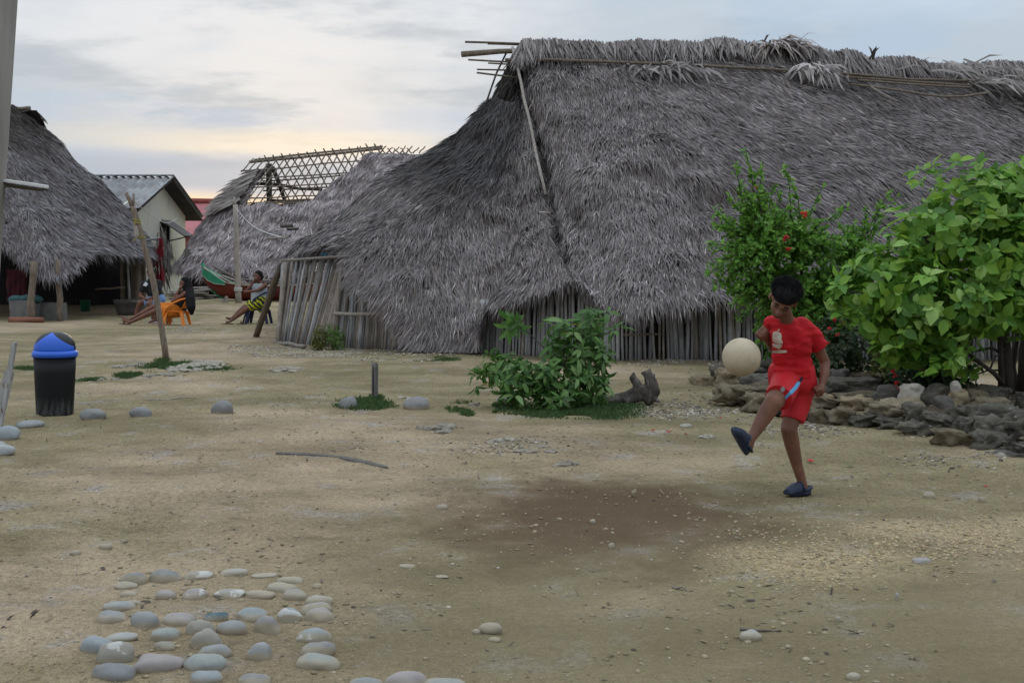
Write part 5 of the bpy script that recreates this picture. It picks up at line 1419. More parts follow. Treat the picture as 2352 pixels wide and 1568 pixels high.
def make_fine_shrub():
    rng = np.random.default_rng(52); pr = random.Random(52)
    Y = 12.55; x = P(1830, 0, Y).x
    b = Vector((x, Y, surf_z(x, Y)))
    t = thing('flowering_shrub', 'tall airy green shrub with tiny leaves and few red flowers behind the boy', 'shrub', b)
    lumps = [(1750, 545, 12.5, 105, 85), (1700, 600, 12.4, 75, 70), (1830, 570, 12.6, 100, 80), (1930, 610, 12.7, 95, 75), (1790, 660, 12.5, 120, 80), (1900, 680, 12.6, 120, 85), (1740, 480, 12.6, 60, 60),
             (1745, 700, 12.4, 70, 40), (1980, 700, 12.8, 70, 80), (1850, 740, 12.6, 110, 70), (1960, 560, 12.8, 60, 50), (1840, 800, 12.5, 90, 60)]
    ends, ax = lump_points(rng, lumps, 620, (0.45, 1.05), 0.04)
    tipz = np.array([list(P(*q)) for q in ((1712, 345, 12.5), (1690, 372, 12.5), (1752, 372, 12.6), (1803, 378, 12.5), (1730, 400, 12.5), (1672, 455, 12.4), (1640, 480, 12.4), (1888, 432, 12.7), (2042, 440, 12.8), (2025, 470, 12.8), (1990, 470, 12.8), (1625, 560, 12.3), (1622, 630, 12.3), (1640, 520, 12.4), (1945, 475, 12.7), (1812, 405, 12.5), (1700, 420, 12.5), (1650, 660, 12.3), (1690, 735, 12.3), (2060, 455, 12.9), (1780, 420, 12.6), (1765, 450, 12.6))])
    roots = []
    pts, dirs, stem = [], [], []
    allend = np.concatenate([ends, tipz])
    ctr = np.array([list(P(1790, 640, 12.55)), list(P(1900, 660, 12.7)), list(P(1750, 560, 12.5)), list(P(1840, 560, 12.6)), list(P(1960, 620, 12.8))])
    for i, e in enumerate(allend):
        c = ctr[np.argmin(np.linalg.norm(ctr - e, axis=1))]
        L = np.linalg.norm(e - c); s = c + (e - c) * (max(0.0, 1 - 0.42 / max(L, 0.05)) if i < len(ends) else max(0.25, 1 - 0.62 / L))
        s = s + rng.normal(0, 0.04, 3) - np.array([0, 0, 0.05])
        mid = (s + e) / 2 + np.array([0, 0, 0.03]) + rng.normal(0, 0.02, 3)
        stem.append((s, mid, e))
        nl = 34 if i < len(ends) else 44
        f = rng.uniform(0.0, 1.0, nl) ** 0.8
        q = np.where(f[:, None] < 0.5, s + (mid - s) * f[:, None] * 2, mid + (e - mid) * (f[:, None] * 2 - 1))
        pts.append(q + rng.normal(0, 0.012, (nl, 3)))
        a = unit((e - s)[None, :]); dirs.append(unit(a * 0.5 + unit(rng.normal(0, 1, (nl, 3))) * 0.9))
    pos = np.concatenate(pts); d = np.concatenate(dirs); n = len(pos)
    base = np.array([[0.14, 0.30, 0.04], [0.19, 0.37, 0.055], [0.095, 0.22, 0.033], [0.25, 0.43, 0.075]])
    c = base[rng.choice(4, n, p=[0.36, 0.26, 0.28, 0.10])] * (0.75 + 0.5 * rng.random((n, 1)))
    leaf_cloud('crown', pos, d, unit(rng.normal(0, 0.5, (n, 3)) + np.array([0, -0.2, 0.8])), rng.uniform(0.042, 0.078, n), c, leaf_tmpl(0.6, 0.1, 0.12), t)
    mb = MB()
    for s, m_, e in stem: mb.tube([s, m_, e], [0.006, 0.005, 0.003], 4, cap=False)
    tag(mb.build('twigs', M['bark'], t), kind='stuff')
    for cc in ctr:
        branch(t, sway(Vector((b.x + pr.uniform(-0.1, 0.1), b.y + pr.uniform(-0.05, 0.05), b.z - 0.05)), Vector(cc.tolist()), pr, 6, 0.05), 0.028, 0.012, 'stem', 7)
    for (u, v, Yf, r) in ((1847, 492, 12.15, 0.05), (1805, 548, 12.0, 0.045), (1812, 573, 11.95, 0.04), (1735, 430, 12.4, 0.02)):
        flower(t, P(u, v, Yf), r, pr, 9)
def flower(parent, c, r, pr, n=8, name='flower'):
    mb = MB()
    for k in range(n):
        d = Vector((pr.gauss(0, 1), pr.gauss(0, 1), pr.gauss(0, 0.7) + 0.2)).normalized()
        s, tt = frame_of(d); p = c + d * r * 0.3; w = r * 0.35
        mb.add([p - s * w, p + d * r * 0.7 + tt * w * 0.4, p + s * w, p - d * r * 0.2], [(0, 1, 2), (0, 2, 3)])
        mb.ball(c + d * r * 0.6, r * 0.28, 5, 4)
    return mb.build(name, M['petal'], parent)
make_fine_shrub()

def make_ixora(label, lumps, nt_, Yb, ub, col, size, fl, seed, name='ixora_bush', per=5, tm=None):
    rng = np.random.default_rng(seed); pr = random.Random(seed)
    x = P(ub, 0, Yb).x; b = Vector((x, Yb, surf_z(x, Yb)))
    t = thing(name, label, 'bush', b)
    tips, ax = lump_points(rng, lumps, nt_, (0.35, 1.05), 0.02)
    pos, d, up, sz, K = rosettes(rng, tips, ax, per, size, 0.9, 0.5)
    c = np.array(col)[rng.integers(0, len(col), len(pos))] * (0.7 + 0.6 * rng.random((len(pos), 1)))
    leaf_cloud('crown', pos, d, up, sz, c, tm or leaf_tmpl(0.5, 0.15, 0.15), t)
    for i in range(12):
        e = Vector(tips[rng.integers(len(tips))].tolist())
        branch(t, sway(b + Vector((pr.uniform(-0.08, 0.08), pr.uniform(-0.05, 0.05), -0.04)), e, pr, 5, 0.03), 0.010, 0.004, 'stem', 5)
    for (u, v, Yf, r) in fl: flower(t, P(u, v, Yf), r, pr, 9)
make_ixora('dark leafy bush with orange red flower heads directly right of the boy', [(1930, 800, 11.8, 65, 70), (1975, 790, 11.9, 60, 70), (1900, 830, 11.8, 45, 45), (2000, 840, 11.9, 40, 45), (1930, 745, 11.9, 50, 40)],
           330, 11.9, 1945, [[0.03, 0.065, 0.02], [0.045, 0.075, 0.025], [0.06, 0.07, 0.028]], (0.045, 0.09),
           ((1905, 755, 11.45, 0.03), (1915, 735, 11.5, 0.035), (1938, 740, 11.4, 0.03), (1960, 725, 11.4, 0.03), (1890, 775, 11.45, 0.025), (1925, 770, 11.4, 0.03), (1945, 720, 11.5, 0.035), (1955, 715, 11.5, 0.03), (1878, 790, 11.5, 0.02), (1903, 788, 11.4, 0.02)), 61)
make_ixora('yellow green feathery bush between the dark flowering bushes', [(2050, 800, 11.2, 40, 60), (2035, 770, 11.3, 35, 40), (2030, 830, 11.2, 25, 45), (2065, 755, 11.3, 30, 25)],
           300, 11.3, 2045, [[0.13, 0.16, 0.03], [0.095, 0.135, 0.025], [0.16, 0.17, 0.04]], (0.04, 0.075), (), 62, 'feathery_bush', 6, leaf_tmpl(0.28, 0.1, 0.2))
make_ixora('low dark bush with bright red flowers under the broad leaved shrub', [(2110, 830, 10.9, 60, 60), (2160, 830, 11.0, 55, 55), (2085, 860, 10.8, 40, 40), (2200, 850, 11.2, 45, 45)],
           300, 11.0, 2130, [[0.028, 0.06, 0.018], [0.04, 0.07, 0.022], [0.022, 0.045, 0.015]], (0.05, 0.1),
           ((2051, 855, 10.35, 0.035), (2115, 853, 10.3, 0.025), (2060, 880, 10.4, 0.03), (2064, 893, 10.35, 0.02), (2095, 785, 10.5, 0.02), (2140, 795, 10.5, 0.02), (2118, 790, 10.5, 0.015), (2135, 842, 10.4, 0.015), (2100, 755, 10.5, 0.018), (2175, 800, 10.5, 0.015), (2056, 865, 10.35, 0.025)), 63)

def make_small_bush():
    rng = np.random.default_rng(71); pr = random.Random(71)
    g = G(1250, 936); b = Vector((g.x, g.y + 0.12, gz(g.x, g.y)))
    t = thing('low_bush', 'low spreading dark green bush on a grassy patch in the yard', 'bush', b)
    lumps = [(1165, 845, 10.7, 62, 34), (1215, 870, 10.6, 70, 45), (1290, 865, 10.7, 75, 50), (1325, 800, 10.8, 62, 55), (1365, 745, 10.8, 42, 38), (1172, 742, 10.7, 30, 24), (1250, 912, 10.5, 85, 26), (1350, 885, 10.7, 50, 42),
             (1098, 868, 10.6, 22, 18), (1420, 760, 10.7, 24, 10), (1285, 770, 10.8, 34, 30), (1120, 850, 10.6, 24, 16), (1375, 840, 10.8, 28, 46)]
    tips, ax = lump_points(rng, lumps, 260, (0.35, 1.1), 0.025)
    ax = unit(ax + np.array([0, -0.15, 0.2]))
    pos, d, up, size, K = rosettes(rng, tips, ax, 6, (0.08, 0.15), 0.9, 0.4)
    d = unit(d + np.array([0, 0, -0.12]))
    base = np.array([[0.085, 0.185, 0.038], [0.115, 0.225, 0.05], [0.06, 0.135, 0.03], [0.18, 0.28, 0.10]])
    c = base[rng.choice(4, len(pos), p=[0.38, 0.25, 0.29, 0.08])] * (0.75 + 0.5 * rng.random((len(pos), 1)))
    leaf_cloud('foliage', pos, d, up, size, c, leaf_tmpl(0.34, 0.16, 0.26), t, n_parts=300)
    w = lambda u, v, Y=10.7: P(u, v, Y)
    for pts, r in (([b, w(1230, 890), w(1190, 860), w(1140, 845)], 0.014), ([b, w(1262, 890), w(1285, 850), w(1320, 800), w(1360, 745)], 0.016), ([w(1285, 850), w(1250, 800), w(1215, 765), w(1175, 740)], 0.008),
                   ([w(1180, 868), w(1150, 880), w(1120, 878), w(1098, 868)], 0.006), ([b, w(1320, 900), w(1340, 880), w(1372, 830)], 0.014), ([w(1340, 780), w(1380, 768), w(1425, 760)], 0.006), ([b, w(1300, 915), w(1355, 890)], 0.012)):
        branch(t, pts, r, r * 0.5, 'stem', 6)
    for (u, v) in ((1105, 882), (1290, 765), (1312, 745)):
        p = P(u, v, 10.35); MB().add(*[(lambda V, T: (V * 0.09 + np.array(p), T))(*leaf_tmpl(0.4))][0]).build('yellow_leaf', plain('yellowed_leaf', (0.40, 0.24, 0.02), rand=0), t)
make_small_bush()

def make_weeds():
    rng = np.random.default_rng(81); pr = random.Random(81)
    for (u, v, lab, lumps) in ((765, 800, 'bright green weed growing against the pole wall by the door post', [(765, 772, 17.7, 22, 28), (752, 760, 17.7, 12, 18), (780, 785, 17.7, 18, 20)]),
                               (737, 800, 'yellowish weed beside the bright green one at the pole wall', [(735, 775, 17.6, 16, 24), (728, 790, 17.6, 12, 12)])):
        g = G(u, v); b = Vector((g.x, g.y, 0))
        t = thing('weed', lab, 'weed', b)
        tips, ax = lump_points(rng, lumps, 110, (0.3, 1.1), 0.01)
        pos, d, up, sz, K = rosettes(rng, tips, ax, 5, (0.035, 0.07), 0.9, 0.6)
        col = np.array([[0.10, 0.19, 0.035], [0.14, 0.22, 0.05]]) if u == 765 else np.array([[0.13, 0.15, 0.035], [0.17, 0.16, 0.045]])
        leaf_cloud('foliage', pos, d, up, sz, col[rng.integers(0, 2, len(pos))] * (0.7 + 0.6 * rng.random((len(pos), 1))), leaf_tmpl(0.35), t)
        for i in range(8): branch(t, sway(b, Vector(tips[rng.integers(len(tips))].tolist()), pr, 4, 0.02), 0.006, 0.003, 'stem', 4)
make_weeds()

# ------------------------------------------------------------------ grass patches
def make_grass():
    rng = np.random.default_rng(91)
    P_ = []
    for (u0, u1, v0, v1, n) in ((315, 470, 832, 856, 2600), (380, 545, 846, 853, 900), (175, 240, 868, 877, 500), (262, 345, 860, 872, 900), (765, 905, 920, 946, 2400), (845, 880, 912, 935, 900),
                                (1035, 1180, 922, 945, 2200), (1180, 1480, 920, 950, 4200), (1300, 1400, 905, 930, 1200), (1060, 1130, 945, 963, 900), (1170, 1475, 938, 966, 2600), (1030, 1190, 926, 952, 1500), (975, 1055, 818, 832, 900), (30, 95, 843, 850, 400), (350, 400, 825, 845, 900)):
        n = n * 3; a = np.abs(rng.normal(0, 0.42, (n, 2))) * np.where(rng.random((n, 2)) < 0.5, -1, 1); a = a[(a ** 2).sum(1) < 1.3]
        u = (u0 + u1) / 2 + a[:, 0] * (u1 - u0) / 2; v = (v0 + v1) / 2 + a[:, 1] * (v1 - v0) / 2
        Y = F * CAMH / (v - HZ); x = (u - CX) / F * Y
        P_.append(np.stack([x, Y], 1))
    xy = np.concatenate(P_); n = len(xy)
    keep = vnoise(np.stack([xy[:, 0], xy[:, 1], 0 * xy[:, 0]], 1), 3.5, 3) > -0.45
    xy = xy[keep]; n = len(xy)
    root = np.stack([xy[:, 0], xy[:, 1], gz_np(xy[:, 0], xy[:, 1]) - 0.004], 1)
    d = unit(np.array([0, 0, 1.0]) + rng.normal(0, 0.6, (n, 3)))
    c = np.array([[0.062, 0.115, 0.034], [0.085, 0.135, 0.042], [0.05, 0.09, 0.03]])[rng.integers(0, 3, n)] * (0.7 + 0.6 * rng.random((n, 1)))
    V, T, C = blades(root, d, unit(rng.normal(0, 1, (n, 3)) * np.array([1, 1, 0.2])), rng.uniform(0.025, 0.07, n), rng.uniform(0.004, 0.010, n), np.zeros(n), np.zeros(n), c, rng, droop=0.3)
    tag(put(np_mesh('grass', V, T, C, smooth=False), 'grass', M['leaf'], base=False), 'short green grass growing in patches round the rocks and the bush', 'grass', kind='stuff')
make_grass()

# ------------------------------------------------------------------ rocks
def rock_mat(name, c1, c2, c3, sc=7.0):
    m, nt, b, out = newmat(name)
    f = nnoise(nt, sc, 8, 0.65); f2 = nnoise(nt, sc * 3.2, 6, 0.7, (1, 1, 2.5), loc=(3, 3, 1)); f3 = nnoise(nt, sc * 0.6, 4, 0.6, loc=(8, 1, 5))
    col = nmix(nt, nramp(nt, f, 0.35, 0.65), c1, c2)
    col = nmix(nt, nramp(nt, f2, 0.56, 0.68), col, c3)
    oi = nt.nodes.new('ShaderNodeObjectInfo'); hv = nt.nodes.new('ShaderNodeHueSaturation'); nt.links.new(col, hv.inputs['Color'])
    q = nmath(nt, 'MULTIPLY', oi.outputs['Random'], 0.5); nt.links.new(nmath(nt, 'ADD', q, 0.75), hv.inputs['Value'])
    nt.links.new(hv.outputs[0], b.inputs['Base Color']); b.inputs['Roughness'].default_value = 0.92; b.inputs['Specular IOR Level'].default_value = 0.2
    h = nmath(nt, 'ADD', f, nmath(nt, 'MULTIPLY', nnoise(nt, sc * 7, 6, 0.75), 0.6)); nbump(nt, b, h, 0.9, 0.03)
    return m
RM = {'dark': rock_mat('dark_coral_rock', (0.115, 0.102, 0.078), (0.065, 0.058, 0.047), (0.235, 0.22, 0.185)), 'brown': rock_mat('brown_coral_rock', (0.20, 0.16, 0.105), (0.13, 0.105, 0.072), (0.30, 0.255, 0.18)),
      'tan': rock_mat('tan_coral_rock', (0.27, 0.21, 0.13), (0.18, 0.14, 0.09), (0.34, 0.29, 0.21)), 'pale': rock_mat('pale_coral_rock', (0.33, 0.275, 0.19), (0.23, 0.185, 0.12), (0.42, 0.37, 0.29)),
      'white': rock_mat('whitish_coral', (0.42, 0.375, 0.32), (0.35, 0.30, 0.25), (0.27, 0.21, 0.16)), 'orange': rock_mat('orange_stained_coral', (0.42, 0.36, 0.27), (0.30, 0.16, 0.07), (0.50, 0.45, 0.36), 6), 'grey': rock_mat('grey_slab_rock', (0.17, 0.155, 0.135), (0.115, 0.105, 0.092), (0.24, 0.22, 0.195)),
      'crust': rock_mat('crusty_coral_ground', (0.44, 0.395, 0.32), (0.32, 0.28, 0.225), (0.15, 0.135, 0.115), 14)}
def rock(u0, u1, v0, v1, Y, tone, label, seed, depth=0.75, rough=0.2, boxy=0.62, freq=1.5, name='rock', rot=None, group='rocks of the bed border', cat='rock', sub=ICO4, tilt=0.10):
    c = P((u0 + u1) / 2, (v0 + v1) / 2, Y)
    w, h = px(u1 - u0, Y) / 2, px(v1 - v0, Y) / 2
    r = random.Random(seed)
    me = stone_mesh(name, tuple(c), (w * 1.02, max(w * depth, h * 0.8), h * 1.05), seed, rough, sub, r.uniform(-0.12, 0.12) if rot is None else rot, boxy, freq)
    co = np.empty(len(me.vertices) * 3); me.vertices.foreach_get('co', co); co = co.reshape(-1, 3)
    ta = r.uniform(-tilt, tilt); cc = np.array(c); q = co - cc
    co = cc + np.stack([q[:, 0] * math.cos(ta) - q[:, 2] * math.sin(ta), q[:, 1], q[:, 0] * math.sin(ta) + q[:, 2] * math.cos(ta)], 1)
    dsp = fbm(co, 16, 4, seed % 50, 0.6); strata = np.sin(co[:, 2] * 70 + 3 * vnoise(co, 5, 3)) * 0.5
    dirv = co - np.array(c); dirv /= (np.linalg.norm(dirv, axis=1, keepdims=True) + 1e-6)
    amp = (0.085 if tone not in ('pale', 'orange', 'crust') else 0.10) * min(w, 0.25)
    pit = np.minimum(vnoise(co, 22, seed % 31) + 0.25, 0) * 1.6
    co = co + dirv * ((dsp + 0.35 * strata + pit) * amp * 1.7)[:, None]
    me.vertices.foreach_set('co', co.ravel()); me.update()
    return tag(put(me, name, RM[tone]), label, cat, group)
def make_rocks():
    R = [(1588, 1668, 862, 900, 12.5, 'tan', 'low orange brown rock at the far left end of the rock border'),
         (1640, 1700, 870, 908, 12.2, 'brown', 'small brown rock beside the low orange brown one at the border end'),
         (1632, 1765, 838, 876, 12.3, 'dark', 'dark flat overhanging rock just under the ball'),
         (1748, 1800, 826, 862, 12.4, 'dark', 'dark upright block behind the boy, top of the border'),
         (1698, 1786, 856, 895, 12.0, 'grey', 'grey streaked slab right of the dark flat rock under the ball'),
         (1672, 1735, 885, 920, 11.6, 'brown', 'small brown rock left of the big square block'),
         (1680, 1800, 888, 944, 11.0, 'brown', 'big square brown block left of the boy'),
         (1790, 1870, 885, 940, 10.9, 'dark', 'dark block hidden mostly behind the shorts of the boy'),
         (1826, 1905, 880, 912, 10.9, 'dark', 'dark mottled rock behind the hand of the boy'),
         (1830, 1916, 902, 945, 10.1, 'orange', 'pale orange stained shell shaped coral beside the boy'),
         (1812, 1915, 936, 972, 9.9, 'brown', 'flat brown slab under the orange stained coral'),
         (1890, 1970, 940, 968, 10.1, 'brown', 'thin brown slab right of the one under the orange coral'),
         (1876, 2032, 868, 912, 11.2, 'dark', 'long dark slab on top of the border right of the boy'),
         (1905, 2034, 902, 944, 10.8, 'brown', 'long brown slab under the long dark one'),
         (1898, 1950, 846, 882, 11.5, 'grey', 'grey peaked rock at the foot of the dark flowering bush'),
         (1940, 2040, 855, 880, 11.6, 'brown', 'low brown rock behind the grey peaked one'),
         (2008, 2072, 888, 938, 10.5, 'grey', 'slate grey slab leaning left of the pale holey coral'),
         (2015, 2120, 912, 978, 9.9, 'pale', 'pale yellowish holey coral rock in the middle of the border'),
         (2066, 2122, 884, 925, 10.0, 'white', 'whitish pointed coral on top of the pale holey rock'),
         (2108, 2185, 886, 955, 10.0, 'dark', 'dark grey rock right of the whitish pointed coral'),
         (2150, 2190, 906, 958, 9.7, 'grey', 'grey knobbly coral fragment with a pale streak'),
         (2172, 2222, 895, 950, 9.9, 'tan', 'mottled tan rock under the upright pebble'),
         (2184, 2206, 876, 906, 9.9, 'white', 'smooth upright pale pebble standing on the rocks'),
         (2215, 2270, 895, 925, 10.2, 'brown', 'small brown rock left of the trunks at the back of the border'),
         (2240, 2320, 888, 922, 10.4, 'dark', 'flat dark slab at the foot of the trunks'),
         (2172, 2240, 940, 1004, 9.3, 'dark', 'dark pillar rock left of the big dark slab'),
         (2190, 2350, 928, 1000, 9.1, 'dark', 'big dark slab jutting out of the border on the right'),
         (2235, 2310, 912, 940, 9.7, 'brown', 'thin brown slab lying on the big dark slab'),
         (2042, 2112, 955, 1004, 9.6, 'brown', 'leaning brown boulder under the pale holey coral'),
         (2100, 2170, 958, 1012, 9.5, 'tan', 'tan pillar shaped rock right of the leaning boulder'),
         (2158, 2200, 965, 1010, 9.3, 'brown', 'narrow brown rock between the tan pillar and the dark slab'),
         (2155, 2240, 1000, 1038, 8.9, 'brown', 'brown square block at the base below the big dark slab'),
         (2232, 2340, 994, 1038, 8.8, 'dark', 'dark slab at the base right of the brown square block'),
         (2305, 2430, 945, 1015, 8.7, 'dark', 'big dark rock cut by the right edge'),
         (2318, 2450, 1005, 1050, 8.5, 'dark', 'low dark rock cut by the right edge below the big one'),
         (2268, 2420, 1030, 1066, 8.1, 'grey', 'pale grey flat rock in front at the right edge'),
         (2218, 2258, 1046, 1058, 8.15, 'tan', 'small flat brown rock left of the pale flat one'),
         (2290, 2310, 1040, 1058, 7.95, 'white', 'little white stone before the pale flat rock'),
         (1826, 1850, 964, 984, 9.7, 'white', 'small white stone below the flat slab by the boy'),
         (1985, 2040, 962, 990, 9.6, 'tan', 'orange tan rubble stone left of the leaning boulder'),
         (2330, 2400, 905, 960, 9.8, 'dark', 'dark mossy rock behind the big one at the right edge'),
         (2110, 2160, 935, 965, 9.8, 'dark', 'dark rock wedged under the dark grey one')]
    for i, q in enumerate(R):
        small = (q[1] - q[0]) < 40
        rock(*q[:5], q[5], q[6], 300 + i, depth=0.7, rough=0.24 if not small else 0.12, boxy=0.6 if not small else 0.9, sub=ICO4 if not small else ICO3)
    rr = random.Random(17)
    for course, off, hh, dy in (('bottom', 0.0, 26, 0.10), ('upper', -34, 24, 0.38)):
        u = 1640; k = 0
        while u < 2400:
            wpx = rr.uniform(45, 115); hh = rr.uniform(17, 34)
            uc = u + wpx / 2
            vb = float(np.interp(uc, [1590, 1700, 1850, 2050, 2200, 2352, 2650], [893, 938, 970, 992, 1030, 1052, 1095]))
            Yc = F * CAMH / (vb - HZ) + dy; vc = vb + off - rr.uniform(8, 16)
            tone = rr.choice(['dark', 'brown', 'brown', 'dark', 'tan'])
            rock(u, u + wpx, vc - hh, vc + hh * 0.5, Yc, tone, '%s slab, %s from the left in the %s course of the rock border' % (tone, ORD[k] if k < 8 else ['ninth', 'tenth', 'eleventh', 'twelfth', 'thirteenth', 'fourteenth', 'fifteenth'][k - 8], course), 700 + k + (50 if off else 0), depth=0.8, rough=0.46, boxy=0.55, freq=1.9, tilt=0.3)
            u += wpx * 0.86; k += 1
    C = [(255, 350, 828, 848, 'crust', 'flat crusty coral rock at the foot of the forked pole, left part'), (392, 512, 817, 858, 'crust', 'crusty coral outcrop right of the forked pole'),
         (195, 275, 864, 880, 'crust', 'low crusty coral outcrop in the grass right of the bin'), (325, 425, 857, 872, 'crust', 'low crusty coral outcrop in front of the forked pole'),
         (612, 704, 840, 858, 'crust', 'low coral crust in front of the pole wall'), (945, 1060, 963, 1002, 'crust', 'ridged pale coral rock below the oblong grey stone'),
         (1105, 1190, 1010, 1026, 'crust', 'pale coral crust below the low bush, left of two'), (1180, 1295, 1016, 1046, 'crust', 'pale coral crust below the low bush, right of two'),
         (1478, 1560, 928, 950, 'tan', 'flat brownish rock by the driftwood root'), (1600, 1690, 906, 925, 'tan', 'flat sandy rock in front of the border end'), (1270, 1330, 1060, 1075, 'crust', 'small grey green coral crust in the yard'),
         (1600, 1640, 998, 1010, 'crust', 'little grey coral lump left of the kicking foot'), (1075, 1110, 922, 932, 'white', 'whitish stone in the grass left of the bush'), (905, 985, 912, 920, 'crust', 'thin pale coral crust behind the oblong grey stone')]
    for i, (u0, u1, v0, v1, tone, lab) in enumerate(C):
        g = G((u0 + u1) / 2, (v0 * 0.3 + v1 * 0.7))
        w = px(u1 - u0, g.y) / 2
        dep = px(1, g.y) * (v1 - v0) * 0.5 / (CAMH / g.y) * 0.6; hh = max(0.02, px(v1 - v0, g.y) * 0.22)
        rr = np.random.default_rng(800 + i); VV, TT, nv = [], [], 0
        nch = int(np.clip(w * dep * 260, 9, 60))
        for k in range(nch):                                              # broken crust: knobs grown together
            a = rr.uniform(0, 6.28); q = math.sqrt(rr.random()) * 0.92
            cx_, cy_ = g.x + math.cos(a) * q * w, g.y + math.sin(a) * q * dep
            s = rr.uniform(0.35, 1.0) * min(0.11, max(0.03, w * 0.26)); V, T = ICO3 if s > 0.05 else ICO2
            n = fbm(V + k * 3.3 + i, 1.9, 3, k % 41, 0.6)
            W = V * (1 + 0.42 * n)[:, None] * np.array([s * rr.uniform(0.9, 1.7), s * rr.uniform(0.7, 1.2), hh * rr.uniform(0.5, 1.3) * (1.1 - 0.6 * q)])
            W[:, 2] += 0.010 * fbm(W + k, 22, 3, 7, 0.7)
            an = rr.uniform(-0.5, 0.5); W = np.stack([W[:, 0] * math.cos(an) - W[:, 1] * math.sin(an), W[:, 0] * math.sin(an) + W[:, 1] * math.cos(an), W[:, 2]], 1)
            VV.append(W + np.array([cx_, cy_, gz(cx_, cy_) + 0.002])); TT.append(T + nv); nv += len(V)
        me = np_mesh('coral_rock', np.concatenate(VV), np.concatenate(TT))
        tag(put(me, 'coral_rock', RM[tone]), lab, 'rock', 'coral outcrops in the yard')
make_rocks()
# ------------------------------------------------------------------ people
def remeshed(mb, name, voxel, mat, parent, smooth=4, fac=0.5, post=None):
    me = mb.mesh('tmp'); o = bpy.data.objects.new('tmp', me); COL.objects.link(o)
    r = o.modifiers.new('r', 'REMESH'); r.mode = 'VOXEL'; r.voxel_size = voxel; r.use_smooth_shade = True
    s = o.modifiers.new('s', 'SMOOTH'); s.factor = fac; s.iterations = smooth
    dg = bpy.context.evaluated_depsgraph_get()
    me2 = bpy.data.meshes.new_from_object(o.evaluated_get(dg))
    bpy.data.objects.remove(o); bpy.data.meshes.remove(me)
    me2.name = name
    if post is not None:
        co = np.empty(len(me2.vertices) * 3); me2.vertices.foreach_get('co', co)
        me2.vertices.foreach_set('co', post(co.reshape(-1, 3)).ravel()); me2.update()
    me2.polygons.foreach_set('use_smooth', np.ones(len(me2.polygons), dtype=bool))
    me2.materials.clear()
    return put(me2, name, mat, parent)
def limb(mb, pts, rad, n=12, sub=5):
    """tapered limb: smooth chain of balls and tubes"""
    pts = [Vector(p) for p in pts]
    P2, R2 = [], []
    for i in range(len(pts) - 1):
        for k in range(sub):
            f = k / sub; P2.append(pts[i].lerp(pts[i + 1], f)); R2.append(rad[i] + (rad[i + 1] - rad[i]) * f)
    P2.append(pts[-1]); R2.append(rad[-1])
    mb.tube(P2, R2, n)
    for p, r in zip(pts, rad): mb.ball(p, r, n, 8)
    return mb
def fist(mb, c, d, side, s, thumb=1):
    """closed hand: palm, four curled fingers, thumb; d = forearm direction, side = knuckle direction"""
    d = d.normalized(); side = (side - d * side.dot(d)).normalized(); k = d.cross(side).normalized()
    rot = Matrix((side, k, d)).transposed()
    mb.ball(c + d * s * 0.35, (s * 0.42, s * 0.24, s * 0.42), 10, 8, rot)
    for i in range(4):
        o = side * (i - 1.5) * s * 0.22
        L = (0.95, 1.05, 1.0, 0.82)[i]
        a = c + d * s * 0.62 * L ** 0.5 + o
        p1 = a + k * s * 0.30 + d * s * 0.14; p2 = p1 + k * s * 0.16 - d * s * 0.26; p3 = p2 - k * s * 0.22 - d * s * 0.12
        mb.tube([a, p1, p2, p3], [s * 0.115, s * 0.12, s * 0.11, s * 0.09], 7)
        for q in (a, p1, p2): mb.ball(q, s * 0.115, 7, 5)
    a = c + d * s * 0.18 - side * thumb * s * 0.38
    mb.tube([a, a + d * s * 0.34 + k * s * 0.2, a + d * s * 0.42 + k * s * 0.42 + side * thumb * s * 0.3], [s * 0.13, s * 0.125, s * 0.10], 7)
    mb.ball(a + d * s * 0.42 + k * s * 0.42 + side * thumb * s * 0.3, s * 0.10, 7, 5)
SHIRT = plain('red_jersey', (0.44, 0.008, 0.014), (0.36, 0.007, 0.012), 6, 0.75, 0.15, 0.004, rand=0, spec=0.2)
SHORT = plain('red_shorts_cloth', (0.46, 0.009, 0.015), (0.38, 0.008, 0.013), 6, 0.65, 0.15, 0.004, rand=0, spec=0.3)
CLOG = plain('navy_rubber', (0.022, 0.030, 0.058), (0.017, 0.023, 0.045), 20, 0.6, 0.1, 0.002, rand=0)
EYEW = plain('eye_white', (0.5, 0.47, 0.44), rand=0, bump=0)
DARK = plain('dark_iris', (0.012, 0.008, 0.006), rand=0, bump=0, rough=0.3)
LIP = plain('lips', (0.16, 0.05, 0.04), rand=0, bump=0)

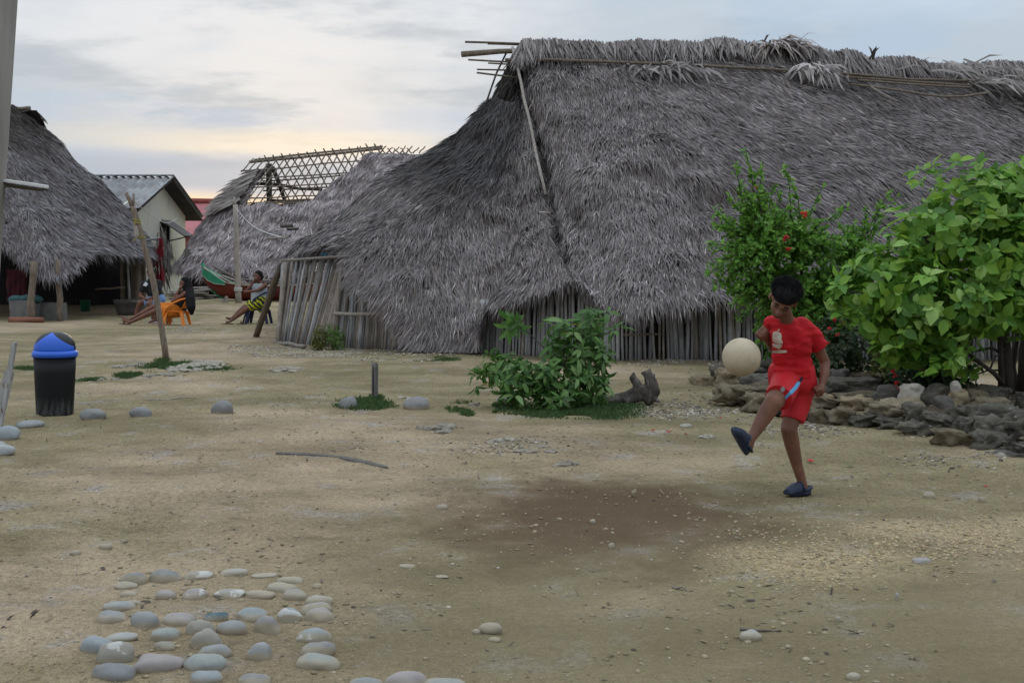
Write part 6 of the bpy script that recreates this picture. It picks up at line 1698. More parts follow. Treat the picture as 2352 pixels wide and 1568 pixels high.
def clog(parent, heel, toe, up, L):
    """foam clog: sole, rounded toe upper, heel strap"""
    d = (toe - heel).normalized(); up = (up - d * up.dot(d)).normalized(); s = d.cross(up).normalized()
    def pt(x, y, z): return heel + d * (x * L) + s * (y * L) + up * (z * L)
    def outline(x):
        return 0.165 * (1 - (abs(2 * x - 1.08) / 1.12) ** 3.2) ** 0.5 * (0.86 + 0.36 * x) if 0 <= x <= 1 else 0
    mb = MB(); xs = np.linspace(0.0, 1.0, 15); vs, fs = [], []
    for x in xs:
        w = max(outline(x), 0.02)
        rise = 0.05 * max(0, (x - 0.8) / 0.2) ** 2
        for (y, z) in ((-w * 0.9, rise), (-w, 0.05 + rise), (-w * 0.98, 0.13), (w * 0.98, 0.13), (w, 0.05 + rise), (w * 0.9, rise)):
            vs.append(pt(x, y, z))
    n = 6
    for i in range(len(xs) - 1):
        for k in range(n): fs.append((i * n + k, i * n + (k + 1) % n, (i + 1) * n + (k + 1) % n, (i + 1) * n + k))
    fs += [tuple(range(n)), tuple(range((len(xs) - 1) * n, len(xs) * n))]
    root = mb.add(vs, fs).build('clog', CLOG, parent, smooth=True)
    mb = MB(); xs = np.linspace(0.40, 1.0, 10); vs, fs = [], []; m = 11
    for x in xs:
        w = max(outline(x), 0.03) * 1.02; h = 0.13 + 0.27 * max(0.0, 1 - ((x - 0.40) / 0.62) ** 2.2) ** 0.8
        for k in range(m):
            a = math.pi * k / (m - 1)
            vs.append(pt(x, -w * math.cos(a), 0.06 + (h - 0.06) * math.sin(a) ** 0.75))
    for i in range(len(xs) - 1):
        for k in range(m - 1): fs.append((i * m + k, i * m + k + 1, (i + 1) * m + k + 1, (i + 1) * m + k))
    o = mb.add(vs, fs).build('upper', CLOG, root, smooth=True); q = o.modifiers.new('t', 'SOLIDIFY'); q.thickness = 0.006
    mb = MB(); arc = [pt(0.42 + 0.03 * math.sin(a), -0.165 * math.cos(a), 0.16 + 0.24 * math.sin(a)) for a in np.linspace(0, math.pi, 11)]
    mb.tube(arc, 0.045 * L, 6, flat=0.5).build('strap', CLOG, root, smooth=True)
    mb = MB(); arc = [pt(0.40 - 0.42 * math.sin(a), -0.15 * math.cos(a), 0.15 + 0.07 * math.sin(a)) for a in np.linspace(0, math.pi, 11)]
    mb.tube(arc, 0.05 * L, 6).build('heel_rim', CLOG, root, smooth=True)
    mb = MB()
    for (x, y) in ((0.86, 0), (0.78, 0.07), (0.78, -0.07), (0.68, 0.0), (0.66, 0.1), (0.66, -0.1)):
        h = 0.13 + 0.27 * max(0.0, 1 - ((x - 0.40) / 0.62) ** 2.2) ** 0.8
        mb.ball(pt(x, y, h * 0.985 - abs(y) * 0.35), 0.016 * L, 6, 4)
    mb.build('vent_hole', DARK, root)

def make_boy():
    Y0 = G(1830, 1138).y
    J = lambda u, v, dy=0.0: P(u, v, Y0 + dy)
    t = thing('person', 'boy in red shirt and shorts and dark blue clogs kicking a ball', 'person', G(1830, 1138))
    # --- body, one skin
    b = MB()
    hip_r, hip_l = J(1798, 872, -0.02), J(1842, 876, 0.05)
    knee_k, ank_k = J(1776, 925, -0.24), J(1724, 1008, -0.30)
    limb(b, [hip_r, J(1790, 902, -0.15), knee_k], [0.055, 0.066, 0.053])
    limb(b, [knee_k, J(1756, 955, -0.245), J(1738, 986, -0.27), ank_k], [0.052, 0.047, 0.035, 0.026])
    knee_s, ank_s = J(1812, 985, -0.02), J(1843, 1108, 0.02)
    limb(b, [hip_l, J(1826, 930, 0.02), knee_s], [0.06, 0.058, 0.048])
    limb(b, [knee_s, J(1819, 1018, 0.0), J(1830, 1065, 0.02), ank_s], [0.049, 0.046, 0.034, 0.027])
    limb(b, [ank_s, J(1845, 1120, 0.03), J(1822, 1128, -0.03)], [0.027, 0.03, 0.028])
    limb(b, [ank_k, J(1719, 1024, -0.30), J(1709, 1010, -0.33)], [0.027, 0.029, 0.026])
    # torso, two spines for width
    for f in (-1, 1):
        limb(b, [J(1820 + f * 17, 868, 0.01), J(1817 + f * 14, 820, -0.02), J(1815 + f * 18, 775, -0.05), J(1813 + f * 20, 752, -0.04)], [0.062, 0.056, 0.056, 0.036])
    # neck and head
    limb(b, [J(1811, 748, -0.06), J(1802, 715, -0.12)], [0.042, 0.04])
    hc = J(1799, 688, -0.15)
    tilt = Matrix.Rotation(math.radians(10), 3, 'Y') @ Matrix.Rotation(math.radians(44), 3, 'X') @ Matrix.Rotation(math.radians(-14), 3, 'Z')
    tilt = tilt @ Matrix.Scale(0.93, 3)
    hp = lambda x, y, z: hc + tilt @ Vector((x, y, z))
    b.ball(hp(0, 0.005, 0.03), (0.078, 0.092, 0.085), 20, 14, tilt)
    b.ball(hp(0, -0.030, -0.035), (0.060, 0.062, 0.072), 18, 12, tilt)
    b.ball(hp(0, -0.050, -0.085), (0.034, 0.032, 0.026), 12, 8, tilt)                     # chin
    b.ball(hp(0.028, -0.062, -0.038), (0.022, 0.02, 0.022), 10, 8, tilt); b.ball(hp(-0.028, -0.062, -0.038), (0.022, 0.02, 0.022), 10, 8, tilt)
    limb(b, [hp(0, -0.086, 0.0), hp(0, -0.104, -0.030)], [0.009, 0.014], 8, 2)              # nose
    for f in (-1, 1):
        b.ball(hp(f * 0.013, -0.094, -0.034), 0.010, 8, 6)
        b.ball(hp(f * 0.080, 0.006, -0.008), (0.010, 0.022, 0.032), 10, 8, tilt)            # ears
    limb(b, [hp(-0.02, -0.083, -0.058), hp(0, -0.091, -0.057), hp(0.02, -0.083, -0.058)], [0.007, 0.009, 0.007], 8, 2)
    limb(b, [hp(-0.045, -0.077, 0.018), hp(0, -0.090, 0.014), hp(0.045, -0.077, 0.018)], [0.010, 0.011, 0.010], 8, 3)
    # arms
    sh_l, el_l, wr_l = J(1858, 752, -0.03), J(1895, 832, 0.03), J(1888, 885, -0.04)
    limb(b, [sh_l, J(1878, 795, 0.01), el_l], [0.034, 0.035, 0.030]); limb(b, [el_l, J(1894, 858, -0.01), wr_l], [0.031, 0.028, 0.020])
    fist(b, wr_l, (wr_l - el_l) + Vector((0, -0.03, 0)), Vector((-0.3, -0.8, 0.2)), 0.080, -1)
    sh_r, el_r, wr_r = J(1775, 738, 0.0), J(1778, 802, 0.10), J(1758, 775, -0.03)
    limb(b, [sh_r, J(1772, 770, 0.06), el_r], [0.030, 0.032, 0.029]); limb(b, [el_r, wr_r], [0.030, 0.021])
    fist(b, wr_r, (wr_r - el_r) + Vector((-0.04, -0.1, 0.10)), Vector((0.2, -0.4, 0.9)), 0.082, 1)
    body = remeshed(b, 'body', 0.0042, M['skin'], t, 2)
    # eyes, brows, mouth
    for f in (-1, 1):
        MB().ball(hp(f * 0.031, -0.079, 0.0), (0.014, 0.008, 0.006), 10, 7, tilt).build('eye', DARK, t, smooth=True)
        MB().tube([hp(f * 0.014, -0.092, 0.022), hp(f * 0.034, -0.088, 0.027), hp(f * 0.052, -0.074, 0.020)], [0.004, 0.0045, 0.003], 6).build('eyebrow', M['hair'], t, smooth=True)
    MB().tube([hp(-0.021, -0.087, -0.062), hp(0, -0.097, -0.060), hp(0.021, -0.087, -0.062)], [0.003, 0.0055, 0.003], 6).build('lips', LIP, t, smooth=True)
    # short thick hair
    h = MB()
    h.ball(hp(0, 0.018, 0.055), (0.091, 0.098, 0.080), 22, 14, tilt)
    h.ball(hp(0, 0.055, 0.01), (0.080, 0.060, 0.075), 18, 12, tilt); h.ball(hp(0, -0.052, 0.058), (0.070, 0.040, 0.034), 18, 12, tilt)
    h.ball(hp(0, -0.030, 0.078), (0.078, 0.062, 0.050), 18, 12, tilt)
    rg = np.random.default_rng(3)
    def fuzz(co): return co + (rg.random((len(co), 1)) - 0.4) * 0.006 * unit(co - np.array(hc))
    remeshed(h, 'hair', 0.006, M['hair'], t, 14, post=fuzz)
    rr = np.random.default_rng(5); n = 2600
    d = unit(rr.normal(0, 1, (n, 3))); d[:, 2] = np.abs(d[:, 2]) * 0.8 + 0.1; d = unit(d)
    Rt = np.array(tilt); rad = np.array([0.090, 0.097, 0.080])
    pp = np.array(hp(0, 0.016, 0.055)) + (d * rad * 0.97) @ Rt.T
    V, T, C = blades(pp, unit(d @ Rt.T + rr.normal(0, 0.35, (n, 3))), unit(rr.normal(0, 1, (n, 3))), rr.uniform(0.010, 0.030, n), np.full(n, 0.003), np.zeros(n), np.zeros(n), np.tile([0.012, 0.011, 0.012], (n, 1)), rr)
    tag(put(np_mesh('hair_strands', V, T, C, smooth=False), 'hair_strands', M['thatch'], t), kind='stuff')
    # --- shirt
    s = MB()
    for f in (-1, 1):
        limb(s, [J(1820 + f * 19, 858, -0.005), J(1818 + f * 17, 820, -0.02), J(1816 + f * 20, 778, -0.05), J(1813 + f * 22, 750, -0.04)], [0.080, 0.070, 0.071, 0.054])
    limb(s, [J(1814, 765, -0.05), J(1811, 745, -0.07)], [0.075, 0.056])
    limb(s, [J(1842, 748, -0.04), J(1863, 764, -0.015), J(1881, 797, 0.012)], [0.056, 0.055, 0.055])
    limb(s, [J(1786, 740, -0.02), J(1772, 742, 0.01), J(1770, 760, 0.05)], [0.048, 0.046, 0.044])
    def wrinkle(co):
        n = vnoise(co * np.array([0.8, 0.8, 2.8]), 13, 5) + 0.5 * vnoise(co * np.array([1, 1, 2.0]), 34, 9)
        c = np.array(J(1815, 800, 0.0)); d = co - c; d[:, 2] *= 0.2
        # flat hem and cuffs
        out = co + unit(d) * (n * 0.0085)[:, None]
        zc = J(1815, 866, 0).z
        low = out[:, 2] < zc
        out[low, 2] = zc + (out[low, 2] - zc) * 0.12
        a = np.array(J(1881, 795, 0.012)); ax = np.array((J(1881, 795, 0.012) - J(1860, 762, -0.02)).normalized())
        k = (out - a) @ ax; m = (k > 0) & (np.linalg.norm(out - a, axis=1) < 0.085)
        out[m] -= (k[m] * 0.9)[:, None] * ax
        return out
    shirt = remeshed(s, 'shirt', 0.007, SHIRT, t, 6, post=wrinkle)
    pw = plain('faded_print', (0.46, 0.41, 0.33), (0.38, 0.27, 0.22), 22, 0.85, 0, rand=0)
    # faded print on the chest, laid onto the cloth
    bpy.context.view_layer.update()
    def on_cloth(o, name, polys, mat, lift=0.0025):
        inv = o.matrix_world.inverted()
        mb = MB()
        for poly in polys:
            us = [p[0] for p in poly]; vs_ = [p[1] for p in poly]
            N = 9; grid = {}
            def inside(u, v):
                c = False; j = len(poly) - 1
                for i in range(len(poly)):
                    if (poly[i][1] > v) != (poly[j][1] > v) and u < (poly[j][0] - poly[i][0]) * (v - poly[i][1]) / (poly[j][1] - poly[i][1]) + poly[i][0]: c = not c
                    j = i
                return c
            N = 64
            for a in range(N + 1):
                for b_ in range(N + 1):
                    u = min(us) + (max(us) - min(us)) * a / N; v = min(vs_) + (max(vs_) - min(vs_)) * b_ / N
                    org = Vector((0, 0, CAMH)); d = (P(u, v, 6.0) - org).normalized()
                    ok, loc, nrm, ix = o.ray_cast(inv @ org, (inv.to_3x3() @ d).normalized())
                    if ok: grid[(a, b_)] = (o.matrix_world @ loc) + nrm * lift
            idx = {}
            vs2, fs2 = [], []
            for k, p in grid.items(): idx[k] = len(vs2); vs2.append(p)
            for a in range(N):
                for b_ in range(N):
                    q = [(a, b_), (a + 1, b_), (a + 1, b_ + 1), (a, b_ + 1)]
                    u = min(us) + (max(us) - min(us)) * (a + 0.5) / N; v = min(vs_) + (max(vs_) - min(vs_)) * (b_ + 0.5) / N
                    if all(x in idx for x in q) and inside(u, v): fs2.append(tuple(idx[x] for x in q))
            mb.add(vs2, fs2)
        mb.build(name, mat, o, smooth=True)
    D6 = lambda x, y: (1592.5 + x * .3906, 581.9 + y * .3906)
    mark = [[D6(*q) for q in ((493, 455), (503, 445), (509, 443), (506, 455), (498, 461))],
            [D6(*q) for q in ((468, 470), (474, 462), (488, 460), (505, 464), (517, 472), (520, 490), (518, 510), (526, 516), (524, 530), (505, 532), (486, 528), (470, 518), (466, 495))],
            [D6(*q) for q in ((466, 528), (486, 533), (520, 535), (520, 548), (508, 560), (490, 556), (470, 548))],
            [D6(*q) for q in ((464, 570), (500, 566), (545, 567), (552, 574), (545, 583), (500, 586), (466, 584))]]
    on_cloth(shirt, 'print', mark, pw)
    # --- shorts
    sh = MB()
    for f in (-1, 1): limb(sh, [J(1819 + f * 20, 852, 0.005), J(1819 + f * 20, 876, 0.01)], [0.088, 0.092])
    limb(sh, [J(1842, 878, 0.05), J(1830, 925, 0.03), J(1820, 966, 0.0)], [0.092, 0.080, 0.072])
    limb(sh, [J(1806, 876, -0.03), J(1798, 896, -0.12), J(1788, 914, -0.21)], [0.088, 0.084, 0.080])
    def cut(co):
        n = vnoise(co * np.array([1.6, 1.6, 0.9]), 17, 15)
        out = co + unit(co - np.array(J(1818, 905, 0.0))) * (n * 0.006)[:, None]
        for a, b_ in ((J(1820, 964, 0.0), J(1830, 925, 0.03)), (J(1788, 914, -0.205), J(1798, 896, -0.12))):
            ax = np.array((a - b_).normalized()); a = np.array(a)
            k = (out - a) @ ax; m = (k > 0) & (np.linalg.norm(out - a, axis=1) < 0.12); out[m] -= (k[m] * 0.95)[:, None] * ax
        return out
    shorts = remeshed(sh, 'shorts', 0.007, SHORT, t, 6, post=cut)
    bpy.context.view_layer.update()
    st = [D6(*q) for q in ((622, 752), (627, 762), (612, 790), (590, 815), (560, 840), (540, 862), (532, 895), (514, 885), (520, 862), (540, 838), (568, 808), (592, 780), (608, 755))]
    on_cloth(shorts, 'stripe', [st], plain('light_blue_stripe', (0.11, 0.36, 0.62), (0.10, 0.32, 0.56), 8, 0.7, 0, rand=0))
    on_cloth(shorts, 'stripe_top', [[D6(*q) for q in ((628, 730), (645, 722), (640, 745), (628, 760), (622, 750))]], plain('navy_patch', (0.015, 0.015, 0.04), rand=0, bump=0))
    on_cloth(shorts, 'badge', [[D6(*q) for q in ((515, 788), (530, 784), (540, 792), (537, 808), (524, 814), (513, 806))]], plain('pale_badge', (0.45, 0.42, 0.45), rand=0, bump=0))
    # --- clogs
    clog(t, J(1861, 1134, 0.05), J(1795, 1139, -0.07), Vector((0, 0, 1)), 0.195)
    clog(t, J(1712, 1045, -0.33), J(1680, 986, -0.41), Vector((0.88, 0.30, 0.30)), 0.19)
make_boy()

def make_ball():
    c = P(1703, 820, 6.45); r = px(44, 6.45)
    V, T = ico(5); V = V.copy()
    g = np.zeros(len(V))
    nrm = [np.array(q) / np.linalg.norm(q) for q in ((1, 0.2, 0.1), (-0.1, 1, 0.3), (0.2, -0.3, 1), (0.6, 0.6, -0.5), (-0.6, 0.5, 0.6))]
    for q in nrm: g += np.exp(-((V @ q) / 0.018) ** 2)
    V = V * (1 - 0.010 * np.clip(g, 0, 1))[:, None] * r + np.array(c)
    o = put(np_mesh('football', V, T), 'football', plain('worn_cream_leather', (0.48, 0.40, 0.285), (0.40, 0.325, 0.225), 7, 0.75, 0.15, 0.004, rand=0, c3=(0.36, 0.29, 0.205)))
    tag(o, 'worn cream coloured football in the air in front of the boy', 'ball')
make_ball()

# ------------------------------------------------------------------ seated people in the background
def seated(label, Y, J, clothes, hair_long=False, hair_pts=None, extra=None, face=(-1, 0)):
    g = Vector((P(J['hip'][0], 0, Y).x, Y, 0))
    t = thing('person', label, 'person', g)
    q = lambda k, dy=0.0: P(k[0], k[1], Y + (k[2] if len(k) > 2 else 0) + dy)
    b = MB()
    head = q(J['head'])
    b.ball(head, (0.082, 0.09, 0.105), 14, 10); b.ball(head + Vector((face[0] * 0.03, -0.03 + face[1], -0.06)), (0.055, 0.055, 0.06), 12, 8)
    fd = Vector((face[0], -0.75, 0)).normalized()
    b.ball(head + fd * 0.093 + Vector((0, 0, -0.02)), (0.016, 0.016, 0.02), 8, 6)
    limb(b, [head + Vector((0, 0.02, -0.06)), q(J['neck'])], [0.045, 0.05])
    mid = q(J['neck'])
    hip = q(J['hip'])
    for s in ('shl', 'shr'):
        limb(b, [q(J[s]), mid.lerp(hip, 0.45).lerp(q(J[s]), 0.25), hip.lerp(q(J[s]), 0.12)], [0.055, 0.095, 0.11])
    limb(b, [mid, hip], [0.06, 0.12])
    for a, e, h in (('shl', 'ell', 'hal'), ('shr', 'elr', 'har')):
        limb(b, [q(J[a]), q(J[e])], [0.05, 0.036]); limb(b, [q(J[e]), q(J[h])], [0.037, 0.025])
        d = (q(J[h]) - q(J[e])).normalized(); fist(b, q(J[h]), d, Vector((0, -0.3, 1)), 0.075)
    for k, a, f in (('knl', 'anl', 'fol'), ('knr', 'anr', 'for')):
        off = Vector((0, 0.07 if k == 'knl' else -0.07, 0))
        limb(b, [hip + off, q(J[k])], [0.095, 0.06]); limb(b, [q(J[k]), q(J[k]).lerp(q(J[a]), 0.35), q(J[a])], [0.06, 0.055, 0.032]); limb(b, [q(J[a]), q(J[f])], [0.034, 0.026])
        for i in range(5): b.ball(q(J[f]) + (q(J[f]) - q(J[a])).normalized() * 0.025 + Vector((0, (i - 2) * 0.014, 0.003 * i)), 0.011, 6, 5)
    remeshed(b, 'body', 0.014, M['skin'], t, 3)
    for s in (-1, 1):
        side = fd.cross(Vector((0, 0, 1))).normalized()
        MB().ball(head + fd * 0.078 + side * 0.03 * s + Vector((0, 0, 0.012)), (0.012, 0.012, 0.007), 8, 6).build('eye', DARK, t, smooth=True)
    MB().tube([head + fd * 0.083 - side * 0.025 + Vector((0, 0, -0.065)), head + fd * 0.092 + Vector((0, 0, -0.063)), head + fd * 0.083 + side * 0.025 + Vector((0, 0, -0.065))], 0.008, 6).build('lips', LIP, t, smooth=True)
    h = MB(); h.ball(head - fd * 0.022 + Vector((0, 0, 0.032)), (0.094, 0.098, 0.095), 16, 12); h.ball(head - fd * 0.06 - Vector((0, 0, 0.02)), (0.075, 0.075, 0.085), 14, 10)
    if hair_pts:
        limb(h, [q(k) for k in hair_pts[0]], hair_pts[1], 10)
    remeshed(h, 'hair', 0.013, M['hair'], t, 3)
    for name, mat, chains in clothes:
        m = MB()
        for pts, rad in chains: limb(m, [q(k) for k in pts], rad, 12)
        def wr(co): return co + (vnoise(co, 14, 3) * 0.008)[:, None] * np.array([0.5, -0.7, 0.2])
        remeshed(m, name, 0.014, mat, t, 4, post=wr)
    return t
def make_seated():
    BLK = plain('black_cotton', (0.012, 0.012, 0.014), (0.02, 0.02, 0.022), 8, rand=0)
    JEAN = plain('blue_denim', (0.16, 0.27, 0.45), (0.11, 0.20, 0.36), 10, 0.9, 0.2, rand=0)
    ORG = plain('orange_print_cloth', (0.55, 0.17, 0.015), (0.46, 0.12, 0.012), 9, 0.9, 0.1, rand=0, c3=(0.02, 0.012, 0.01))
    WHT = plain('white_print_top', (0.42, 0.46, 0.48), (0.34, 0.37, 0.40), 9, 0.9, 0.1, rand=0, c3=(0.10, 0.11, 0.13))
    # black skirt with yellow bands
    m, nt, bs, out = newmat('yellow_black_skirt')
    tco = nt.nodes.new('ShaderNodeTexCoord'); w = nt.nodes.new('ShaderNodeTexWave'); mp = nt.nodes.new('ShaderNodeMapping'); mp.inputs['Rotation'].default_value = (0, 0.9, 0)
    nt.links.new(tco.outputs['Object'], mp.inputs[0]); nt.links.new(mp.outputs[0], w.inputs[0])
    w.inputs['Scale'].default_value = 4.2; w.inputs['Distortion'].default_value = 3.5; w.inputs['Detail Scale'].default_value = 2.5
    nt.links.new(nmix(nt, nramp(nt, w.outputs['Fac'], 0.45, 0.5), (0.015, 0.016, 0.012), (0.42, 0.40, 0.02)), bs.inputs['Base Color']); bs.inputs['Roughness'].default_value = 0.9
    SK = m
    # 1: black shirt, denim shorts
    Y = 24.7
    J = dict(head=(347, 628, -0.02), neck=(348, 645, 0.05), hip=(363, 687, 0.12), shl=(331, 653, 0.0), shr=(364, 650, 0.02), ell=(322, 679, -0.05), hal=(335, 686, -0.12), elr=(360, 680, -0.12), har=(338, 687, -0.2),
             knl=(322, 695, -0.15), anl=(309, 733, -0.1), fol=(301, 739, -0.15), knr=(341, 698, -0.25), anr=(356, 735, -0.2), **{'for': (343, 740, -0.28)})
    a = seated('person in black top and denim shorts sitting bent forward in the hut', Y, J,
               [('top', BLK, [([(348, 648, 0.05), (352, 668, 0.08), (360, 682, 0.12)], [0.10, 0.15, 0.15]), ([(333, 653, 0.0), (345, 665, 0.06), (356, 680, 0.1)], [0.085, 0.12, 0.13]), ([(362, 651, 0.02), (360, 668, 0.06)], [0.09, 0.12]), ([(331, 653, 0), (326, 666, -0.03)], [0.075, 0.065]), ([(364, 650, 0.02), (363, 665, -0.04)], [0.075, 0.065])]),
                ('shorts', JEAN, [([(365, 688, 0.15), (350, 690, 0.05), (338, 694, -0.06)], [0.15, 0.12, 0.105]), ([(364, 688, 0.1), (352, 694, -0.05), (345, 697, -0.16)], [0.15, 0.12, 0.095])])], face=(0.1, 0))
    MB().prism([P(328, 655, Y - 0.15), P(334, 647, Y - 0.13), P(340, 652, Y - 0.15), P(336, 658, Y - 0.16)], (0, 0.01, 0)).build('collar_patch', plain('white_patch', (0.6, 0.6, 0.62), rand=0), a)
    # stool
    s = thing('stool', 'low dark wooden stool under the person in black top', 'stool', Vector((P(372, 0, Y).x, Y + 0.2, 0)))
    c = P(372, 696, Y + 0.25); MB().box((c.x, c.y, c.z - 0.03), (0.42, 0.3, 0.04)).build('seat', M['pole_dark'], s, bevel=0.008)
    for sx in (-1, 1):
        for sy in (-1, 1): MB().box((c.x + sx * 0.16, c.y + sy * 0.11, (c.z - 0.05) / 2), (0.06, 0.05, c.z - 0.05)).build('leg', M['pole_dark'], s)
    # sandals
    sand = plain('white_sandal', (0.55, 0.56, 0.58), rand=0, bump=0); brn = plain('brown_sandal', (0.14, 0.09, 0.06), rand=0, bump=0)
    def sandal(u, v, m, lab, L=0.24, dz=0.0):
        g = G(u, v); t = thing('sandal', lab, 'sandal', g)
        vs = [(g.x + L * (x - 0.5), g.y + y, 0.012 + z) for z in (0, 0.02) for x, y in ((0, -0.03), (0.5, -0.042), (0.9, -0.045), (1, 0), (0.9, 0.045), (0.5, 0.042), (0, 0.03))]
        fs = [tuple(range(7)), tuple(reversed(range(7, 14)))] + [(i, (i + 1) % 7, 7 + (i + 1) % 7, 7 + i) for i in range(7)]
        MB().add(vs, fs).build('sole', m, t)
        MB().tube([Vector((g.x - 0.02, g.y + 0.05 * math.cos(a), 0.025 + 0.05 * math.sin(a))) for a in np.linspace(0, math.pi, 7)], 0.02, 6, flat=0.5).build('strap', m, t)
    sandal(349, 742, sand, 'white slide sandal on the ground under the person in black'); sandal(287, 746, brn, 'flat brown sandal under the feet of the person in the orange skirt')
    sandal(523, 746, brn, 'dark sandal under the crossed feet of the person in the yellow skirt'); sandal(556, 747, brn, 'dark sandal with a pale strap right of the crossed feet', 0.2)
    # 2: orange skirt, very long hair, orange chair
    Y = 23.9
    J = dict(head=(422, 649, 0.0), neck=(428, 667, 0.05), hip=(411, 710, 0.05), shl=(429, 672, 0.15), shr=(425, 674, -0.12), ell=(400, 693, 0.0), hal=(414, 662, -0.06), elr=(396, 692, -0.18), har=(412, 664, -0.12),
             knl=(356, 703, 0.1), anl=(297, 735, 0.05), fol=(279, 727, 0.05), knr=(358, 713, -0.1), anr=(300, 740, -0.1), **{'for': (283, 735, -0.1)})
    b = seated('person with very long black hair and orange patterned skirt lounging in the orange chair', Y, J,
               [('top', BLK, [([(425, 682, 0.0), (418, 695, 0.03), (411, 708, 0.05)], [0.135, 0.15, 0.16]), ([(427, 679, 0.08), (418, 694, 0.1)], [0.11, 0.13])]),
                ('skirt', ORG, [([(409, 711, 0.05), (388, 708, 0.06), (370, 706, 0.06)], [0.165, 0.135, 0.11]), ([(406, 713, -0.02), (386, 716, -0.06), (370, 716, -0.08)], [0.15, 0.135, 0.11]), ([(392, 714, 0.0), (376, 722, -0.02)], [0.12, 0.09])])],
               hair_pts=([(427, 646, 0.03), (433, 666, 0.0), (437, 688, -0.18), (439, 706, -0.26), (440, 718, -0.26)], [0.10, 0.11, 0.105, 0.095, 0.05]), face=(-1, 0))
    MB().tube([P(403, 672, Y - 0.12) + Vector((0.035 * math.cos(a), 0.035 * math.sin(a), 0.01 * math.cos(a))) for a in np.linspace(0, 2 * math.pi, 13)], 0.009, 5).build('bracelet', plain('white_bracelet', (0.6, 0.58, 0.55), rand=0), b)
    def chair(name, label, Y, mat, X, seat_z, face, w=0.42, dep=0.42, back_h=0.42, arms=True, slot=True):
        """moulded plastic armchair facing +/-x"""
        t = thing(name, label, 'chair', Vector((X, Y, 0)))
        f = face
        R = lambda x, y, z: Vector((X + f * x, Y + y, z))
        MB().prism([R(-dep / 2, -w / 2, seat_z), R(dep / 2, -w / 2, seat_z + 0.02), R(dep / 2, w / 2, seat_z + 0.02), R(-dep / 2, w / 2, seat_z)], (0, 0, 0.025)).build('seat', mat, t, bevel=0.008)
        for sx in (-1, 1):
            for sy in (-1, 1):
                a = R(sx * (dep / 2 - 0.02), sy * (w / 2 - 0.02), seat_z); e = R(sx * (dep / 2 + 0.04), sy * (w / 2 + 0.02), 0.0)
                d = Vector((0.035, 0, 0)); s = Vector((0, 0.022 * sy, 0))
                MB().add([a - d - s, a + d - s, a + d + s, a - d + s, e - d * 0.7 - s, e + d * 0.7 - s, e + d * 0.7 + s, e - d * 0.7 + s], [(0, 1, 2, 3), (7, 6, 5, 4), (0, 4, 5, 1), (1, 5, 6, 2), (2, 6, 7, 3), (3, 7, 4, 0)]).build('leg', mat, t)
        pts = []
        nb = 9
        bk = MB(); vs, fs = [], []
        for i in range(nb):
            y = -w / 2 + w * i / (nb - 1); cv = 0.05 * (1 - (2 * i / (nb - 1) - 1) ** 2)
            vs += [R(-dep / 2 - cv, y, seat_z + 0.08), R(-dep / 2 - 0.12 - cv, y, seat_z + back_h - 0.05 * (2 * i / (nb - 1) - 1) ** 2)]
        fs = [(2 * i, 2 * i + 2, 2 * i + 3, 2 * i + 1) for i in range(nb - 1)]
        o = bk.add(vs, fs).build('backrest', mat, t, smooth=True); q = o.modifiers.new('t', 'SOLIDIFY'); q.thickness = 0.018
        for sy in (-1, 1):
            y = sy * (w / 2 + 0.015)
            MB().tube([R(-dep / 2 - 0.10, y * 0.96, seat_z + back_h * 0.82), R(-dep / 2 + 0.03, y, seat_z + back_h * 0.74), R(0.02, y, seat_z + back_h * 0.52), R(dep / 2 - 0.02, y, seat_z + 0.08), R(dep / 2 + 0.06, y, seat_z - 0.13), R(dep / 2 + 0.1, y, 0.0)], [0.024] * 6, 7, flat=0.8).build('armrest', mat, t, smooth=True)
        return t
    chair('orange_chair', 'bright orange plastic armchair under the person with long hair', Y + 0.02, plain('orange_plastic', (0.80, 0.22, 0.008), (0.70, 0.18, 0.006), 5, 0.45, 0, rand=0, spec=0.5), P(405, 0, Y).x, 0.28, -1, 0.44, 0.36, 0.36)
    # 3: white top, yellow and black skirt, dark blue chair
    Y = 24.3
    J = dict(head=(592, 634, -0.05), neck=(596, 650, 0.0), hip=(598, 694, 0.05), shl=(578, 656, 0.05), shr=(609, 655, -0.05), ell=(567, 668, -0.05), hal=(586, 643, -0.14), elr=(591, 667, -0.2), har=(566, 670, -0.25),
             knl=(562, 705, 0.05), anl=(531, 733, -0.05), fol=(521, 730, -0.12), knr=(568, 708, -0.2), anr=(533, 735, -0.2), **{'for': (524, 740, -0.28)})
    c = seated('person in white top and yellow black skirt sitting with crossed ankles before the boat', Y, J,
               [('top', WHT, [([(596, 660, 0.02), (597, 675, 0.03), (598, 688, 0.05)], [0.115, 0.145, 0.16]), ([(585, 660, 0.04), (588, 676, 0.04), (590, 688, 0.05)], [0.08, 0.11, 0.13]), ([(606, 660, -0.02), (606, 685, 0.02)], [0.075, 0.10])]),
                ('skirt', SK, [([(600, 693, 0.06), (588, 696, 0.06), (574, 701, 0.06)], [0.17, 0.135, 0.105]), ([(600, 695, -0.02), (588, 699, -0.1), (579, 703, -0.16)], [0.16, 0.135, 0.105]), ([(601, 698, 0.0), (600, 710, 0.0)], [0.14, 0.08])])], face=(-0.55, 0))
    chair('blue_chair', 'dark navy blue plastic chair under the person in white top', Y + 0.02, plain('navy_plastic', (0.008, 0.014, 0.055), (0.007, 0.011, 0.045), 5, 0.45, 0, rand=0), P(594, 0, Y).x, 0.30, -1, 0.42, 0.38, 0.5)
make_seated()
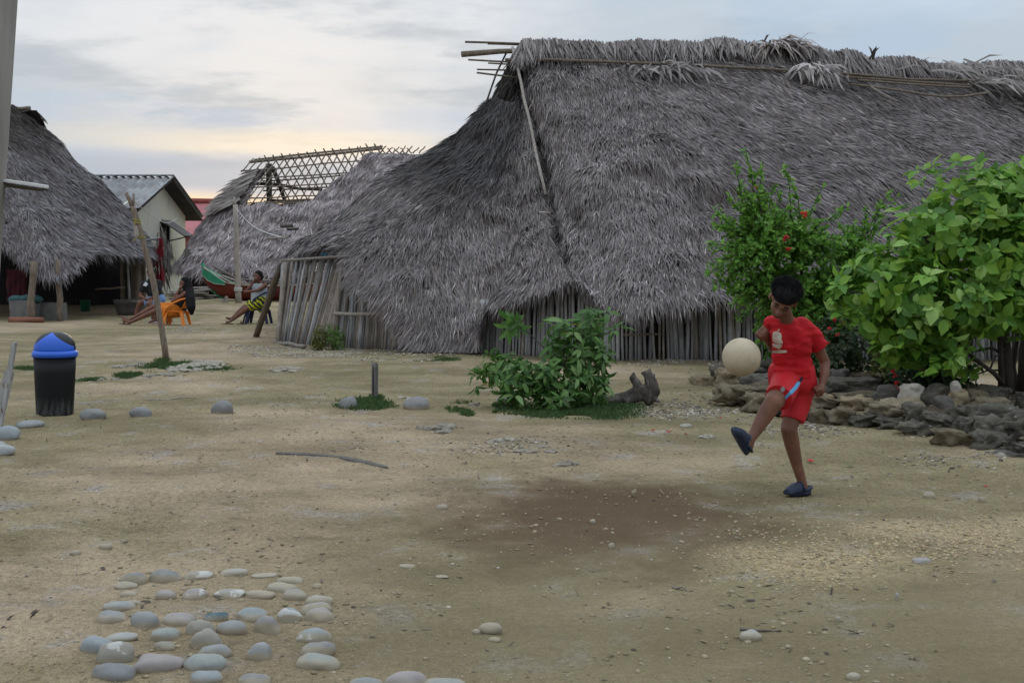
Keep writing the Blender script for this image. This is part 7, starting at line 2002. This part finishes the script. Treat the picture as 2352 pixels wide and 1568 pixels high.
# ------------------------------------------------------------------ driftwood and small things on the ground
def make_driftwood():
    rng = random.Random(77)
    b = MB(); Y = 11.0
    q = lambda u, v, dy=0.0: P(u, v, Y + dy)
    limb(b, [q(1330, 918, 0.1), q(1390, 916), q(1440, 908), q(1470, 895)], [0.02, 0.03, 0.045, 0.06], 9)
    limb(b, [q(1400, 922, -0.05), q(1450, 915, -0.05), q(1480, 905)], [0.02, 0.03, 0.05], 9)
    limb(b, [q(1470, 898), q(1462, 880), q(1454, 868), q(1456, 858)], [0.055, 0.045, 0.036, 0.016], 9)
    limb(b, [q(1490, 912), q(1498, 896), q(1494, 876), q(1488, 860), q(1494, 846)], [0.075, 0.08, 0.06, 0.045, 0.012], 9); limb(b, [q(1494, 876), q(1504, 858)], [0.05, 0.01], 8); limb(b, [q(1488, 862), q(1474, 856)], [0.04, 0.014], 8)
    limb(b, [q(1470, 898), q(1490, 912)], [0.06, 0.06], 9); limb(b, [q(1490, 912), q(1515, 922, -0.1)], [0.05, 0.015], 9); limb(b, [q(1470, 910), q(1440, 925, -0.1)], [0.05, 0.012], 9); limb(b, [q(1485, 858), q(1497, 866)], [0.03, 0.012], 8)
    def gn(co): return co + unit(co - np.array(q(1470, 890, 0.2))) * (fbm(co * np.array([1, 1, 0.6]), 22, 3, 4) * 0.012)[:, None]
    o = remeshed(b, 'driftwood_root', 0.012, plain('grey_driftwood', (0.11, 0.092, 0.075), (0.055, 0.046, 0.04), 9, 0.9, 0.7, 0.015, (1, 1, 0.4), rand=0, c3=(0.17, 0.15, 0.13)), None, 2, post=gn)
    tag(o, 'gnarled dark driftwood root arching up beside the low bush', 'driftwood')
    pts = [(634, 1045), (690, 1049), (740, 1051), (790, 1057), (850, 1066), (892, 1075)]
    w = [0.012, 0.022, 0.018, 0.026, 0.03, 0.006]
    mb = MB(); vs = []
    for (u, v), wi in zip(pts, w):
        g = G(u, v); z = gz(g.x, g.y)
        vs += [Vector((g.x, g.y - wi * 1.5, z - 0.01)), Vector((g.x, g.y - wi, z + 0.011)), Vector((g.x, g.y + wi, z + 0.015)), Vector((g.x, g.y + wi * 1.5, z - 0.01))]
    fs = []
    for i in range(len(pts) - 1):
        for k in range(4): fs.append((i * 4 + k, i * 4 + (k + 1) % 4, i * 4 + 4 + (k + 1) % 4, i * 4 + 4 + k))
    mb.add(vs, fs + [(0, 1, 2, 3), (20, 23, 22, 21)])
    tag(mb.build('driftwood_plank', plain('dark_driftwood', (0.15, 0.135, 0.115), (0.09, 0.08, 0.07), 8, 0.9, 0.6, 0.01, (1, 6, 3), rand=0), smooth=False), 'long thin grey driftwood plank lying flat in the yard', 'plank')
make_driftwood()
def make_small():
    rng = random.Random(99)
    S = [(1697, 1750, 1443, 1468, 'pale grey', 'flat pale bluish stone lying alone at the lower right'), (1100, 1152, 1413, 1440, 'mauve grey', 'broken concrete chunk lying alone right of the cobble pattern'),
         (1122, 1150, 1445, 1456, 'tan', 'small tan stone below the concrete chunk'), (1002, 1030, 1152, 1166, 'dark grey', 'small dark pebble left of the brown stain'), (2120, 2148, 1124, 1140, 'tan', 'brown pebble right of the standing foot of the boy'),
         (2246, 2264, 1136, 1150, 'dark grey', 'round dark pebble far right of the boy'), (1398, 1412, 1244, 1256, 'pale grey', 'small whitish pebble under the brown stain'), (2055, 2066, 1360, 1378, 'pale grey', 'oval white pebble standing out at the lower right'),
         (1918, 1932, 1410, 1424, 'pale grey', 'small cream pebble above the flat pale stone on the right'), (2096, 2140, 1290, 1305, 'pinkish', 'oblong pinkish stone at the edge of the yellow gravel'), (228, 258, 1241, 1254, 'dark grey', 'small dark stone above the cobble pattern, right of two'),
         (160, 186, 1256, 1268, 'dark grey', 'small dark stone above the cobble pattern, left of two'), (1085, 1104, 1430, 1440, 'grey', 'little grey stone left of the concrete chunk'), (718, 738, 1330, 1342, 'tan', 'small tan stone right of the rearmost cobbles'),
         (1355, 1368, 1185, 1195, 'pale grey', 'tiny pale pebble inside the brown stain'), (915, 955, 1288, 1296, 'dark grey', 'flat dark stone sunk in the sand in mid yard'), (1000, 1030, 1314, 1320, 'mauve grey', 'flat brownish stone right of the sunken dark one'),
         (1945, 1975, 1545, 1562, 'pale grey', 'pale pebble at the bottom edge right of the middle'), (355, 400, 1478, 1500, 'tan', 'small yellowish stone among the front cobbles'), (1560, 1590, 975, 985, 'tan', 'small flat stone left of the boy near the rock border')]
    for i, (u0, u1, v0, v1, tone, lab) in enumerate(S):
        cobble(u0, u1, v0, v1, tone, lab, 600 + i, 'loose pebbles in the yard', 'pebble', 0.7, 0.12)
    pr = random.Random(5)
    # fallen red flowers and leaves
    def fallen(u, v, r, lab):
        g = G(u, v); g.z = gz(g.x, g.y) + r * 0.3
        mb = MB()
        for k in range(9):
            a = k * 0.7 + pr.random(); d = Vector((math.cos(a), math.sin(a), 0.3 + 0.3 * pr.random())) * r
            s = Vector((-d.y, d.x, 0)) * 0.4; mb.add([g, g + d * 0.6 + s, g + d, g + d * 0.6 - s], [(0, 1, 2, 3)])
        tag(mb.build('fallen_flower', M['petal']), lab, 'flower')
    fallen(1862, 1061, 0.028, 'red flower lying on the sand right of the standing leg'); fallen(1537, 998, 0.03, 'red petals fallen in the middle left of the boy, biggest of them')
    fallen(1500, 994, 0.02, 'red petal fallen left of the biggest petals'); fallen(1575, 1001, 0.018, 'dark red petal fallen right of the biggest petals'); fallen(1655, 964, 0.016, 'tiny red petal below the square block')
    fallen(530, 918, 0.015, 'tiny red petal behind the lone high grey stone'); fallen(628, 917, 0.012, 'tiny red petal far right of the lone high grey stone'); fallen(2265, 1117, 0.015, 'tiny red petal at the far right of the sand')
    for (u, v, L, lab) in ((1950, 1068, 0.075, 'green leaf lying on the sand right of the red flower'), (1962, 1057, 0.04, 'small pale green leaf behind the larger fallen leaf')):
        g = G(u, v); V, T = leaf_tmpl(0.45); V = V * L + np.array([g.x - L / 2, g.y, gz(g.x, g.y) + 0.018])
        tag(put(np_mesh('fallen_leaf', V, T, np.tile([0.10, 0.20, 0.07], (len(V), 1))), 'fallen_leaf', M['leaf']), lab, 'leaf')
    for (u0, v0, u1, v1, lab) in ((335, 1532 / 1.0 - 0, 335, 0, ''),):
        pass
    for (u0, v0, u1, v1, r, lab) in ((340, 918, 450, 914, 0.008, 'thin dry twig lying behind the small squarish stone'), (1700, 1443, 1795, 1447, 0.006, 'thin grey twig lying behind the flat pale stone'), (1545, 1340, 1590, 1352, 0.006, 'short dry twig in the middle of the yard')):
        a, b = G(u0, v0), G(u1, v1); a.z = gz(a.x, a.y) + r; b.z = gz(b.x, b.y) + r
        tag(pole_mb(a, b, r, r * 0.5, rng, 6, 0.012, 5).build('twig', M['pole'], smooth=True), lab, 'twig')
make_small()

# ------------------------------------------------------------------ gravel and litter nobody could count
def make_gravel():
    rng = np.random.default_rng(7)
    V0 = np.array([[1, 0, 0], [-1, 0, 0], [0, 1, 0], [0, -1, 0], [0, 0, 1], [0, 0, -0.6], [0.6, 0.6, 0.45], [-0.6, -0.6, 0.45]], float)
    V0, T0 = ICO2[0], None
    bm = bmesh.new(); bmesh.ops.create_icosphere(bm, subdivisions=1, radius=1.0); V0 = np.array([v.co[:] for v in bm.verts]); T0 = np.array([[v.index for v in f.verts] for f in bm.faces]); bm.free()
    xy, sz, cl = [], [], []
    def band(u0, u1, v0, v1, n, s0, s1, pal, clump=0.0, soft=True):
        if soft:
            a = rng.normal(0, 0.42, (n, 2)); a = a[np.abs(a).max(1) < 1.4]
        else:
            a = rng.uniform(-1, 1, (n, 2))
        u = (u0 + u1) / 2 + a[:, 0] * (u1 - u0) / 2; v = (v0 + v1) / 2 + a[:, 1] * (v1 - v0) / 2
        Y = F * CAMH / (v - HZ); x = (u - CX) / F * Y
        p = np.stack([x, Y, 0 * x], 1)
        k = vnoise(p, 1.3, 12) + 0.6 * vnoise(p, 4.1, 19) > clump
        p = p[k]; m = len(p)
        xy.append(p[:, :2]); sz.append(s0 + (s1 - s0) * rng.random(m) ** 2.2); pal = np.array(pal); cl.append(pal[rng.integers(0, len(pal), m)] * (0.7 + 0.6 * rng.random((m, 1))))
    mixed = [[0.33, 0.28, 0.21], [0.26, 0.22, 0.16], [0.18, 0.15, 0.12], [0.40, 0.36, 0.30], [0.12, 0.10, 0.085], [0.29, 0.24, 0.165]]
    clod = [[0.30, 0.25, 0.16], [0.26, 0.215, 0.135], [0.34, 0.285, 0.20], [0.22, 0.18, 0.12]]
    yellow = [[0.42, 0.325, 0.185], [0.46, 0.37, 0.23], [0.38, 0.295, 0.17], [0.38, 0.31, 0.215], [0.31, 0.24, 0.15], [0.42, 0.295, 0.18]]
    shell = [[0.42, 0.385, 0.33], [0.34, 0.305, 0.25], [0.28, 0.245, 0.20]]
    # whole yard, even in area
    n = 9000; x = rng.uniform(-4.5, 4.8, n); y = 3.3 + 9.5 * rng.random(n) ** 1.6
    p = np.stack([x, y, 0 * x], 1); k = (vnoise(p, 1.1, 12) + 0.9 * vnoise(p, 3.7, 19)) > 0.15; p = p[k]
    xy.append(p[:, :2]); sz.append(0.0018 + 0.0075 * rng.random(len(p)) ** 3.2); pal = np.array(mixed); cl.append(pal[rng.integers(0, len(pal), len(p))] * (0.7 + 0.6 * rng.random((len(p), 1))))
    band(1560, 2250, 1190, 1380, 3600, 0.0015, 0.0085, yellow, -0.15); band(1950, 2500, 1170, 1310, 2800, 0.0015, 0.0085, yellow, -0.15); band(1650, 2450, 1180, 1350, 120, 0.006, 0.016, yellow, -0.2)
    n = 16000; x = rng.uniform(-4.5, 4.8, n); y = 3.3 + 8.5 * rng.random(n) ** 1.5
    p = np.stack([x, y, 0 * x], 1); k = (vnoise(p, 0.9, 52) + 0.8 * vnoise(p, 3.1, 59)) > -0.1; p = p[k]
    xy.append(p[:, :2]); sz.append(0.003 + 0.010 * rng.random(len(p)) ** 3.5); pal = np.array(clod); cl.append(pal[rng.integers(0, len(pal), len(p))] * (0.75 + 0.45 * rng.random((len(p), 1))))
    band(520, 830, 795, 820, 1500, 0.005, 0.02, shell, -0.5, False); band(830, 1120, 800, 830, 1300, 0.006, 0.025, mixed, -0.4, False); band(560, 800, 740, 770, 500, 0.006, 0.02, shell, 0.0)
    band(470, 800, 745, 800, 500, 0.006, 0.018, shell, 0.1); band(1500, 1720, 900, 975, 900, 0.004, 0.022, mixed, -0.2); band(1680, 2080, 950, 1020, 1000, 0.003, 0.016, mixed, -0.2); band(1960, 2380, 995, 1085, 1000, 0.003, 0.016, mixed, -0.2)
    band(1400, 1760, 815, 845, 800, 0.006, 0.02, shell, -0.2); band(700, 1000, 1010, 1100, 700, 0.003, 0.012, mixed, 0.1); band(350, 520, 745, 770, 500, 0.006, 0.018, shell, -0.2)
    band(1000, 1330, 995, 1060, 800, 0.003, 0.014, mixed, -0.1); band(1440, 1620, 915, 965, 900, 0.004, 0.018, mixed, -0.3)
    xy = np.concatenate(xy); sz = np.concatenate(sz); cl = np.concatenate(cl); n = len(xy)
    z = gz_np(xy[:, 0], xy[:, 1]) + bed_height(xy[:, 0], xy[:, 1]) + sz * 0.15
    an = rng.uniform(0, 6.28, n); sx = sz * rng.uniform(0.9, 1.6, n); sy = sz * rng.uniform(0.7, 1.1, n); szz = sz * rng.uniform(0.45, 0.8, n)
    Vl = V0[None] * (1 + 0.22 * rng.normal(0, 1, (n, len(V0), 1)).clip(-1, 1))
    Vl = Vl * np.stack([sx, sy, szz], 1)[:, None, :]
    c, s = np.cos(an)[:, None], np.sin(an)[:, None]
    W = np.stack([Vl[..., 0] * c - Vl[..., 1] * s + xy[:, :1], Vl[..., 0] * s + Vl[..., 1] * c + xy[:, 1:], Vl[..., 2] + z[:, None]], 2)
    T = (np.arange(n)[:, None, None] * len(V0) + T0[None]).reshape(-1, 3)
    tag(put(np_mesh('gravel', W.reshape(-1, 3), T, np.repeat(cl, len(V0), axis=0), smooth=False), 'gravel', M['thatch'], base=False), 'small pebbles and coral gravel scattered over the sandy yard', 'gravel', kind='stuff')
    # dry leaf litter and clods
    n = 1500; x = rng.uniform(-4.5, 4.8, n); y = 3.3 + 12.5 * rng.random(n) ** 1.5
    p = np.stack([x, y, 0 * x], 1); k = (vnoise(p, 0.9, 33) + 0.9 * vnoise(p, 3.9, 35)) > 0.35; p = p[k]; n = len(p)
    p[:, 2] = gz_np(p[:, 0], p[:, 1]) + 0.003
    d = unit(rng.normal(0, 1, (n, 3)) * np.array([1, 0.8, 0.12]))
    c = np.array([[0.10, 0.08, 0.06], [0.07, 0.055, 0.045], [0.17, 0.13, 0.09], [0.24, 0.19, 0.13]])[rng.integers(0, 4, n)] * (0.7 + 0.6 * rng.random((n, 1)))
    V, T, C = blades(p, d, np.tile([0, 0, 1.0], (n, 1)), rng.uniform(0.015, 0.06, n), rng.uniform(0.005, 0.018, n), np.zeros(n), rng.uniform(0.002, 0.012, n), c, rng)
    tag(put(np_mesh('leaf_litter', V, T, C, smooth=False), 'leaf_litter', M['thatch'], base=False), 'dry brown leaf scraps scattered over the sandy yard', 'litter', kind='stuff')
make_gravel()
